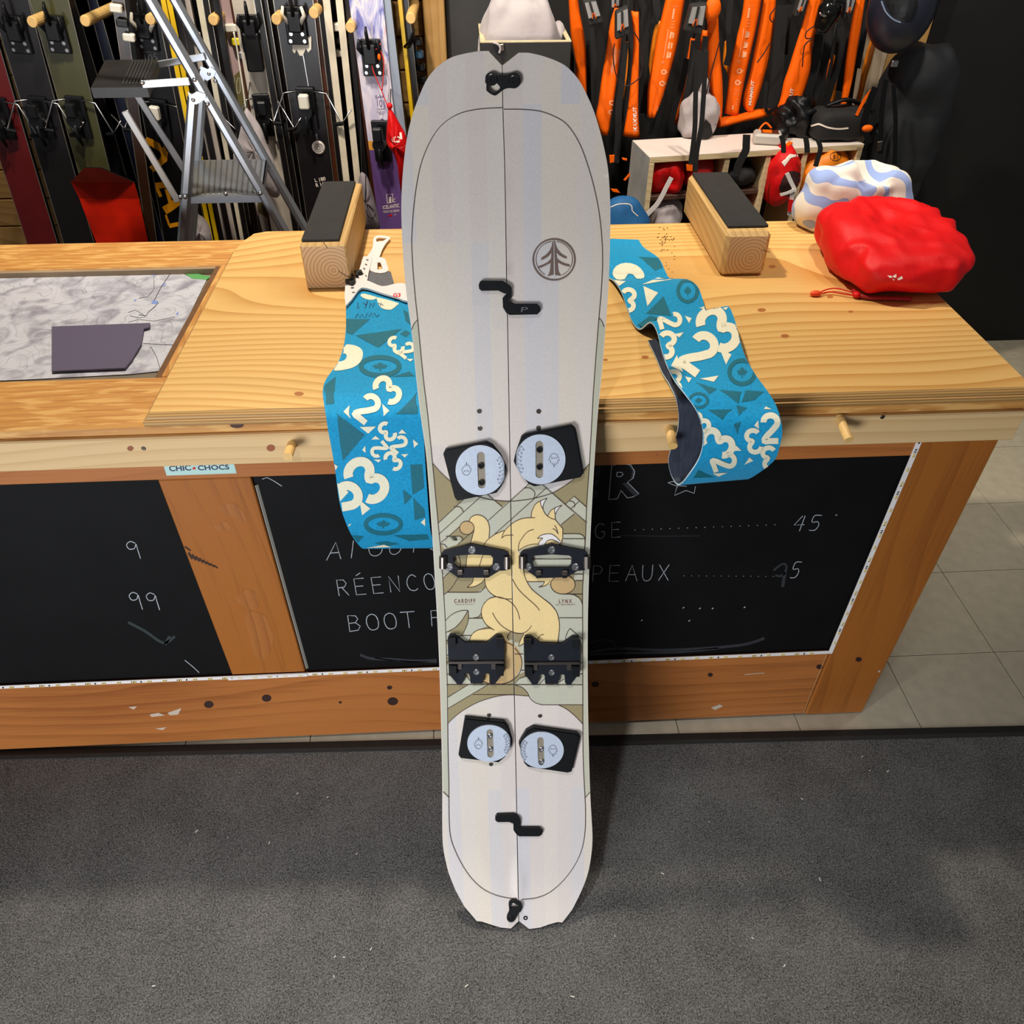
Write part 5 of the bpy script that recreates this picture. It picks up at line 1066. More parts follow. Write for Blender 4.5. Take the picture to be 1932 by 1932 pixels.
# ================================================================== SKI WALL (left)
def zv(v, y): return aty(400, v, y).z
class Ski: pass
SKI_N = [0]
def ski(label, u0, u1, y, w, th, yaw, face, side, group='skis racked along the wall', z0=0.02, z1=1.80, name='ski'):
    a = aty(u0, 0, y); b = aty(u1, 430, y); A = (a - b).normalized()
    base = b + A * ((z0 - b.z) / A.z); L_ = (z1 - z0) / A.z
    edge_on = yaw > 70
    yw = math.radians(yaw if not edge_on else 90 + math.degrees(math.atan2(-b.x, y)) - (86 - yaw) * 0.5); Nn = V((math.sin(yw), -math.cos(yw), 0)); Nn = (Nn - A * Nn.dot(A)).normalized(); X = A.cross(Nn).normalized()
    if X.x < 0 and abs(yaw) < 80: X = -X
    t = thing(name, label, 'ski', (base.x, base.y, 0), group)
    rings = []; K = 16
    for i in range(K + 1):
        f = i / K; wd = w * (0.5 + 0.07 * (abs(f - 0.45) / 0.55) ** 2 * 2)
        if f > 0.93: wd *= math.sqrt(max(0.02, 1 - ((f - 0.93) / 0.072) ** 2))
        up = 0.05 * max(0, (f - 0.88) / 0.12) ** 2
        c = base + A * (L_ * f) + Nn * up
        hh = th / 2 * (1.0 if 0.15 < f < 0.85 else 0.6)
        rings.append([c - X * wd + Nn * hh, c + X * wd + Nn * hh, c + X * wd - Nn * hh, c - X * wd - Nn * hh])
    mb = MB(); n = len(rings)
    for k in range(4):
        k2 = (k + 1) % 4; mb.grid([[r[k], r[k2]] for r in rings], 0 if k == 0 else 1)
    mb.add(rings[0], [(0, 1, 2, 3)], 1); mb.add(rings[-1], [(3, 2, 1, 0)], 1)
    bare = side is edge
    bo = mb.build('ski_body', [face, blk if bare else side], t)
    if bare:
        for k in ((0, 1) if not edge_on else (1, 2) if rings[8][1].y < rings[8][0].y else (0, 3)):
            mb = MB(); mb.tube([r[k] for r in rings[:-1]], 0.0012, 5); mb.build('steel_edge', edge, t)
    s_ = Ski(); s_.t = t; s_.body = bo; s_.A = A; s_.N = Nn; s_.X = X; s_.base = base; s_.th = th; s_.w = w
    s_.P = lambda z_, dx=0, dn=0: base + A * ((z_ - z0) / A.z) + X * dx + Nn * (th / 2 + dn)
    s_.cast = plane_cast(base + Nn * (th / 2), Nn)
    return s_
def bx(s_, z_, dx, dn, h, ch=0.002):
    mb = MB(); mb.obox(s_.P(z_, dx, dn), s_.X, s_.A, s_.N, h, ch); return mb
def bind(s_, vt, vh, y, col=None, brake=True, accent=None):
    col = col or M['black']; zt, zh = zv(vt, y), zv(vh, y); w = min(s_.w, 0.075)
    t = bx(s_, zt, 0, 0.007, (w * 0.40, 0.048, 0.007)).build('binding_toe', col, s_.t)
    bx(s_, zt + 0.012, 0, 0.024, (w * 0.26, 0.026, 0.012), 0.004).build('toe_tower', col, t)
    for sg in (-1, 1):
        mb = MB(); mb.tube([s_.P(zt + 0.008, sg * w * 0.2, 0.026), s_.P(zt + 0.03, sg * w * 0.42, 0.034), s_.P(zt + 0.052, sg * w * 0.34, 0.036)], [0.007, 0.006, 0.004], 8); mb.build('toe_wing', accent or col, t, smooth=True)
        mb = MB(); mb.cyl(s_.P(zt - 0.02, sg * w * 0.22, 0.013), s_.P(zt - 0.02, sg * w * 0.22, 0.017), 0.005, 10); mb.build('screw', M['steel'], t)
        mb = MB(); mb.cyl(s_.P(zt - 0.038, sg * w * 0.27, 0.013), s_.P(zt - 0.038, sg * w * 0.27, 0.017), 0.005, 10); mb.build('screw', M['steel'], t)
    mb = MB(); mb.tube([s_.P(zt + 0.03, 0, 0.03), s_.P(zt + 0.07, 0, 0.045), s_.P(zt + 0.085, 0, 0.04)], [0.012, 0.010, 0.006], 10, flat=0.5); mb.build('toe_lever', col, t, smooth=True)
    h = bx(s_, zh, 0, 0.007, (w * 0.36, 0.06, 0.007)).build('binding_heel', col, s_.t)
    mb = MB(); mb.cyl(s_.P(zh, 0, 0.012), s_.P(zh, 0, 0.055), w * 0.27, 16); mb.build('heel_turret', col, h)
    bx(s_, zh + 0.03, 0, 0.05, (w * 0.2, 0.02, 0.012), 0.004).build('heel_cap', accent or col, h)
    mb = MB(); mb.tube([s_.P(zh - 0.01, 0, 0.05), s_.P(zh - 0.05, 0, 0.045), s_.P(zh - 0.075, 0, 0.03)], [0.011, 0.009, 0.005], 10, flat=0.6); mb.build('heel_lever', col, h, smooth=True)
    if brake:
        for sg in (-1, 1):
            mb = MB(); mb.tube([s_.P(zh + 0.05, sg * w * 0.3, 0.012), s_.P(zh + 0.045, sg * (s_.w * 0.5 + 0.012), 0.014), s_.P(zh - 0.035, sg * (s_.w * 0.5 + 0.052), 0.03), s_.P(zh + 0.005, sg * (s_.w * 0.5 + 0.085), 0.035)], 0.0026, 6); mb.build('brake_arm', M['steel'], h, smooth=True)
            mb = MB(); mb.tube([s_.P(zh - 0.04, sg * (s_.w * 0.5 + 0.03), 0.024), s_.P(zh - 0.035, sg * (s_.w * 0.5 + 0.056), 0.031)], 0.006, 8); mb.build('brake_pad', col, h)
def side_clips(s_, v, y, cols, n=2, sgn=1):
    for k in range(n):
        z_ = zv(v + k * 26, y); bx(s_, z_, sgn * 0.012 * (k - 0.5), 0.012, (0.016, 0.010, 0.012), 0.003).build('binding_clip', cols[k % len(cols)], s_.t)
Y1 = 2.74
MK = lambda n, c, r=0.35: mat(n, c, r, noise=0.12, nscale=20)
blk, blk2 = MK('ski_black', (14, 14, 16)), MK('ski_charcoal', (24, 22, 25), 0.35)
edge = mat('ski_edge', (150, 144, 132), 0.3, 0.6)
brown = MK('ski_brown', (48, 28, 16)); yel = MK('ski_yellow', (232, 190, 20)); pale = MK('ski_pale', (206, 194, 186))
M['amber'] = mat('print_amber', (236, 156, 16), 0.45)
KL = frame(240, 230, 0.11388)
s1 = ski('wide black ski with big amber block letters, behind the stepladder', 272, 340, 2.80, 0.120, 0.018, -4, blk, edge)
pr = MB()
print_line(pr, KL([(300, 300), (420, 350), (570, 440), (618, 520), (610, 620), (520, 690), (405, 790)]), 13, s1.cast, 0.0006)
print_line(pr, KL([(470, 1060), (660, 1035), (700, 1060)]), 12, s1.cast, 0.0006); print_line(pr, KL([(500, 1110), (560, 1240)]), 6, s1.cast, 0.0006); print_line(pr, KL([(650, 1110), (715, 1330)]), 7, s1.cast, 0.0006); print_line(pr, KL([(615, 1470), (700, 1420), (860, 1300)]), 16, s1.cast, 0.0006)
print_line(pr, KL([(640, 1540), (700, 1720)]), 4, s1.cast, 0.0006); print_line(pr, KL([(695, 1722), (870, 1688)]), 8, s1.cast, 0.0006)
pr.build('ski_lettering', M['amber'], s1.body, kind='stuff', recalc=False)
pr = MB(); print_text(pr, 'MONTANA', (272, 101), (295, 99), (271, 90), s1.cast, 0.0006); print_text(pr, '105', (274, 117), (298, 114), (272, 103), s1.cast, 0.0006); pr.build('ski_lettering', mat('print_grey', (120, 118, 116), 0.5), s1.body, kind='stuff', recalc=False)
bind(s1, 58, 222, 2.80, accent=M['offwhite'])
s = ski('thin dark brown ski at the far left of the rack', 224, 284, 2.70, 0.030, 0.016, 8, brown, edge); side_clips(s, 12, 2.7, [M['offwhite'], M['black']], 3)
for i, (u0, u1, y, fc, sd, lb, yw) in enumerate([
    (308, 394, 2.72, yel, yel, 'yellow ski standing edge-on, left one of the bright pair', 82), (319, 405, 2.72, yel, yel, 'yellow ski standing edge-on, right one of the bright pair', 82),
    (335, 421, 2.76, pale, pale, 'pale narrow ski edge-on just right of the yellow pair', 80), (343, 430, 2.70, blk, blk2, 'black ski edge-on behind the upper ladder rail', 80),
    (355, 440, 2.73, pale, pale, 'pale pink ski edge-on behind the upper ladder rail', 78), (366, 448, 2.84, blk, MK('ski_teal', (8, 60, 66)), 'dark teal ski deep in the rack', 60),
    (377, 455, 2.72, brown, MK('ski_cream', (214, 204, 180)), 'dark ski with thin cream sidewall', 80), (388, 462, 2.70, blk, edge, 'black ski edge-on with bare metal edge', 82), (398, 470, 2.73, MK('ski_darkbrown', (40, 24, 20)), edge, 'dark maroon ski edge-on in the middle of the rack', 82), (409, 484, 2.68, blk, blk, 'thick plain black ski edge-on beside the olive ski', 76)]):
    s = ski(lb, u0, u1, y, 0.075, 0.013 if fc is yel or sd is pale else 0.017, yw, fc, sd)
    if i in (3, 6, 8): side_clips(s, 68, y, [M['offwhite'], M['black']], 2)
    if i in (0, 6): side_clips(s, 250, y, [M['alu'], M['amber']], 3)
def mat_patch(name, cols, sc_=14):
    m = bpy.data.materials.new(name); m.use_nodes = True; nt = m.node_tree; b = nt.nodes['Principled BSDF']; L = nt.links.new; N = nt.nodes.new
    tc = N('ShaderNodeTexCoord'); mp = N('ShaderNodeMapping'); mp.inputs['Scale'].default_value = (1, 1, 0.4); mp.inputs['Rotation'].default_value = (0, 0.3, 0); L(tc.outputs['Object'], mp.inputs[0])
    vo = N('ShaderNodeTexVoronoi'); vo.inputs['Scale'].default_value = sc_; L(mp.outputs[0], vo.inputs['Vector'])
    sp = N('ShaderNodeSeparateColor'); L(vo.outputs['Color'], sp.inputs[0])
    cr = N('ShaderNodeValToRGB'); cr.color_ramp.interpolation = 'CONSTANT'; e = cr.color_ramp.elements; e[0].color = S(*cols[0]); e[1].color = S(*cols[1]); e[1].position = 1 / len(cols)
    for i, c in enumerate(cols[2:]):
        q = e.new((i + 2) / len(cols)); q.color = S(*c)
    L(sp.outputs[0], cr.inputs[0]); L(cr.outputs[0], b.inputs['Base Color']); b.inputs['Roughness'].default_value = 0.4
    return m
s = ski('ski patched in olive, white and pink with yellow binding clips', 427, 505, 2.72, 0.062, 0.018, 25, mat_patch('ski_floral', [(120, 112, 70), (206, 196, 190), (196, 168, 168), (30, 28, 28), (44, 40, 38)]), edge)
side_clips(s, 50, 2.72, [M['offwhite'], mat('clip_yellow', (236, 212, 30), 0.4), M['alu']], 3)
lg = MB(); print_line(lg, sm([(448, 148), (452, 148), (453, 172), (448, 176), (446, 160), (448, 148)], 2), 1.0, s.cast, 0.0008); lg.build('ski_lettering', M['offwhite'], s.body, kind='stuff', recalc=False)
s6 = ski('pale grey ski carrying an all-black binding, beside the olive ski', 463, 532, 2.70, 0.070, 0.018, 10, MK('ski_bone', (196, 186, 172)), blk); bind(s6, 62, 216, 2.70)
bx(s6, zv(95, 2.7), 0, 0.02, (0.024, 0.05, 0.016), 0.004).build('binding_rail', M['black'], s6.t)
for i, (u0, u1, y, lb) in enumerate([(489, 560, 2.72, 'black ski edge-on right of the pale grey ski'), (501, 571, 2.74, 'charcoal ski edge-on with light edge, third left of the dowel'), (514, 582, 2.80, 'dark ski tucked behind the wide black ski')]):
    ski(lb, u0, u1, y, 0.08, 0.019, 72, blk2, edge)
s8 = ski('broad matt black ski with round silver tag above the left support block', 554, 612, 2.70, 0.105, 0.018, 0, blk2, edge)
bind(s8, 48, 205, 2.70, accent=M['offwhite'])
tb = MB(); P8 = s8.cast
plate(tb, [(552, 72), (588, 68), (588, 92), (582, 98), (578, 90), (572, 104), (566, 104), (560, 92), (557, 100), (553, 96)], P8, 0.0, 0.008); tb.build('heel_plate', M['offwhite'], s8.t)
mb = MB(); print_line(mb, [(572, 104), (582, 162)], 1.3, P8, 0.002); mb.build('rail_line', M['steel'], s8.t)
mb = MB(); print_line(mb, [(597, 252), (599, 265)], 3.4, P8, 0.002); mb.build('strap_tag', M['steel'], s8.t)
mb = MB(); disc(mb, (601, 278), 0.0205, P8, 0.0, 0.006, 28); cn = mb.build('round_tag', mat('tag_silver', (226, 216, 210), 0.5, 0.0, noise=0.25, nscale=90), s8.t)
mb = MB()
for r in (4, 7.5): print_line(mb, ellipse(601, 278, r, r, 20), 0.8, P8, 0.0064, True)
mb.build('tag_lettering', M['rubber'], cn, kind='stuff', recalc=False)
mb = MB(); print_text(mb, 'L 180', (595, 344), (615, 340), (593, 337), P8, 0.0006, 0.02); print_text(mb, 'R 14', (597, 353), (612, 350), (595, 346), P8, 0.0006, 0.02); mb.build('ski_lettering', M['print_white'], s8.body, kind='stuff', recalc=False)
wsd = MK('ski_whiteside', (226, 214, 190))
s = ski('black ski edge-on with cream sidewall, left of the pair beside the broad black ski', 616, 664, 2.72, 0.085, 0.020, 84, blk, wsd); side_clips(s, 52, 2.72, [M['offwhite'], M['black']], 3)
s = ski('black ski edge-on with cream sidewall, right of the pair beside the purple ski', 640, 684, 2.72, 0.085, 0.020, 84, blk, wsd); side_clips(s, 52, 2.72, [M['black'], M['offwhite']], 3)
ski('black ski deep in the rack behind the cream-edged pair', 628, 676, 2.83, 0.10, 0.018, 5, blk, edge)
for i, (u0, u1, lb) in enumerate([(299, 383, 'slim dark ski edge-on touching the yellow pair'), (330, 414, 'slim black ski edge-on right of the yellow pair'), (438, 512, 'slim black ski edge-on against the olive patched ski'), (448, 520, 'slim brown ski edge-on left of the pale grey ski'), (484, 556, 'slim black ski edge-on touching the pale grey ski'), (594, 646, 'slim black ski edge-on right of the broad black ski'), (604, 654, 'slim maroon ski edge-on right of the broad black ski'), (654, 700, 'slim black ski edge-on left of the purple ski'), (664, 712, 'slim charcoal ski edge-on touching the purple ski')]):
    s = ski(lb, u0, u1, 2.74, 0.08, 0.015, 84, blk, [edge, blk2, MK('ski_rust', (70, 34, 18))][i % 3] if i % 3 != 2 or 'ski_rust' not in bpy.data.materials else bpy.data.materials['ski_rust'])
    if i % 2: side_clips(s, 170 + i * 8, 2.74, [M['black'], M['alu']], 3)
# purple ski
def mat_purple():
    m = bpy.data.materials.new('ski_purple_scribble'); m.use_nodes = True; nt = m.node_tree; b = nt.nodes['Principled BSDF']; L = nt.links.new; N = nt.nodes.new
    tc = N('ShaderNodeTexCoord'); mp = N('ShaderNodeMapping'); mp.inputs['Scale'].default_value = (1, 1, 0.35); L(tc.outputs['Object'], mp.inputs[0])
    n = N('ShaderNodeTexNoise'); n.inputs['Scale'].default_value = 22; n.inputs['Detail'].default_value = 6; n.inputs['Distortion'].default_value = 2; L(mp.outputs[0], n.inputs['Vector'])
    cr = N('ShaderNodeValToRGB'); e = cr.color_ramp.elements; e[0].position = 0.36; e[0].color = S(104, 104, 176); e[1].position = 0.56; e[1].color = S(228, 218, 222); q = e.new(0.46); q.color = S(178, 176, 214); q = e.new(0.68); q.color = S(226, 150, 160)
    L(n.outputs['Fac'], cr.inputs[0])
    sx = N('ShaderNodeSeparateXYZ'); L(tc.outputs['Object'], sx.inputs[0])
    gt = N('ShaderNodeMath'); gt.operation = 'LESS_THAN'; gt.inputs[1].default_value = zv(287, 2.66); L(sx.outputs[2], gt.inputs[0])
    g2 = N('ShaderNodeMath'); g2.operation = 'LESS_THAN'; g2.inputs[1].default_value = zv(270, 2.66); L(sx.outputs[2], g2.inputs[0])
    g3 = N('ShaderNodeMath'); g3.operation = 'LESS_THAN'; g3.inputs[1].default_value = zv(120, 2.66); L(sx.outputs[2], g3.inputs[0])
    def mix(f, a, col):
        x = N('ShaderNodeMix'); x.data_type = 'RGBA'; L(f, x.inputs['Factor']); L(a, x.inputs['A']); x.inputs['B'].default_value = S(*col); return x.outputs['Result']
    half = N('ShaderNodeMath'); half.operation = 'MULTIPLY'; half.inputs[1].default_value = 0.7; L(g3.outputs[0], half.inputs[0])
    o_ = mix(half.outputs[0], cr.outputs[0], (222, 212, 224)); o_ = mix(g2.outputs[0], o_, (232, 160, 60)); o_ = mix(gt.outputs[0], o_, (104, 74, 134))
    L(o_, b.inputs['Base Color']); b.inputs['Roughness'].default_value = 0.4
    return m
s10 = ski('lilac ski with purple tail and red leash cord, left of the splitboard', 692, 742, 2.66, 0.092, 0.020, -8, mat_purple(), mat('ski_greyside', (150, 156, 172), 0.4))
bind(s10, 110, 268, 2.66, brake=False)
C10 = s10.cast; mb = MB()
print_text(mb, '101', (712, 201), (726, 203), (711, 187), C10, 0.0006); print_text(mb, 'COLLAGE', (711, 208), (726, 207), (711, 204), C10, 0.0006); print_line(mb, [(711, 211), (727, 211)], 0.6, C10, 0.0006); print_text(mb, '82mm', (715, 216), (725, 216), (715, 212), C10, 0.0006); print_text(mb, 'Saba', (708, 186), (724, 184), (708, 180), C10, 0.0006)
print_line(mb, ellipse(721, 227, 2.4, 2.8, 14), 1.6, C10, 0.0006, True); print_line(mb, ellipse(722, 236, 1.8, 2, 12), 1.4, C10, 0.0006, True)
mb.build('ski_lettering', mat('print_violet', (84, 70, 126), 0.5), s10.body, kind='stuff', recalc=False)
mb = MB(); print_text(mb, 'ICELANTIC', (723, 395), (754, 391), (722, 388), C10, 0.0006, 0.02); print_text(mb, 'return to nature', (724, 402), (754, 399), (723, 397), C10, 0.0006)
print_line(mb, [(731, 383), (729, 367), (741, 366), (740, 382), (731, 383)], 1.3, C10, 0.0006); print_text(mb, '1', (734, 382), (738, 382), (734, 371), C10, 0.0006, 0.03); print_text(mb, 'c', (741, 382), (746, 381), (741, 375), C10, 0.0006)
print_text(mb, 'made', (742, 406), (748, 405), (742, 404), C10, 0.0006)
mb.build('ski_lettering', M['print_white'], s10.body, kind='stuff', recalc=False)
mb = MB(); print_fill(mb, [(734, 405), (740, 404), (739, 408), (733, 408)], C10, 0.0007); mb.build('ski_mark', M['red'], s10.body)
cordm = mat('cord_red', (224, 44, 30), 0.5)
for pts in ([(710, 98), (706, 108), (708, 128), (716, 148), (724, 166)], [(722, 92), (728, 110), (727, 140), (725, 166)], [(724, 166), (730, 182), (736, 198), (737, 206)], [(709, 92), (718, 86), (722, 78)], [(716, 96), (722, 108)]):
    mb = MB(); mb.tube(catmull([C10(*p)[0] + C10(*p)[1] * 0.03 for p in pts], 5), 0.0017, 6); mb.build('leash_cord', cordm, s10.t, smooth=True)
mb = MB(); mb.blob(C10(720, 103)[0] + C10(720, 103)[1] * 0.034, (0.005, 0.004, 0.009), 10, 8); mb.build('cord_toggle', M['orange'], s10.t, smooth=True)
def pouch(label, name, outl, y, m, th=0.035, cat='bag', group=None, neck=None, parent_cast=None):
    """gathered cloth pouch: outline at its real distance, puffed front and back"""
    P = [aty(u, v, y) for u, v in sm(outl, 3, True)]; n = len(P)
    c = sum(P, V((0, 0, 0))) / n; mb = MB(); rings = []
    for f, d in ((0.0, 1.0), (0.35, 0.92), (0.65, 0.72), (0.88, 0.38), (1.0, 0.0)):
        rings.append([c.lerp(p, f) + V((0, -1, 0)) * (th * d * (1 + 0.5 * NZ.noise(p * 30))) for p in P])
    mb.grid(rings, cu=True)
    mb.grid([[c.lerp(p, f) + V((0, 1, 0)) * (th * 0.6 * d) for p in P] for f, d in ((1.0, 0.0), (0.88, 0.38), (0.65, 0.72), (0.0, 1.0))], cu=True)
    t = thing(name, label, cat, (c.x, c.y, min(p.z for p in P)), group)
    b_ = mb.build('pouch_body', m, t, smooth=True); cst = caster(mb.bvh())
    tp = max(P, key=lambda p: p.z); mb = MB(); mb.tube([tp + V((0, 0, -0.004)), tp.lerp(V((tp.x, WY - 0.042, 1.2)), 0.5), V((tp.x - 0.005, WY - 0.0405, zv(37, WY)))], 0.0015, 6); mb.build('hang_cord', M['web'], t, smooth=True)
    return t, b_, cst
t, b_, CP = pouch('red drawstring pouch with white letters hanging from the purple ski', 'drawstring_pouch', [(733, 207), (738, 206), (748, 222), (758, 240), (766, 256), (774, 300), (764, 330), (757, 365), (752, 320), (742, 290), (730, 272), (729, 250), (731, 225)], 2.56, M['red'], 0.03)
mb = MB(); print_text(mb, 'C', (738, 268), (753, 270), (741, 256), CP, 0.001, 0.04); print_line(mb, [(755, 250), (757, 262), (748, 268)], 4, CP, 0.001); print_line(mb, [(755, 282), (768, 275)], 4, CP, 0.001); mb.build('pouch_lettering', M['print_white'], b_, kind='stuff', recalc=False)
mb = MB(); mb.blob(aty(735, 200, 2.56), (0.009, 0.008, 0.009), 10, 8); mb.build('cord_lock', M['red'], t, smooth=True)
for i, (u0, u1, lb) in enumerate([(722, 772, 'blue-grey ski edge-on, left of two beside the purple ski'), (733, 783, 'blue-grey ski edge-on, right of two beside the purple ski')]):
    ski(lb, u0, u1, 2.70, 0.09, 0.018, 80, blk2, mat('ski_steelblue', (150, 160, 176), 0.4))
s = ski('thin yellow ski edge-on by the timber post', 757, 802, 2.76, 0.09, 0.011, 76, yel, yel); side_clips(s, 70, 2.76, [M['black'], M['black2']], 5)
s = ski('black ski edge-on by the timber post, beside the yellow one', 768, 813, 2.78, 0.09, 0.016, 76, blk, edge); side_clips(s, 82, 2.78, [M['black'], MK('clip_blue', (40, 90, 120)), M['black']], 4)
mb = MB(); mb.tube([aty(768, 88, 2.7), aty(775, 78, 2.66), aty(781, 55, 2.66)], [0.012, 0.009, 0.004], 8, flat=0.5); mb.build('binding_lever', M['black'], s.t, smooth=True)
# second row deep in the rack and the stretch left of the picture
for i, u in enumerate([20, 75, 130, 180, 222, 300, 420, 470, 535, 585]):
    dk = [blk, brown, blk2, MK('ski_navy', (18, 22, 40)), MK('ski_umber', (56, 34, 20))][i % 5]
    ski(['first', 'second', 'third', 'fourth', 'fifth', 'sixth', 'seventh', 'eighth', 'ninth', 'tenth'][i] + ' dark ski from the left in the shadowed rear row', u, u + (965 - u) * 0.15, 2.885, 0.11, 0.016, 0, dk, edge)
for i, (u, fc, lb) in enumerate([(-60, MK('ski_wine', (96, 18, 20)), 'wine red ski at the outer left end of the rack'), (20, blk2, 'charcoal ski second from the left end of the rack'), (95, MK('ski_olive', (70, 70, 40)), 'olive ski third from the left end of the rack')]):
    s = ski(lb, u, u + (965 - u) * 0.13, 2.72, 0.10, 0.018, 0, fc, edge); bind(s, 60, 215, 2.72)
# red board foot low at the left
rb = ski('red-orange board foot leaning low at the left edge', 92, 224, 2.62, 0.16, 0.012, 0, mat('board_red', (196, 30, 8), 0.35, noise=0.35, nscale=12), blk, z1=0.90, name='snow_board'); rb.t['category'] = 'board'
# dowel pegs of the rack
rack = thing('ski_rack', 'plank rail with round wooden pegs holding the skis', 'ski rack', (-0.7, WY - 0.03, 1.2))
MB().box((XA - 0.2, WY - 0.040, zv(37, WY) - 0.045), (xp0 - 0.004, WY - 0.0225, zv(37, WY) + 0.045), 0.003).build('peg_rail', M['plank'], rack)
for (u, v) in [(283, 37), (402, 38), (521, 37), (592, 25), (661, 52), (775, 35), (160, 40), (60, 42)]:
    e_ = aty(u, v, 2.62); mb = MB(); mb.tube([V((e_.x, WY - 0.040, e_.z - 0.004)), e_ + V((0, 0.004, 0)), e_], [0.0145, 0.0145, 0.0125], 16); mb.build('rack_peg', M['dowel'], rack)
# white pouches on cords
t, b_, CP = pouch('white cloth pouch on a long cord behind the ladder', 'drawstring_pouch', [(463, 205), (468, 206), (482, 224), (494, 244), (503, 272), (520, 312), (528, 368), (505, 369), (470, 350), (440, 300), (450, 260), (458, 222)], 2.58, M['whitecloth'], 0.03)
mb = MB(); mb.tube(catmull([aty(u, v, 2.60) for u, v in [(441, 60), (447, 90), (453, 130), (459, 170), (464, 206)]], 4), 0.0024, 6); mb.build('cord', M['offwhite'], t, smooth=True)
pouch('small white pouch low behind the ladder leg', 'drawstring_pouch', [(371, 398), (374, 404), (386, 412), (396, 430), (400, 462), (380, 470), (366, 465), (368, 420)], 2.58, M['whitecloth'], 0.025)
t, b_, CP = pouch('grey cloth pouch with black cord between block and purple ski', 'drawstring_pouch', [(680, 327), (686, 326), (694, 336), (702, 360), (712, 400), (716, 432), (690, 436), (674, 400), (676, 350)], 2.55, mat('grey_cloth', (128, 118, 124), 0.85, noise=0.08, nscale=20), 0.025)
mb = MB(); mb.tube(catmull([CP(u, v)[0] + V((0, -0.004, 0)) if CP(u, v) else aty(u, v, 2.52) for u, v in [(690, 330), (690, 360), (690, 385), (694, 405), (702, 411), (709, 402)]], 4), 0.0016, 6); mb.build('cord', M['web'], t, smooth=True)

# ================================================================== STEPLADDER
YN, YFR = 2.12, 2.42
def down(a, b, z_=0.012): return b + (b - a) * ((z_ - b.z) / (b.z - a.z))
ld = thing('stepladder', 'aluminium folding stepladder behind the left end of the counter', 'ladder', (-0.6, 2.27, 0))
def bar(p0, p1, w, d, name, m=M['alu'], nrm=(0, 1, 0)):
    A = (p1 - p0).normalized(); Y = V(nrm); Y = (Y - A * Y.dot(A)).normalized(); X = A.cross(Y)
    mb = MB(); mb.obox((p0 + p1) / 2, A, Y, X, ((p1 - p0).length / 2, d, w), min(w, d) * 0.55); return mb.build(name, m, ld)
for y, pa, pb in ((YN, (284, 0), (532, 428)), (YFR, (330, 0), (568, 418))):
    a, b = aty(*pa, y), aty(*pb, y); bar(a + (a - b) * 0.75, down(a, b), 0.0115, 0.0125, 'rail')
for y, pa, pb in ((YN, (365, 178), (345, 449)), (YFR, (384, 130), (361, 447))):
    a, b = aty(*pa, y), aty(*pb, y); bar(a, down(a, b), 0.0125, 0.0115, 'leg')
for y, q in ((YN, [(355, 172), (362, 178), (372, 172), (388, 177), (389, 186), (372, 196), (360, 197)]), (YFR, [(378, 124), (392, 130), (398, 126), (408, 134), (404, 144), (392, 152), (380, 146)])):
    mb = MB(); mb.prism([aty(u, v, y - 0.0135) for u, v in q], (0, -0.0025, 0)); br_ = mb.build('hinge_bracket', M['alu'], ld)
    for k in (1, 4):
        p = aty(*q[k], y - 0.016); mb = MB(); mb.blob(p + V((0, 0, -0.012)), (0.005, 0.003, 0.005), 10, 6); mb.build('rivet', M['steel'], br_, smooth=True)
bar(aty(240, 205, YN), aty(340, 376, YN - 0.0), 0.0085, 0.003, 'brace', mat('brace_grey', (160, 158, 154), 0.4, 0.6)).location = (0, -0.02, 0)
bar(aty(256, 165, YFR), aty(352, 318, YFR), 0.0095, 0.003, 'brace', mat('brace_grey2', (150, 150, 150), 0.4, 0.6)).location = (0, -0.02, 0)
bar(aty(272, 156, YN), aty(362, 150, YN), 0.0085, 0.003, 'arm').location = (0, -0.018, 0)
bar(aty(295, 120, YFR), aty(390, 104, YFR), 0.0085, 0.003, 'arm').location = (0, -0.018, 0)
# step with ribs
n0, n1 = aty(354, 364, YN), aty(493, 362, YN); f0, f1 = aty(362, 315, YFR), aty(503, 300, YFR)
zs = (n0.z + n1.z + f0.z + f1.z) / 4
for p in (n0, n1, f0, f1): p.z = zs
mb = MB(); mb.prism([n0, n1, f1, f0], (0, 0, -0.004)); stp = mb.build('step', M['alu'], ld)
mb = MB(); mb.prism([n0 + V((0, -0.002, 0)), n1 + V((0, -0.002, 0)), n1 + V((0, -0.002, -0.017)), n0 + V((0, -0.002, -0.017))], (0, 0.003, 0)); mb.build('step_lip', M['alu'], stp)
mb = MB(); mb.prism([n1, f1, f1 + V((0, 0, -0.02)), n1 + V((0, 0, -0.02))], (-0.003, 0, 0)); mb.build('step_lip', M['alu'], stp)
for k in range(13):
    t_ = 0.04 + k * 0.075; a, b = n0.lerp(n1, t_), f0.lerp(f1, t_); bar2 = MB(); bar2.obox((a + b) / 2 + V((0, 0, 0.001)), (b - a), (b - a).cross(V((0, 0, 1))), (0, 0, 1), ((b - a).length * 0.46, 0.0022, 0.0012), 0.0006); bar2.build('rib', mat('rib_grey', (120, 120, 118), 0.4, 0.7) if k == 0 else bpy.data.materials['rib_grey'], stp)
q0, q1 = aty(170, 163, YN), aty(276, 160, YN); r0, r1 = aty(200, 118, YFR), aty(300, 116, YFR); zp = (q1.z + r1.z) / 2
mb = MB(); pp = [V((p.x, p.y, zp)) for p in (q0, q1, r1, r0)]; mb.prism(pp, (0, 0, -0.022)); pl_ = mb.build('platform', mat('platform_black', (30, 30, 30), 0.45, noise=0.3, nscale=30), ld)
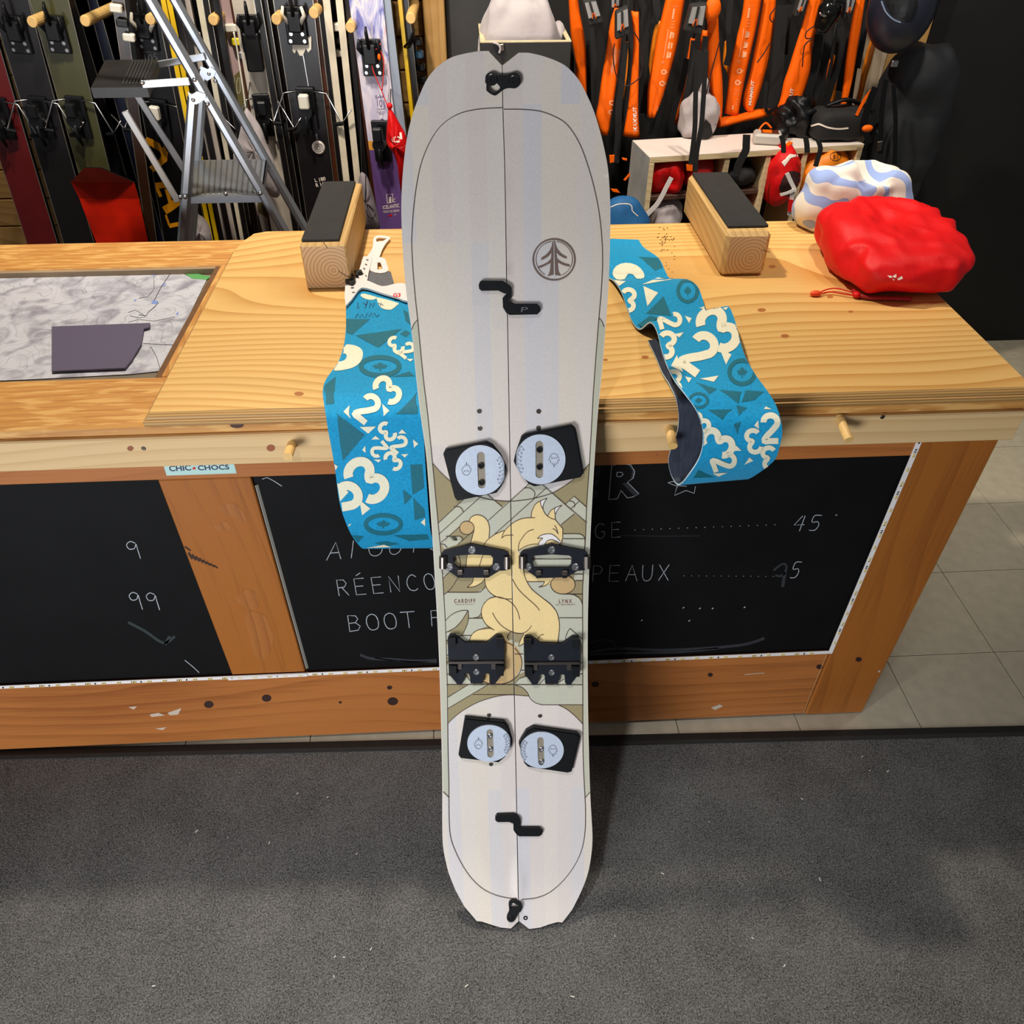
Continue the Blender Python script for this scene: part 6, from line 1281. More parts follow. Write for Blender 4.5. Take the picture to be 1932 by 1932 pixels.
for k in range(7):
    a = pp[0].lerp(pp[1], 0.55 + k * 0.06); b = pp[3].lerp(pp[2], 0.55 + k * 0.06); mb = MB(); mb.obox((a + b) / 2 + V((0, 0, 0.001)), (b - a), (b - a).cross(V((0, 0, 1))), (0, 0, 1), ((b - a).length * 0.42, 0.002, 0.0014)); mb.build('tread_rib', M['rubber'], pl_)
for q in [(268, 156), (367, 150), (340, 372), (349, 372), (491, 365), (426, 366)]:
    p = aty(*q, YN - 0.024); mb = MB(); mb.blob(p, (0.0055, 0.003, 0.0055), 12, 6); mb.build('rivet', M['steel'], ld, smooth=True)

# ================================================================== RIGHT: box, sleeves, straps, cubby, packs
def resamp(pts, n):
    P = [V((a, b)) for a, b in pts]; d = [0]
    for a, b in zip(P, P[1:]): d.append(d[-1] + (b - a).length)
    out_ = []
    for k in range(n):
        t = d[-1] * k / (n - 1); i = max(j for j in range(len(d)) if d[j] <= t + 1e-9); i = min(i, len(P) - 2)
        f = (t - d[i]) / max(1e-9, d[i + 1] - d[i]); out_.append(tuple(P[i].lerp(P[i + 1], f)))
    return out_
CA = frame(1050, 0, 0.17081); CBx = frame(1360, 0, 0.17184)
def sleeve(label, L, R, y, m=None, bulge=0.014, n=22, name='probe_sleeve', cat='gear sleeve', group='orange sleeves hanging on the gear wall', top=True, seed=1.0):
    L, R = resamp(sm(L, 3), n), resamp(sm(R, 3), n); c = 9; fr_, bk = [], []
    for i, (a, b) in enumerate(zip(L, R)):
        A, B = aty(*a, y), aty(*b, y)
        row = []
        for k in range(c):
            t = k / (c - 1); p = A.lerp(B, t); wv = bulge * math.sin(math.pi * t) ** 0.6
            wv += 0.010 * NZ.noise(V((p.x * 22 + seed, p.z * 7, t * 3))) * math.sin(math.pi * t)
            row.append(p + V((0, -wv, 0)))
        fr_.append(row); bk.append([A.lerp(B, k / (c - 1)) + V((0, 0.006 * math.sin(math.pi * k / (c - 1)), 0)) for k in range(c)])
    if top:   # runs on upwards to its hook
        d = fr_[0][c // 2] - fr_[2][c // 2]; d = V((d.x, 0, d.z)).normalized()
    t_ = thing(name, label, cat, (fr_[-1][4].x, y, min(p.z for p in fr_[-1])), group)
    mb = MB(); mb.grid(fr_); mb.grid(bk); mb.grid([bk[0], fr_[0]]); mb.grid([bk[-1], fr_[-1]])
    b_ = mb.build('sleeve_body', m or M['orange'], t_, smooth=True)
    g = MB(); g.grid(fr_)
    if top:
        p0 = fr_[0][c // 2]; mb = MB(); mb.tube([p0 + V((0, 0.006, -0.01)), p0 + d * 0.12, V((p0.x + d.x * 0.2, WY - 0.002, p0.z + 0.22))], 0.004, 6); mb.build('hang_loop', M['web'], t_, smooth=True)
    return t_, b_, caster(g.bvh())
def up(L, n=0): return L
M['pw'] = M['print_white']
def sl_print(b_, C, o, du, dv, full=True):
    """instruction print down a sleeve: origin, across and down vectors in the photograph"""
    mb = MB(); o, du, dv = V(o), V(du), V(dv); q = lambda x, y: tuple(o + du * x + dv * y)
    if full:
        for y0, y1 in ((0.0, 0.10),):
            for x in (0.42, 0.5): print_line(mb, [q(x, y0), q(x, y1)], 1.6, C, 0.001)
        print_line(mb, [q(0.3, -0.02), q(0.75, -0.02)], 0.7, C, 0.001)
        for y0 in (0.12, 0.15, 0.18): print_line(mb, [q(0.35, y0), q(0.7, y0)], 0.8, C, 0.001)
        for k, y0 in enumerate((0.22, 0.32, 0.41)): print_fill(mb, [q(0.45, y0), q(0.8, y0 + 0.01), q(0.78, y0 + 0.06), q(0.42, y0 + 0.07)], C, 0.0008, step=5)
        print_line(mb, [q(0.25, 0.2), q(0.2, 0.48)], 1.2, C, 0.001); print_line(mb, ellipse(*q(0.2, 0.52), 2, 2, 10), 1, C, 0.001, True)
    for y0 in (0.61, 0.72): print_line(mb, ellipse(*q(0.4, y0), 4, 4, 12), 2.6, C, 0.001, True); print_line(mb, [q(0.5, y0 - 0.02), q(0.7, y0)], 2, C, 0.001)
    for y0 in (0.79, 0.81, 0.835): print_line(mb, [q(0.25, y0), q(0.65, y0)], 0.8, C, 0.001)
    for y0 in (0.88, 0.91, 0.93): print_line(mb, [q(0.45, y0), q(0.65, y0)], 0.8, C, 0.001)
    print_line(mb, [q(0.3, 0.94), q(0.3, 0.98)], 3, C, 0.001)
    mb.build('sleeve_print', mat('sleeve_ink', (250, 176, 130), 0.7) if 'sleeve_ink' not in bpy.data.materials else bpy.data.materials['sleeve_ink'], b_, kind='stuff', recalc=False)
def sl_name(b_, C, bl, br, tl):
    mb = MB(); print_text(mb, 'MAMMUT', bl, br, tl, C, 0.001, 0.03); mb.build('sleeve_lettering', M['pw'], b_, kind='stuff', recalc=False)
t, b_, C = sleeve('orange sleeve hanging directly behind the splitboard shoulder', CA([(130, -60), (140, 150), (160, 420), (203, 650), (210, 900), (240, 1250)]), CA([(235, -60), (255, 120), (295, 320), (325, 560), (331, 900), (335, 1250)]), 2.70, seed=1)
t, b_, C = sleeve('orange printed sleeve with a clear panel, just right of the splitboard shoulder', CA([(640, 90), (590, 260), (550, 560), (500, 850), (455, 1180), (430, 1270), (490, 1478)]), CA([(745, 90), (725, 300), (700, 600), (665, 900), (630, 1150), (600, 1320), (575, 1485)]), 2.66, seed=2); sl_print(b_, C, CA([(620, 560)])[0], (30 * .6, 2), (-14, 160), False)
mb = MB(); print_fill(mb, CA([(640, 520), (700, 540), (690, 640), (610, 830), (600, 760)]), C, 0.0009, step=4); mb.build('clear_panel', mat('panel_peach', (240, 140, 90), 0.3), b_, recalc=False)
t, b_, C = sleeve('orange sleeve with white lettering running up its foot, second right of the splitboard', CA([(825, 120), (850, 400), (835, 700), (800, 1100), (760, 1350), (735, 1500)]), CA([(910, 130), (912, 450), (908, 900), (903, 1200), (912, 1400), (925, 1515)]), 2.62, seed=3); sl_name(b_, C, CA([(888, 1450)])[0], CA([(882, 1180)])[0], CA([(848, 1450)])[0])
t, b_, C = sleeve('broad orange sleeve full of white printing, third from the splitboard', CA([(1215, -60), (1160, 180), (1100, 450), (1055, 720), (1010, 950), (1000, 1150), (1000, 1287)]), CA([(1425, -60), (1385, 200), (1335, 500), (1270, 750), (1205, 980), (1150, 1150), (1090, 1290)]), 2.66, seed=4); sl_print(b_, C, CA([(1240, 90)])[0], (22, 2), (-30, 196))
t, b_, C = sleeve('dull orange sleeve half hidden behind the broad printed one', CA([(1110, 230), (1060, 400), (1020, 700), (1010, 950)]), CA([(1190, 230), (1120, 500), (1080, 750), (1040, 950)]), 2.80, m=M['orange2'], seed=5)
t, b_, C = sleeve('narrow orange sleeve with white lettering behind the third grey beacon', CA([(1600, 330), (1560, 700), (1500, 1000), (1440, 1250), (1300, 1365)]), CA([(1690, 330), (1680, 700), (1640, 1000), (1590, 1180), (1500, 1300)]), 2.74, seed=6); sl_name(b_, C, CA([(1490, 1285)])[0], CA([(1528, 1045)])[0], CA([(1455, 1275)])[0])
t, b_, C = sleeve('bright orange sleeve with knotted top above the white bag', CA([(1665, -20), (1668, 400), (1665, 760), (1720, 1100), (1795, 1330)]), CA([(1785, -20), (1800, 500), (1835, 900), (1835, 1200), (1810, 1385)]), 2.64, seed=7)
mb = MB(); mb.blob(aty(*CA([(1725, 100)])[0], 2.60), (0.024, 0.018, 0.03), 16, 10); mb.build('knot_top', M['orange'], t, smooth=True)
t, b_, C = sleeve('orange printed sleeve fifth along, its foot just above the lying sleeve', CBx([(260, -60), (225, 200), (150, 500), (95, 780), (70, 1000), (40, 1240)]), CBx([(455, -60), (430, 100), (365, 420), (290, 750), (240, 1000), (190, 1275)]), 2.68, seed=8); sl_print(b_, C, CBx([(255, 80)])[0], (22, 2), (-29, 196))
t, b_, C = sleeve('orange sleeve with white lettering and a pointed foot', CBx([(470, -60), (420, 250), (365, 550), (305, 850), (245, 1050), (250, 1185), (325, 1240)]), CBx([(615, -60), (590, 250), (540, 600), (480, 850), (420, 1050), (370, 1180), (335, 1240)]), 2.70, seed=9); sl_name(b_, C, CBx([(335, 1160)])[0], CBx([(370, 890)])[0], CBx([(300, 1150)])[0])
t, b_, C = sleeve('large creased orange sleeve with white lettering beside the shiny black holder', CBx([(975, -60), (900, 250), (820, 500), (740, 760), (690, 900), (655, 1080), (620, 1180), (650, 1290)]), CBx([(1115, -60), (1075, 200), (1010, 500), (985, 780), (920, 1000), (870, 1150), (830, 1255)]), 2.62, seed=10); sl_name(b_, C, CBx([(745, 1245)])[0], CBx([(803, 970)])[0], CBx([(708, 1240)])[0])
t, b_, C = sleeve('slim orange sleeve hanging left of the pale post', CBx([(1500, -60), (1440, 200), (1400, 450), (1360, 750), (1335, 1000), (1310, 1180), (1325, 1240)]), CBx([(1590, -60), (1555, 200), (1510, 500), (1460, 800), (1410, 1020), (1370, 1150), (1340, 1240)]), 2.64, seed=11)
t, b_, C = sleeve('dark orange sleeve against the pale post at far right', CBx([(1680, 320), (1620, 500), (1560, 720), (1510, 1000), (1468, 1190)]), CBx([(1725, 370), (1660, 650), (1600, 850), (1540, 1080), (1490, 1180)]), 2.72, m=M['orange2'], seed=12)
t, b_, C = sleeve('small orange sleeve tip hanging in the shadow behind black straps', CBx([(1235, 600), (1210, 850), (1190, 1050), (1178, 1170)]), CBx([(1285, 620), (1275, 850), (1260, 1050), (1248, 1185)]), 2.78, m=M['orange2'], seed=13)

for i, (L, R, lb) in enumerate([(CA([(760, 450), (745, 800), (735, 1120)]), CA([(800, 450), (800, 800), (760, 1050)]), 'sliver of orange sleeve between the clear-panel and lettered sleeves'), (CA([(1480, 420), (1440, 650), (1400, 900), (1300, 1360)]), CA([(1530, 420), (1500, 600), (1440, 1000), (1380, 1340)]), 'dull orange sleeve edge behind the third beacon straps'), (CBx([(40, 460), (20, 700), (60, 780)]), CBx([(110, 400), (110, 640), (80, 850)]), 'sliver of orange sleeve left of the fifth printed sleeve'), (CBx([(1130, 700), (1090, 880), (1060, 990)]), CBx([(1200, 640), (1150, 850), (1080, 985)]), 'small orange sleeve edge in the straps right of the large sleeve'), (CBx([(985, 1130), (970, 1225), (965, 1240)]), CBx([(1020, 1130), (1010, 1200), (990, 1230)]), 'tiny orange sleeve foot above the harness')]):
    sleeve(lb, L, R, 2.77, m=M['orange'] if i % 2 else M['orange2'], seed=20 + i, n=14)

def strap(pts, wpx, y, m=None, name='webbing_strap', label='black webbing strap hanging among the orange sleeves', cat='strap', group='black webbing straps on the gear wall', dy=0.0, end=None, parent=None):
    P = [V(p) for p in sm(pts, 4)]; N = len(P); rf, rb = [], []
    for i in range(N):
        t_ = (P[min(i + 1, N - 1)] - P[max(i - 1, 0)]).normalized(); nn = V((-t_.y, t_.x)) * wpx / 2; yy = y + dy * i / (N - 1)
        a, b = aty(*(P[i] + nn), yy), aty(*(P[i] - nn), yy)
        rf.append([a, b]); rb.append([a + V((0, 0.0022, 0)), b + V((0, 0.0022, 0))])
    mb = MB(); mb.grid(rf); mb.grid(rb)
    for k in (0, 1): mb.grid([[a[k], b[k]] for a, b in zip(rf, rb)])
    mb.grid([rf[0], rb[0]]); mb.grid([rf[-1], rb[-1]])
    if parent is not None: return mb.build(name, m or M['web'], parent)
    o = mb.build(name, m or M['web']); tag(o, label, cat, group); recenter(o); return o
ORD = ['first', 'second', 'third', 'fourth', 'fifth', 'sixth', 'seventh', 'eighth', 'ninth', 'tenth', 'eleventh', 'twelfth', 'thirteenth', 'fourteenth', 'fifteenth', 'sixteenth', 'seventeenth', 'eighteenth', 'nineteenth', 'twentieth', 'twenty-first', 'twenty-second']; STR = 0
STRAPS = [*((CA([(190, 300), (175, 600), (170, 900)]), 8, 2.74), (CA([(385, 310), (410, 600), (430, 900), (380, 1400)]), 10, 2.72), (CA([(355, 450), (350, 800), (360, 1200)]), 9, 2.76), (CA([(760, 470), (730, 800), (690, 1150), (680, 1500), (655, 1800)]), 12, 2.66), (CA([(810, 380), (820, 700), (770, 1100), (740, 1350)]), 9, 2.67),
                    (CA([(985, -40), (980, 300), (965, 620), (985, 850), (960, 1050), (975, 1250)]), 16, 2.72), (CA([(1000, 1250), (1030, 1420), (960, 1500)]), 11, 2.70), (CA([(1130, 1150), (1100, 1380), (1000, 1480)]), 12, 2.72), (CA([(1100, 0), (1110, 150), (1080, 260)]), 14, 2.70), (CA([(1440, 650), (1380, 950), (1290, 1250), (1270, 1400), (1340, 1440)]), 11, 2.70), (CA([(1540, 450), (1500, 800), (1450, 1100), (1400, 1290)]), 18, 2.66), (CA([(1650, 400), (1600, 800), (1560, 1100), (1540, 1300)]), 11, 2.60),
                    (CBx([(110, -40), (85, 300), (95, 560), (60, 720)]), 11, 2.66), (CBx([(680, 60), (650, 400), (620, 800), (570, 1200)]), 22, 2.66), (CBx([(760, 50), (720, 300), (700, 600)]), 13, 2.68), (CBx([(510, 900), (490, 1150), (530, 1245), (600, 1150)]), 7, 2.68), (CBx([(1080, 380), (1040, 650), (980, 950), (900, 1250)]), 15, 2.64), (CBx([(1200, 340), (1150, 650), (1080, 1000), (1000, 1250)]), 14, 2.70), (CBx([(1320, 300), (1290, 650), (1180, 1050), (1110, 1280)]), 13, 2.72), (CBx([(1480, 700), (1430, 1000), (1400, 1250)]), 10, 2.70), (CBx([(1620, 120), (1560, 450), (1500, 750)]), 10, 2.68), (CBx([(1440, 350), (1370, 700), (1300, 1000)]), 14, 2.74))]
STRAPS.sort(key=lambda q: q[0][0][0])
for pts, wpx, y in STRAPS:
    STR = STR + 1; strap(pts, wpx, y, label=ORD[STR - 1] + ' black webbing strap from the splitboard among the orange sleeves')
# thin cords
for pts, y, lb in ((CA([(640, 480), (625, 620), (650, 800), (700, 920), (770, 950), (850, 915), (930, 830), (950, 650), (910, 450), (850, 350)]), 2.58, 'thin black cord loop hanging below the second grey beacon'), (CA([(1810, 430), (1750, 650), (1690, 880), (1640, 1100)]), 2.58, 'thin dark red cord slanting across the knotted sleeve'), (CBx([(600, 80), (545, 160), (545, 220), (580, 250)]), 2.62, 'thin cord loop at the pointed-foot sleeve'), (CBx([(540, 470), (470, 590), (395, 690)]), 2.62, 'straight dark cord end across the pointed-foot sleeve'), (CBx([(1020, 290), (940, 350), (935, 420), (1010, 425), (920, 500), (895, 735)]), 2.58, 'looped dark cord on the large orange sleeve')):
    mb = MB(); mb.tube(catmull([aty(u, v, y) for u, v in pts], 4), 0.0018, 6); o = mb.build('cord', mat('cord_dark', (40, 14, 10), 0.7)); tag(o, lb, 'cord'); recenter(o)
# transceivers
def beacon(label, q, y, grey=True):
    P = [aty(u, v, y) for u, v in q]; c = sum(P, V((0, 0, 0))) / 4
    t_ = thing('transceiver', label, 'beacon', (c.x, c.y, min(p.z for p in P)), 'grey beacons on the gear wall')
    mb = MB(); mb.prism(P, (0, 0.03, 0)); o = mb.build('case', M['rubber'], t_)
    bv = o.modifiers.new('bevel', 'BEVEL'); bv.width = 0.005; bv.segments = 2
    ins = [c.lerp(p, 0.82) + V((0, -0.0005, 0)) for p in P]; mb = MB(); mb.prism([ins[0], ins[1], ins[1].lerp(ins[2], 0.72), ins[0].lerp(ins[3], 0.72)], (0, -0.004, 0)); mb.build('face_plate', mat('beacon_grey', (150, 148, 146), 0.4) if 'beacon_grey' not in bpy.data.materials else bpy.data.materials['beacon_grey'], t_)
    m0, m1 = ins[0].lerp(ins[1], 0.45), ins[3].lerp(ins[2], 0.45); d = (ins[1] - ins[0]) * 0.09
    mb = MB(); mb.prism([m0 - d, m0 + d, m1 + d, m1 - d], (0, -0.008, 0)); mb.build('strap', M['web'], t_)
    e0 = m0.lerp(m1, 0.5); mb = MB()
    for sg in (-1, 1): mb.tube([e0 + d * sg * 0.6 + V((0, -0.009, 0)), e0 + (m1 - m0) * 0.28 + d * sg * 1.8 + V((0, -0.006, 0))], 0.0014, 5)
    mb.build('orange_tabs', M['orange'], t_, kind='stuff')
beacon('grey beacon in black harness nearest the splitboard', CA([(290, 10), (440, -15), (522, 250), (365, 295)]), 2.60)
beacon('grey beacon with orange button, second from the splitboard', CA([(655, 130), (795, 60), (812, 380), (655, 445)]), 2.58)
beacon('grey beacon third from the splitboard, above the white bag', CA([(1490, 50), (1668, 30), (1605, 395), (1410, 345)]), 2.58)
beacon('beacon clipped high beside the large creased sleeve', CBx([(880, -60), (965, -60), (870, 205), (805, 185)]), 2.60)
beacon('beacon at the top right beside the slim sleeve', CBx([(1380, -60), (1490, -60), (1420, 190), (1350, 220)]), 2.60)
beacon('dark beacon high between second beacon and broad printed sleeve', CA([(600, -40), (700, -60), (690, 110), (600, 140)]), 2.70)
# shiny black holder
hb = thing('tool_holder', 'shiny black plastic holder hanging beside the large sleeve', 'holder', tuple(aty(*CBx([(1100, 350)])[0], 2.58)))
mb = MB(); mb.tube(catmull([aty(*p, 2.58) for p in CBx([(1230, 20), (1190, 120), (1140, 230), (1085, 340)])], 4), [0.028, 0.03, 0.032, 0.034, 0.034, 0.033, 0.031, 0.029, 0.028, 0.026, 0.024, 0.022, 0.020], 18); mb.build('holder_body', mat('gloss_black', (14, 15, 15), 0.12), hb, smooth=True)
mb = MB(); mb.tube(catmull([aty(*p, 2.555) for p in CBx([(1085, 140), (1130, 175), (1190, 165), (1230, 130)])], 3), 0.003, 6); mb.build('chrome_band', M['steel'], hb, smooth=True)
mb = MB(); mb.obox(aty(*CBx([(1250, 110)])[0], 2.6), (1, 0, -0.3), (0, 1, 0), (0.3, 0, 1), (0.02, 0.012, 0.03), 0.005); mb.build('clip_buckle', M['black'], hb)
# orange strap ends in the dark below the sleeves
for i, q in enumerate([CA([(585, 1720), (640, 1715), (635, 1790), (590, 1800)]), CA([(725, 1745), (780, 1755), (775, 1775), (730, 1765)]), [(1177, 340), (1189, 326), (1191, 329), (1180, 341)], [(1153, 357), (1165, 358), (1170, 364), (1157, 362)], [(1184, 365), (1197, 357), (1198, 360), (1187, 368)], [(1187, 374), (1193, 377), (1194, 386), (1188, 383)]]):
    mb = MB(); mb.prism([aty(u, v, 2.56) for u, v in q], (0, 0.006, 0)); o = mb.build('strap_end', M['orange']); tag(o, ['orange buckle tip below the second sleeve', 'thin orange strap tip under the second lettered sleeve', 'slanting orange strap tip highest beside the cubby side', 'orange strap tip above the blue skin bundle', 'orange strap tip close to the grey cubby side', 'lowest orange strap tip behind the blue skin bundle'][i], 'strap', 'orange strap tips'); recenter(o)

# --- bin with tissue-wrapped parcel behind the splitboard nose
yb = 2.46; e0, e1 = aty(906, 84, yb), aty(1078, 76, yb); zt_ = (e0.z + e1.z) / 2; bw = thing('storage_bin', 'black open-topped bin behind the nose of the splitboard', 'bin', ((e0.x + e1.x) / 2, yb + 0.13, 0))
x0, x1 = e0.x, e1.x; yb2 = yb + 0.26; th = 0.012; MD = mat('bin_black', (36, 34, 32), 0.6, noise=0.3, nscale=12); MI = mat('bin_rim', (206, 188, 150), 0.7, noise=0.15, nscale=30)
for nm, lo, hi in (('front_board', (x0, yb, 0), (x1, yb + th, zt_)), ('back_board', (x0, yb2 - th, 0), (x1, yb2, zt_)), ('side_board', (x0, yb + th, 0), (x0 + th, yb2 - th, zt_)), ('side_board', (x1 - th, yb + th, 0), (x1, yb2 - th, zt_)), ('bottom_board', (x0 + th, yb + th, 0.9), (x1 - th, yb2 - th, 0.91))): MB().box(lo, hi, 0.0015).build(nm, MD, bw)
for lo, hi in (((x0, yb, zt_), (x1, yb + th, zt_ + 0.003)), ((x0, yb + th, zt_), (x0 + th, yb2, zt_ + 0.003)), ((x1 - th, yb + th, zt_), (x1, yb2, zt_ + 0.003)), ((x0 + th + 0.0005, yb + th + 0.0005, zt_ - 0.06), (x0 + th + 0.003, yb2 - th, zt_))): MB().box(lo, hi).build('raw_edge', MI, bw)
ct = V(((x0 + x1) / 2 - 0.01, yb + 0.125, zt_ - 0.02))
def wrapf(q, d):
    q = q + d * (-wrinkle(q, 0.012, 11, 5.0)); q.x *= 1.0 - 0.25 * max(0, q.z) / 0.1
    return q
mb = MB(); mb.blob(ct, (0.115, 0.085, 0.125), 60, 40, wrapf, power=0.55); pk = thing('wrapped_parcel', 'white cloth-wrapped parcel sitting in the black bin', 'parcel', tuple(ct - V((0, 0, 0.13)))); mb.build('wrapping', M['whitecloth'], pk, smooth=True)
mb = MB(); mb.tube(catmull([aty(u, v, yb - 0.006) for u, v in [(930, 80), (940, 84), (944, 92), (942, 100)]], 4), [0.006] * 13, 8, flat=0.5); mb.build('wrap_end', M['whitecloth'], pk, smooth=True)
mb = MB(); mb.blob(ct + V((0.115, 0.03, 0.01)), (0.02, 0.05, 0.035), 16, 10); mb.build('wrap_corner', M['whitecloth'], pk, smooth=True)
mb = MB(); mb.obox(aty(947, 90, yb - 0.004), (1, 0, 0.2), (0, 1, 0), (-0.2, 0, 1), (0.007, 0.003, 0.009), 0.002); mb.build('bin_latch', M['dsteel'], bw)

# --- cubby shelf
c_fl = aty(1226, 297, 2.40); ZC = c_fl.z; c_fr = atz(1631, 272, ZC); CX = (c_fr - c_fl); CW = CX.length; CX.normalize(); CY = V((-CX.y, CX.x, 0)); CD = 0.17
cb = thing('cubby_shelf', 'low plywood cubby shelf with white top under the orange sleeves', 'shelf', (c_fl.x, c_fl.y, 0))
def cbox(a0, a1, d0, d1, z0, z1, name, m, ch=0.0015):
    o_ = c_fl + CX * ((a0 + a1) / 2) + CY * ((d0 + d1) / 2); mb = MB(); mb.obox((o_.x, o_.y, (z0 + z1) / 2), CX, CY, (0, 0, 1), ((a1 - a0) / 2, (d1 - d0) / 2, (z1 - z0) / 2), ch); return mb.build(name, m, cb)
TH = 0.017; MZ0 = ZC - 0.118
tp = cbox(0, CW, 0, CD, ZC - TH, ZC - 0.0008, 'top_board', M['osb']); cbox(0, CW, 0, CD, ZC - 0.0007, ZC, 'white_laminate', mat('laminate_white', (232, 218, 208), 0.4), 0)
grey_side = mat('side_grey_paint', (160, 160, 156), 0.6, noise=0.2, nscale=14)
def frac(u): return (aty(u, 320, 2.45).x - aty(1226, 320, 2.45).x) / (aty(1631, 320, 2.5).x - aty(1226, 320, 2.45).x) * CW
cbox(0, TH, 0.0, CD, 0.02, ZC - TH - 0.0003, 'side_board', M['osb']); cbox(-0.0012, -0.0001, 0.0, CD, 0.02, ZC - 0.001, 'painted_face', grey_side, 0)
cbox(CW - TH, CW, 0, CD, 0.02, ZC - TH - 0.0003, 'side_board', M['osb'])
divs = [frac(1374), frac(1455), frac(1528)]
for d in divs: cbox(d, d + TH, 0.004, CD, 0.02, ZC - TH - 0.0003, 'divider', M['osb'])
edges_ = [TH] + [x for d in divs for x in (d, d + TH)] + [CW - TH]
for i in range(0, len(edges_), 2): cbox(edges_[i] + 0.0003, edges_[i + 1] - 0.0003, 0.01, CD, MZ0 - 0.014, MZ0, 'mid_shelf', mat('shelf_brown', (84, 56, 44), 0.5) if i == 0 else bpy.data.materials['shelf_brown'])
cbox(0, CW, CD + 0.0005, CD + 0.006, 0.02, ZC - 0.001, 'back_board', M['dark'])
def cp(a, d, z_): q = c_fl + CX * a + CY * d; return V((q.x, q.y, z_))
def lump(name, label, cat, c, r, m, amp=0.012, f=14, power=0.75, seed=2.0, flatz=None, group=None, n=(36, 24)):
    mb = MB()
    def ff(q, d):
        q = q - d * wrinkle(q, amp, f, seed)
        if flatz is not None: q.z = max(q.z, flatz)
        return q
    mb.blob(c, r, n[0], n[1], ff, power=power); t_ = thing(name, label, cat, (c[0], c[1], c[2] - r[2]), group); b_ = mb.build('bag_body', m, t_, smooth=True); return t_, b_, caster(mb.bvh())
def mid(i): return (edges_[2 * i] + edges_[2 * i + 1]) / 2
def wid(i): return (edges_[2 * i + 1] - edges_[2 * i]) / 2
# contents
t, b_, C = lump('stuff_sack', 'crumpled red sack with white ladder strap in the left cubby', 'bag', cp(mid(0) - wid(0) * 0.46, 0.075, MZ0 + 0.047), (wid(0) * 0.5, 0.07, 0.047), M['red'], 0.014, 18, 0.6, 4.0, -0.0465)
LS2 = [(1267, 335), (1258, 352), (1250, 368), (1240, 385), (1228, 398), (1214, 412)]
strap(LS2, 8, 2.37, M['white'], 'ladder_strap', parent=t)
t, b_, C = lump('stuff_sack', 'flat dark red sack filling the right half of the left cubby', 'bag', cp(mid(0) + wid(0) * 0.50, 0.085, MZ0 + 0.049), (wid(0) * 0.45, 0.07, 0.049), mat('red_dark', (170, 12, 16), 0.5, noise=0.08, nscale=14), 0.008, 12, 0.6, 6.0, -0.0485)
t, b_, C = lump('drawstring_bag', 'white drawstring bag in the lower left cubby', 'bag', cp(mid(0) - wid(0) * 0.35, 0.075, MZ0 - 0.014 - 0.075), (wid(0) * 0.5, 0.07, 0.066), M['whitecloth'], 0.014, 18, 0.8, 9.0)
t, b_, C = lump('beanie', 'black folded cap in the second cubby', 'hat', cp(mid(1), 0.075, MZ0 + 0.036), (wid(1) * 0.93, 0.07, 0.036), M['web'], 0.014, 16, 0.8, 3.0, -0.0355)
lump('stuff_sack', 'dark red sack low in the second cubby', 'bag', cp(mid(1), 0.085, MZ0 - 0.1), (wid(1) * 0.9, 0.07, 0.07), M['red'], 0.01, 14, 0.7, 2.2)
t, b_, C = lump('red_cap', 'red cap with white label and white ladder strap in the third cubby', 'cap', cp(mid(2), 0.02, MZ0 + 0.035), (wid(2) * 0.97, 0.07, 0.085), M['red'], 0.010, 14, 0.8, 7.0)
mb = MB(); print_fill(mb, W3([(585, 165), (680, 68), (790, 60), (800, 100), (690, 115), (620, 210)]), C, 0.0015, step=4); mb.build('cap_label', M['print_white'], b_, recalc=False)
mb = MB(); print_fill(mb, sm(W3([(560, 480), (600, 340), (680, 265), (780, 280), (820, 340), (790, 420), (720, 520), (640, 560)]), 3, True), C, 0.001, step=4); mb.build('cap_opening', mat('cap_inside', (50, 16, 18), 0.9), b_, recalc=False)
strap(W3([(650, 290), (700, 400), (735, 480), (710, 560), (690, 660), (680, 780)]), 8, 2.36, M['white'], 'ladder_strap', parent=t); strap(W3([(570, 545), (660, 520), (745, 480)]), 5, 2.355, M['white'], 'ladder_strap', parent=t)
mb = MB(); print_fill(mb, [(0, 0), (1, 0), (0, 1)], lambda u, v: None, 0) if False else None
strap(W3([(697, 600), (690, 680), (685, 740)]), 8.6, 2.356, M['red'], 'strap_patch', parent=t)
t, b_, C = lump('stuff_sack', 'amber orange sack in the right cubby', 'bag', cp(mid(3) - 0.004, 0.05, MZ0 + 0.012), (wid(3) * 0.97, 0.075, 0.098), M['orange2'], 0.018, 12, 0.7, 5.0)
mb = MB(); print_line(mb, ellipse(*W3([(1215, 95)])[0], 10, 8, 20), 1.2, C, 0.001, True); print_text(mb, 'E', *W3([(1190, 125), (1240, 125), (1190, 75)]), C, 0.001); mb.build('sack_emblem', mat('emblem_dark', (80, 34, 10), 0.7), b_, kind='stuff', recalc=False)
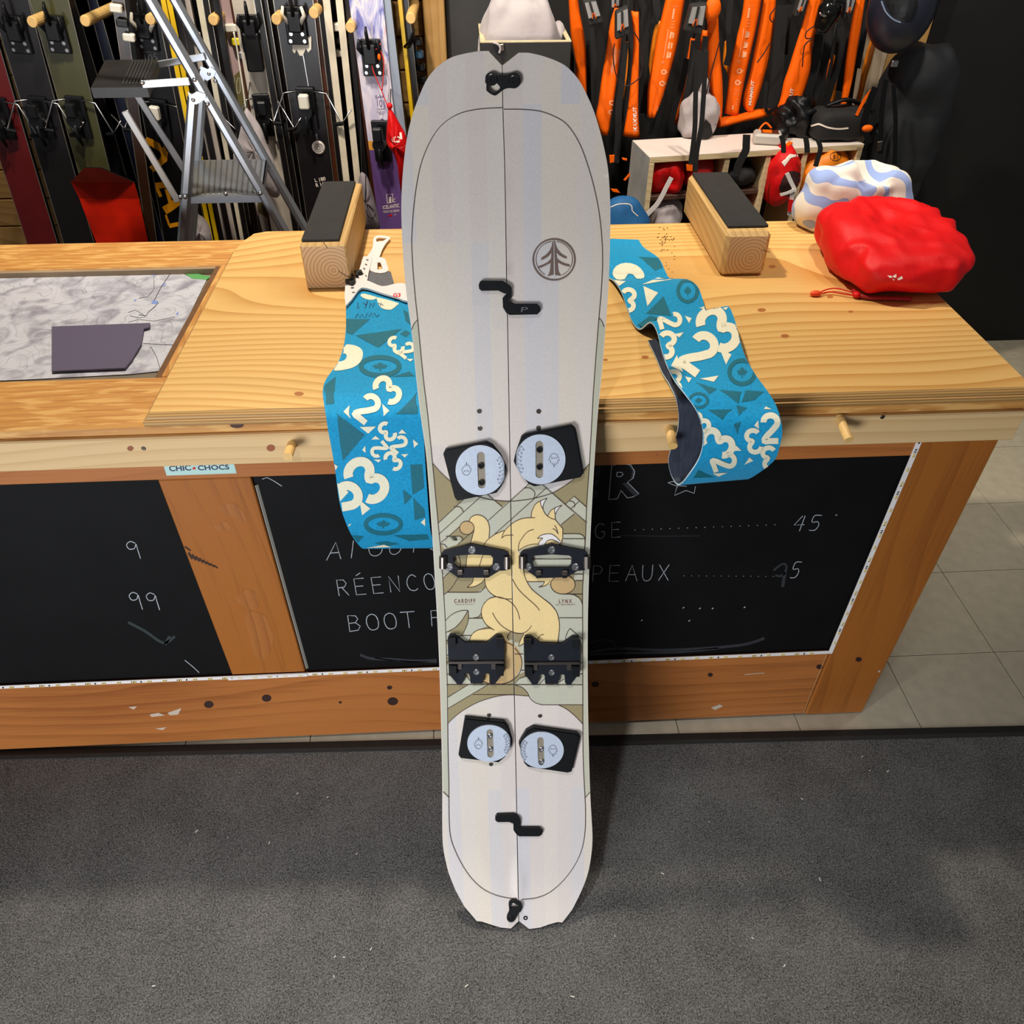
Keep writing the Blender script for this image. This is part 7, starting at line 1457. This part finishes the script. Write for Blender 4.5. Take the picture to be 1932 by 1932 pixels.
# on top of the shelf
def topz(u, v): return atz(u, v, ZC)
t, b_, C = lump('drawstring_bag', 'white bag with black lettering standing on the cubby shelf', 'bag', tuple(topz(1318, 262) + V((0, 0.03, 0.055))), (0.055, 0.045, 0.068), M['whitecloth'], 0.014, 16, 0.75, 11.0, -0.0545)
mb = MB(); print_fill(mb, CA([(1640, 1310), (1700, 1370), (1730, 1480), (1650, 1640), (1590, 1640), (1600, 1450)]), C, 0.002, step=4); mb.build('black_panel', M['web'], b_, recalc=False)
mb = MB(); print_line(mb, sm(CA([(1745, 1370), (1780, 1390), (1790, 1440), (1760, 1470)]), 3), 2, C, 0.002); print_line(mb, sm(CA([(1740, 1500), (1780, 1500), (1800, 1540), (1760, 1580), (1735, 1560)]), 3), 2, C, 0.002); print_line(mb, CA([(1670, 1400), (1680, 1540)]), 3, C, 0.0026); mb.build('bag_lettering', M['black'], b_, kind='stuff', recalc=False)
mb = MB(); mb.tube([topz(1318, 262) + V((0, 0.03, 0.11)), topz(1318, 262) + V((0.004, 0.03, 0.15)), topz(1318, 262) + V((0.0, 0.035, 0.165))], [0.02, 0.012, 0.007], 10); mb.build('bag_neck', M['whitecloth'], t, smooth=True)
# two long black straps hanging in front of the shelf
for pts, wpx, e in ((CA([(1575, 560), (1545, 900), (1535, 1150), (1530, 1400), (1510, 1600), (1480, 1830)]), 9, True), (CA([(1655, 560), (1635, 900), (1620, 1150), (1600, 1400), (1555, 1650), (1530, 1900)]), 9, False)):
    o = strap(pts, wpx, 2.36, label='black strap hanging down in front of the white bag, ' + ('with orange tip' if e else 'without tip'), group=None)
    if e:
        mb = MB(); mb.prism([aty(u, v, 2.358) for u, v in CA([(1435, 1820), (1505, 1825), (1500, 1890), (1440, 1885)])], (0, 0.005, 0)); q_ = mb.build('strap_tip', M['orange'], o)
for pts, wpx, lb in ((CBx([(285, 1480), (280, 1580), (275, 1650), (230, 1740), (190, 1830), (170, 1920)]), 14, 'wide black strap draped over the shelf edge at the second cubby'), (CBx([(660, 1490), (685, 1560), (690, 1680)]), 9, 'black strap draped over the shelf edge at the third cubby'), (CBx([(930, 1500), (945, 1580), (950, 1680)]), 10, 'black strap draped over the shelf edge right of the beacon'), (CBx([(1070, 1540), (1095, 1640), (1060, 1760), (1040, 1830)]), 9, 'black strap draped over the shelf edge at the orange sack')):
    strap(pts, wpx, 2.385, label=lb, group=None)
# lying sleeve, beacon, tangle, case
q = CBx([(-30, 1420), (710, 1300), (735, 1385), (10, 1490)])
mb = MB(); P = [topz(*CBx([(0, 1490)])[0]) + V((0.0, 0.06, 0.02)), topz(*CBx([(720, 1395)])[0]) + V((0, 0.05, 0.045))]
mb.tube([P[0].lerp(P[1], k / 8) for k in range(9)], [0.021 + 0.002 * math.sin(k * 1.7) for k in range(9)], 14, flat=0.6); o = thing('probe_sleeve', 'orange sleeve lying along the back of the cubby top', 'gear sleeve', tuple(P[0] - V((0, 0, 0.02)))); b_ = mb.build('sleeve_body', M['orange'], o, smooth=True); C = caster(mb.bvh())
mb = MB()
for k in range(6): print_line(mb, CBx([(170 + k * 75, 1405 - k * 14), (215 + k * 75, 1396 - k * 14)]), 2.2, C, 0.001)
mb.build('sleeve_print', bpy.data.materials['sleeve_ink'], b_, kind='stuff', recalc=False)
bt = thing('transceiver', 'grey and orange beacon lying face up on the cubby top', 'beacon', tuple(topz(*CBx([(520, 1600)])[0])), 'grey beacons on the gear wall')
bc = topz(*CBx([(520, 1590)])[0]) + V((0, 0.02, 0.016)); tx_ = V((1, -0.25, 0)).normalized(); ty_ = V((0.25, 1, 0)).normalized()
mb = MB(); mb.obox(bc, tx_, ty_, (0, 0, 1), (0.042, 0.03, 0.015), 0.006); mb.build('case', mat('beacon_pale', (190, 184, 176), 0.4), bt)
mb = MB(); mb.obox(bc + V((0.004, 0, 0.0155)), tx_, ty_, (0, 0, 1), (0.026, 0.018, 0.0012)); mb.build('screen', mat('beacon_screen', (90, 44, 30), 0.2), bt)
mb = MB(); mb.obox(bc + V((-0.004, 0, 0.017)), tx_, ty_, (0, 0, 1), (0.013, 0.014, 0.001)); mb.build('orange_label', M['orange'], bt)
mb = MB(); mb.tube(catmull([bc + V((-0.02, 0.03, 0.014)), bc + V((0.0, 0.04, 0.03)), bc + V((0.02, 0.034, 0.016))], 4), 0.003, 6); mb.build('orange_loop', M['orange'], bt, smooth=True)
lump('harness', 'tangled black harness with buckles on the cubby top', 'harness', tuple(topz(1500, 262) + V((0.01, 0.05, 0.05))), (0.06, 0.05, 0.052), M['black'], 0.03, 22, 0.9, 1.3, -0.0495)
mb = MB(); mb.blob(topz(1476, 268) + V((0, 0.02, 0.02)), (0.022, 0.02, 0.02), 14, 10); o = mb.build('buckle', M['black'], smooth=True); tag(o, 'round black buckle beside the beacon on the cubby top', 'buckle'); recenter(o)
mb = MB(); mb.prism([topz(u, v) + V((0, 0, 0.004)) for u, v in [(1481, 277), (1488, 271), (1495, 274), (1487, 280)]], (0, 0, 0.004)); o = mb.build('strap_end', M['orange']); tag(o, 'orange strap tip lying by the beacon on the shelf', 'strap'); recenter(o)
pcx = topz(1588, 272) + V((0, 0.06, 0.045)); pc = thing('zip_case', 'black zipped case with white zipper trim on the right of the cubby top', 'case', tuple(pcx - V((0, 0, 0.045))))
mb = MB(); mb.blob(pcx, (0.085, 0.055, 0.045), 40, 24, lambda q, d: q - d * wrinkle(q, 0.006, 14, 2.0), power=0.5); mb.build('case_body', M['web'], pc, smooth=True); C = caster(mb.bvh())
mb = MB(); print_band(mb, sm(CBx([(990, 1385), (1060, 1365), (1090, 1365), (1180, 1400), (1290, 1415), (1400, 1405)]), 4), 3.2, C, 0.001, 3); mb.build('zipper', M['print_white'], pc, recalc=False)
mb = MB(); mb.tube(catmull([pcx + V((-0.05, 0.01, 0.045)), pcx + V((0.0, 0.0, 0.065)), pcx + V((0.06, 0.01, 0.05)), pcx + V((0.1, 0, 0.03))], 4), [0.012] * 13, 8, flat=0.5); mb.build('case_handle', M['black'], pc, smooth=True)
mb = MB(); mb.blob(aty(*CBx([(1610, 1410)])[0], 2.45), (0.017, 0.008, 0.010), 12, 8); mb.build('orange_pull', M['orange'], pc, smooth=True)
# blue skin bundle low beside the shelf
def bundle():
    c = aty(1180, 398, 2.30); return lump('skin_bundle', 'folded blue climbing skin low between splitboard and cubby shelf', 'climbing skin', (c.x + 0.0, c.y, c.z - 0.06), (0.075, 0.05, 0.10), mat('bundle_blue', (10, 86, 140), 0.7, noise=0.15, nscale=60), 0.012, 9, 0.9, 4.4)
t, b_, C = bundle(); mb = MB(); print_line(mb, sm([(1152, 391), (1168, 385), (1186, 385), (1192, 390), (1193, 398), (1204, 408)], 3), 1.4, C, 0.001); mb.build('pale_edge', M['print_white'], b_, recalc=False)
# --- backpack and helmet at the right
bpk = thing('backpack', 'black backpack hanging at the right end of the gear wall', 'backpack', tuple(aty(1690, 330, 2.58)))
pc_ = aty(1705, 215, 2.60)
mb = MB(); mb.blob(pc_ + V((0.03, 0.02, -0.05)), (0.115, 0.085, 0.24), 40, 30, lambda q, d: q - d * wrinkle(q, 0.014, 9, 3.3), power=0.7); mb.build('pack_body', mat('pack_black', (30, 32, 36), 0.65, noise=0.15, nscale=20, bump=0.2, bscale=300), bpk, smooth=True)
for pts, wpx in (([(1652, 165), (1640, 195), (1632, 235), (1640, 270)], 12), ([(1672, 150), (1664, 210), (1662, 290)], 9), ([(1686, 160), (1690, 230), (1688, 310)], 8)): strap(pts, wpx, 2.49, M['black'], 'pack_strap', parent=bpk)
strap(CBx([(1690, 960), (1590, 1080), (1490, 1270)]), 5, 2.50, M['orange'], 'orange_piping', parent=bpk)
mb = MB(); mb.obox(aty(1659, 275, 2.48), (1, 0, 0.15), (0, 1, 0), (-0.15, 0, 1), (0.008, 0.004, 0.014), 0.002); mb.build('buckle', M['dsteel'], bpk)
mb = MB(); mb.obox(aty(1688, 120, 2.48), (1, 0, 0), (0, 1, 0), (0, 0, 1), (0.010, 0.004, 0.008), 0.002); mb.build('buckle', M['steel'], bpk)
hl = thing('helmet', 'dark navy ski helmet hanging at the top right corner', 'helmet', tuple(aty(1700, 80, 2.52)))
hc = aty(1702, 12, 2.52); mb = MB(); mb.blob(hc, (0.088, 0.10, 0.115), 36, 24); mb.build('helmet_shell', mat('helmet_navy', (30, 33, 44), 0.35), hl, smooth=True)
C = caster(mb.bvh()); mb = MB(); print_band(mb, sm([(1664, 2), (1672, 22), (1686, 36), (1700, 42)], 4), 3, C, 0.002, 3); mb.build('helmet_rim', mat('rim_blue', (110, 126, 150), 0.4), hl, recalc=False)
mb = MB(); print_fill(mb, sm([(1672, -6), (1678, 18), (1692, 32), (1720, 36), (1730, 0), (1700, -20)], 3, True), C, 0.003, step=5); mb.build('helmet_lining', M['black'], hl, recalc=False)
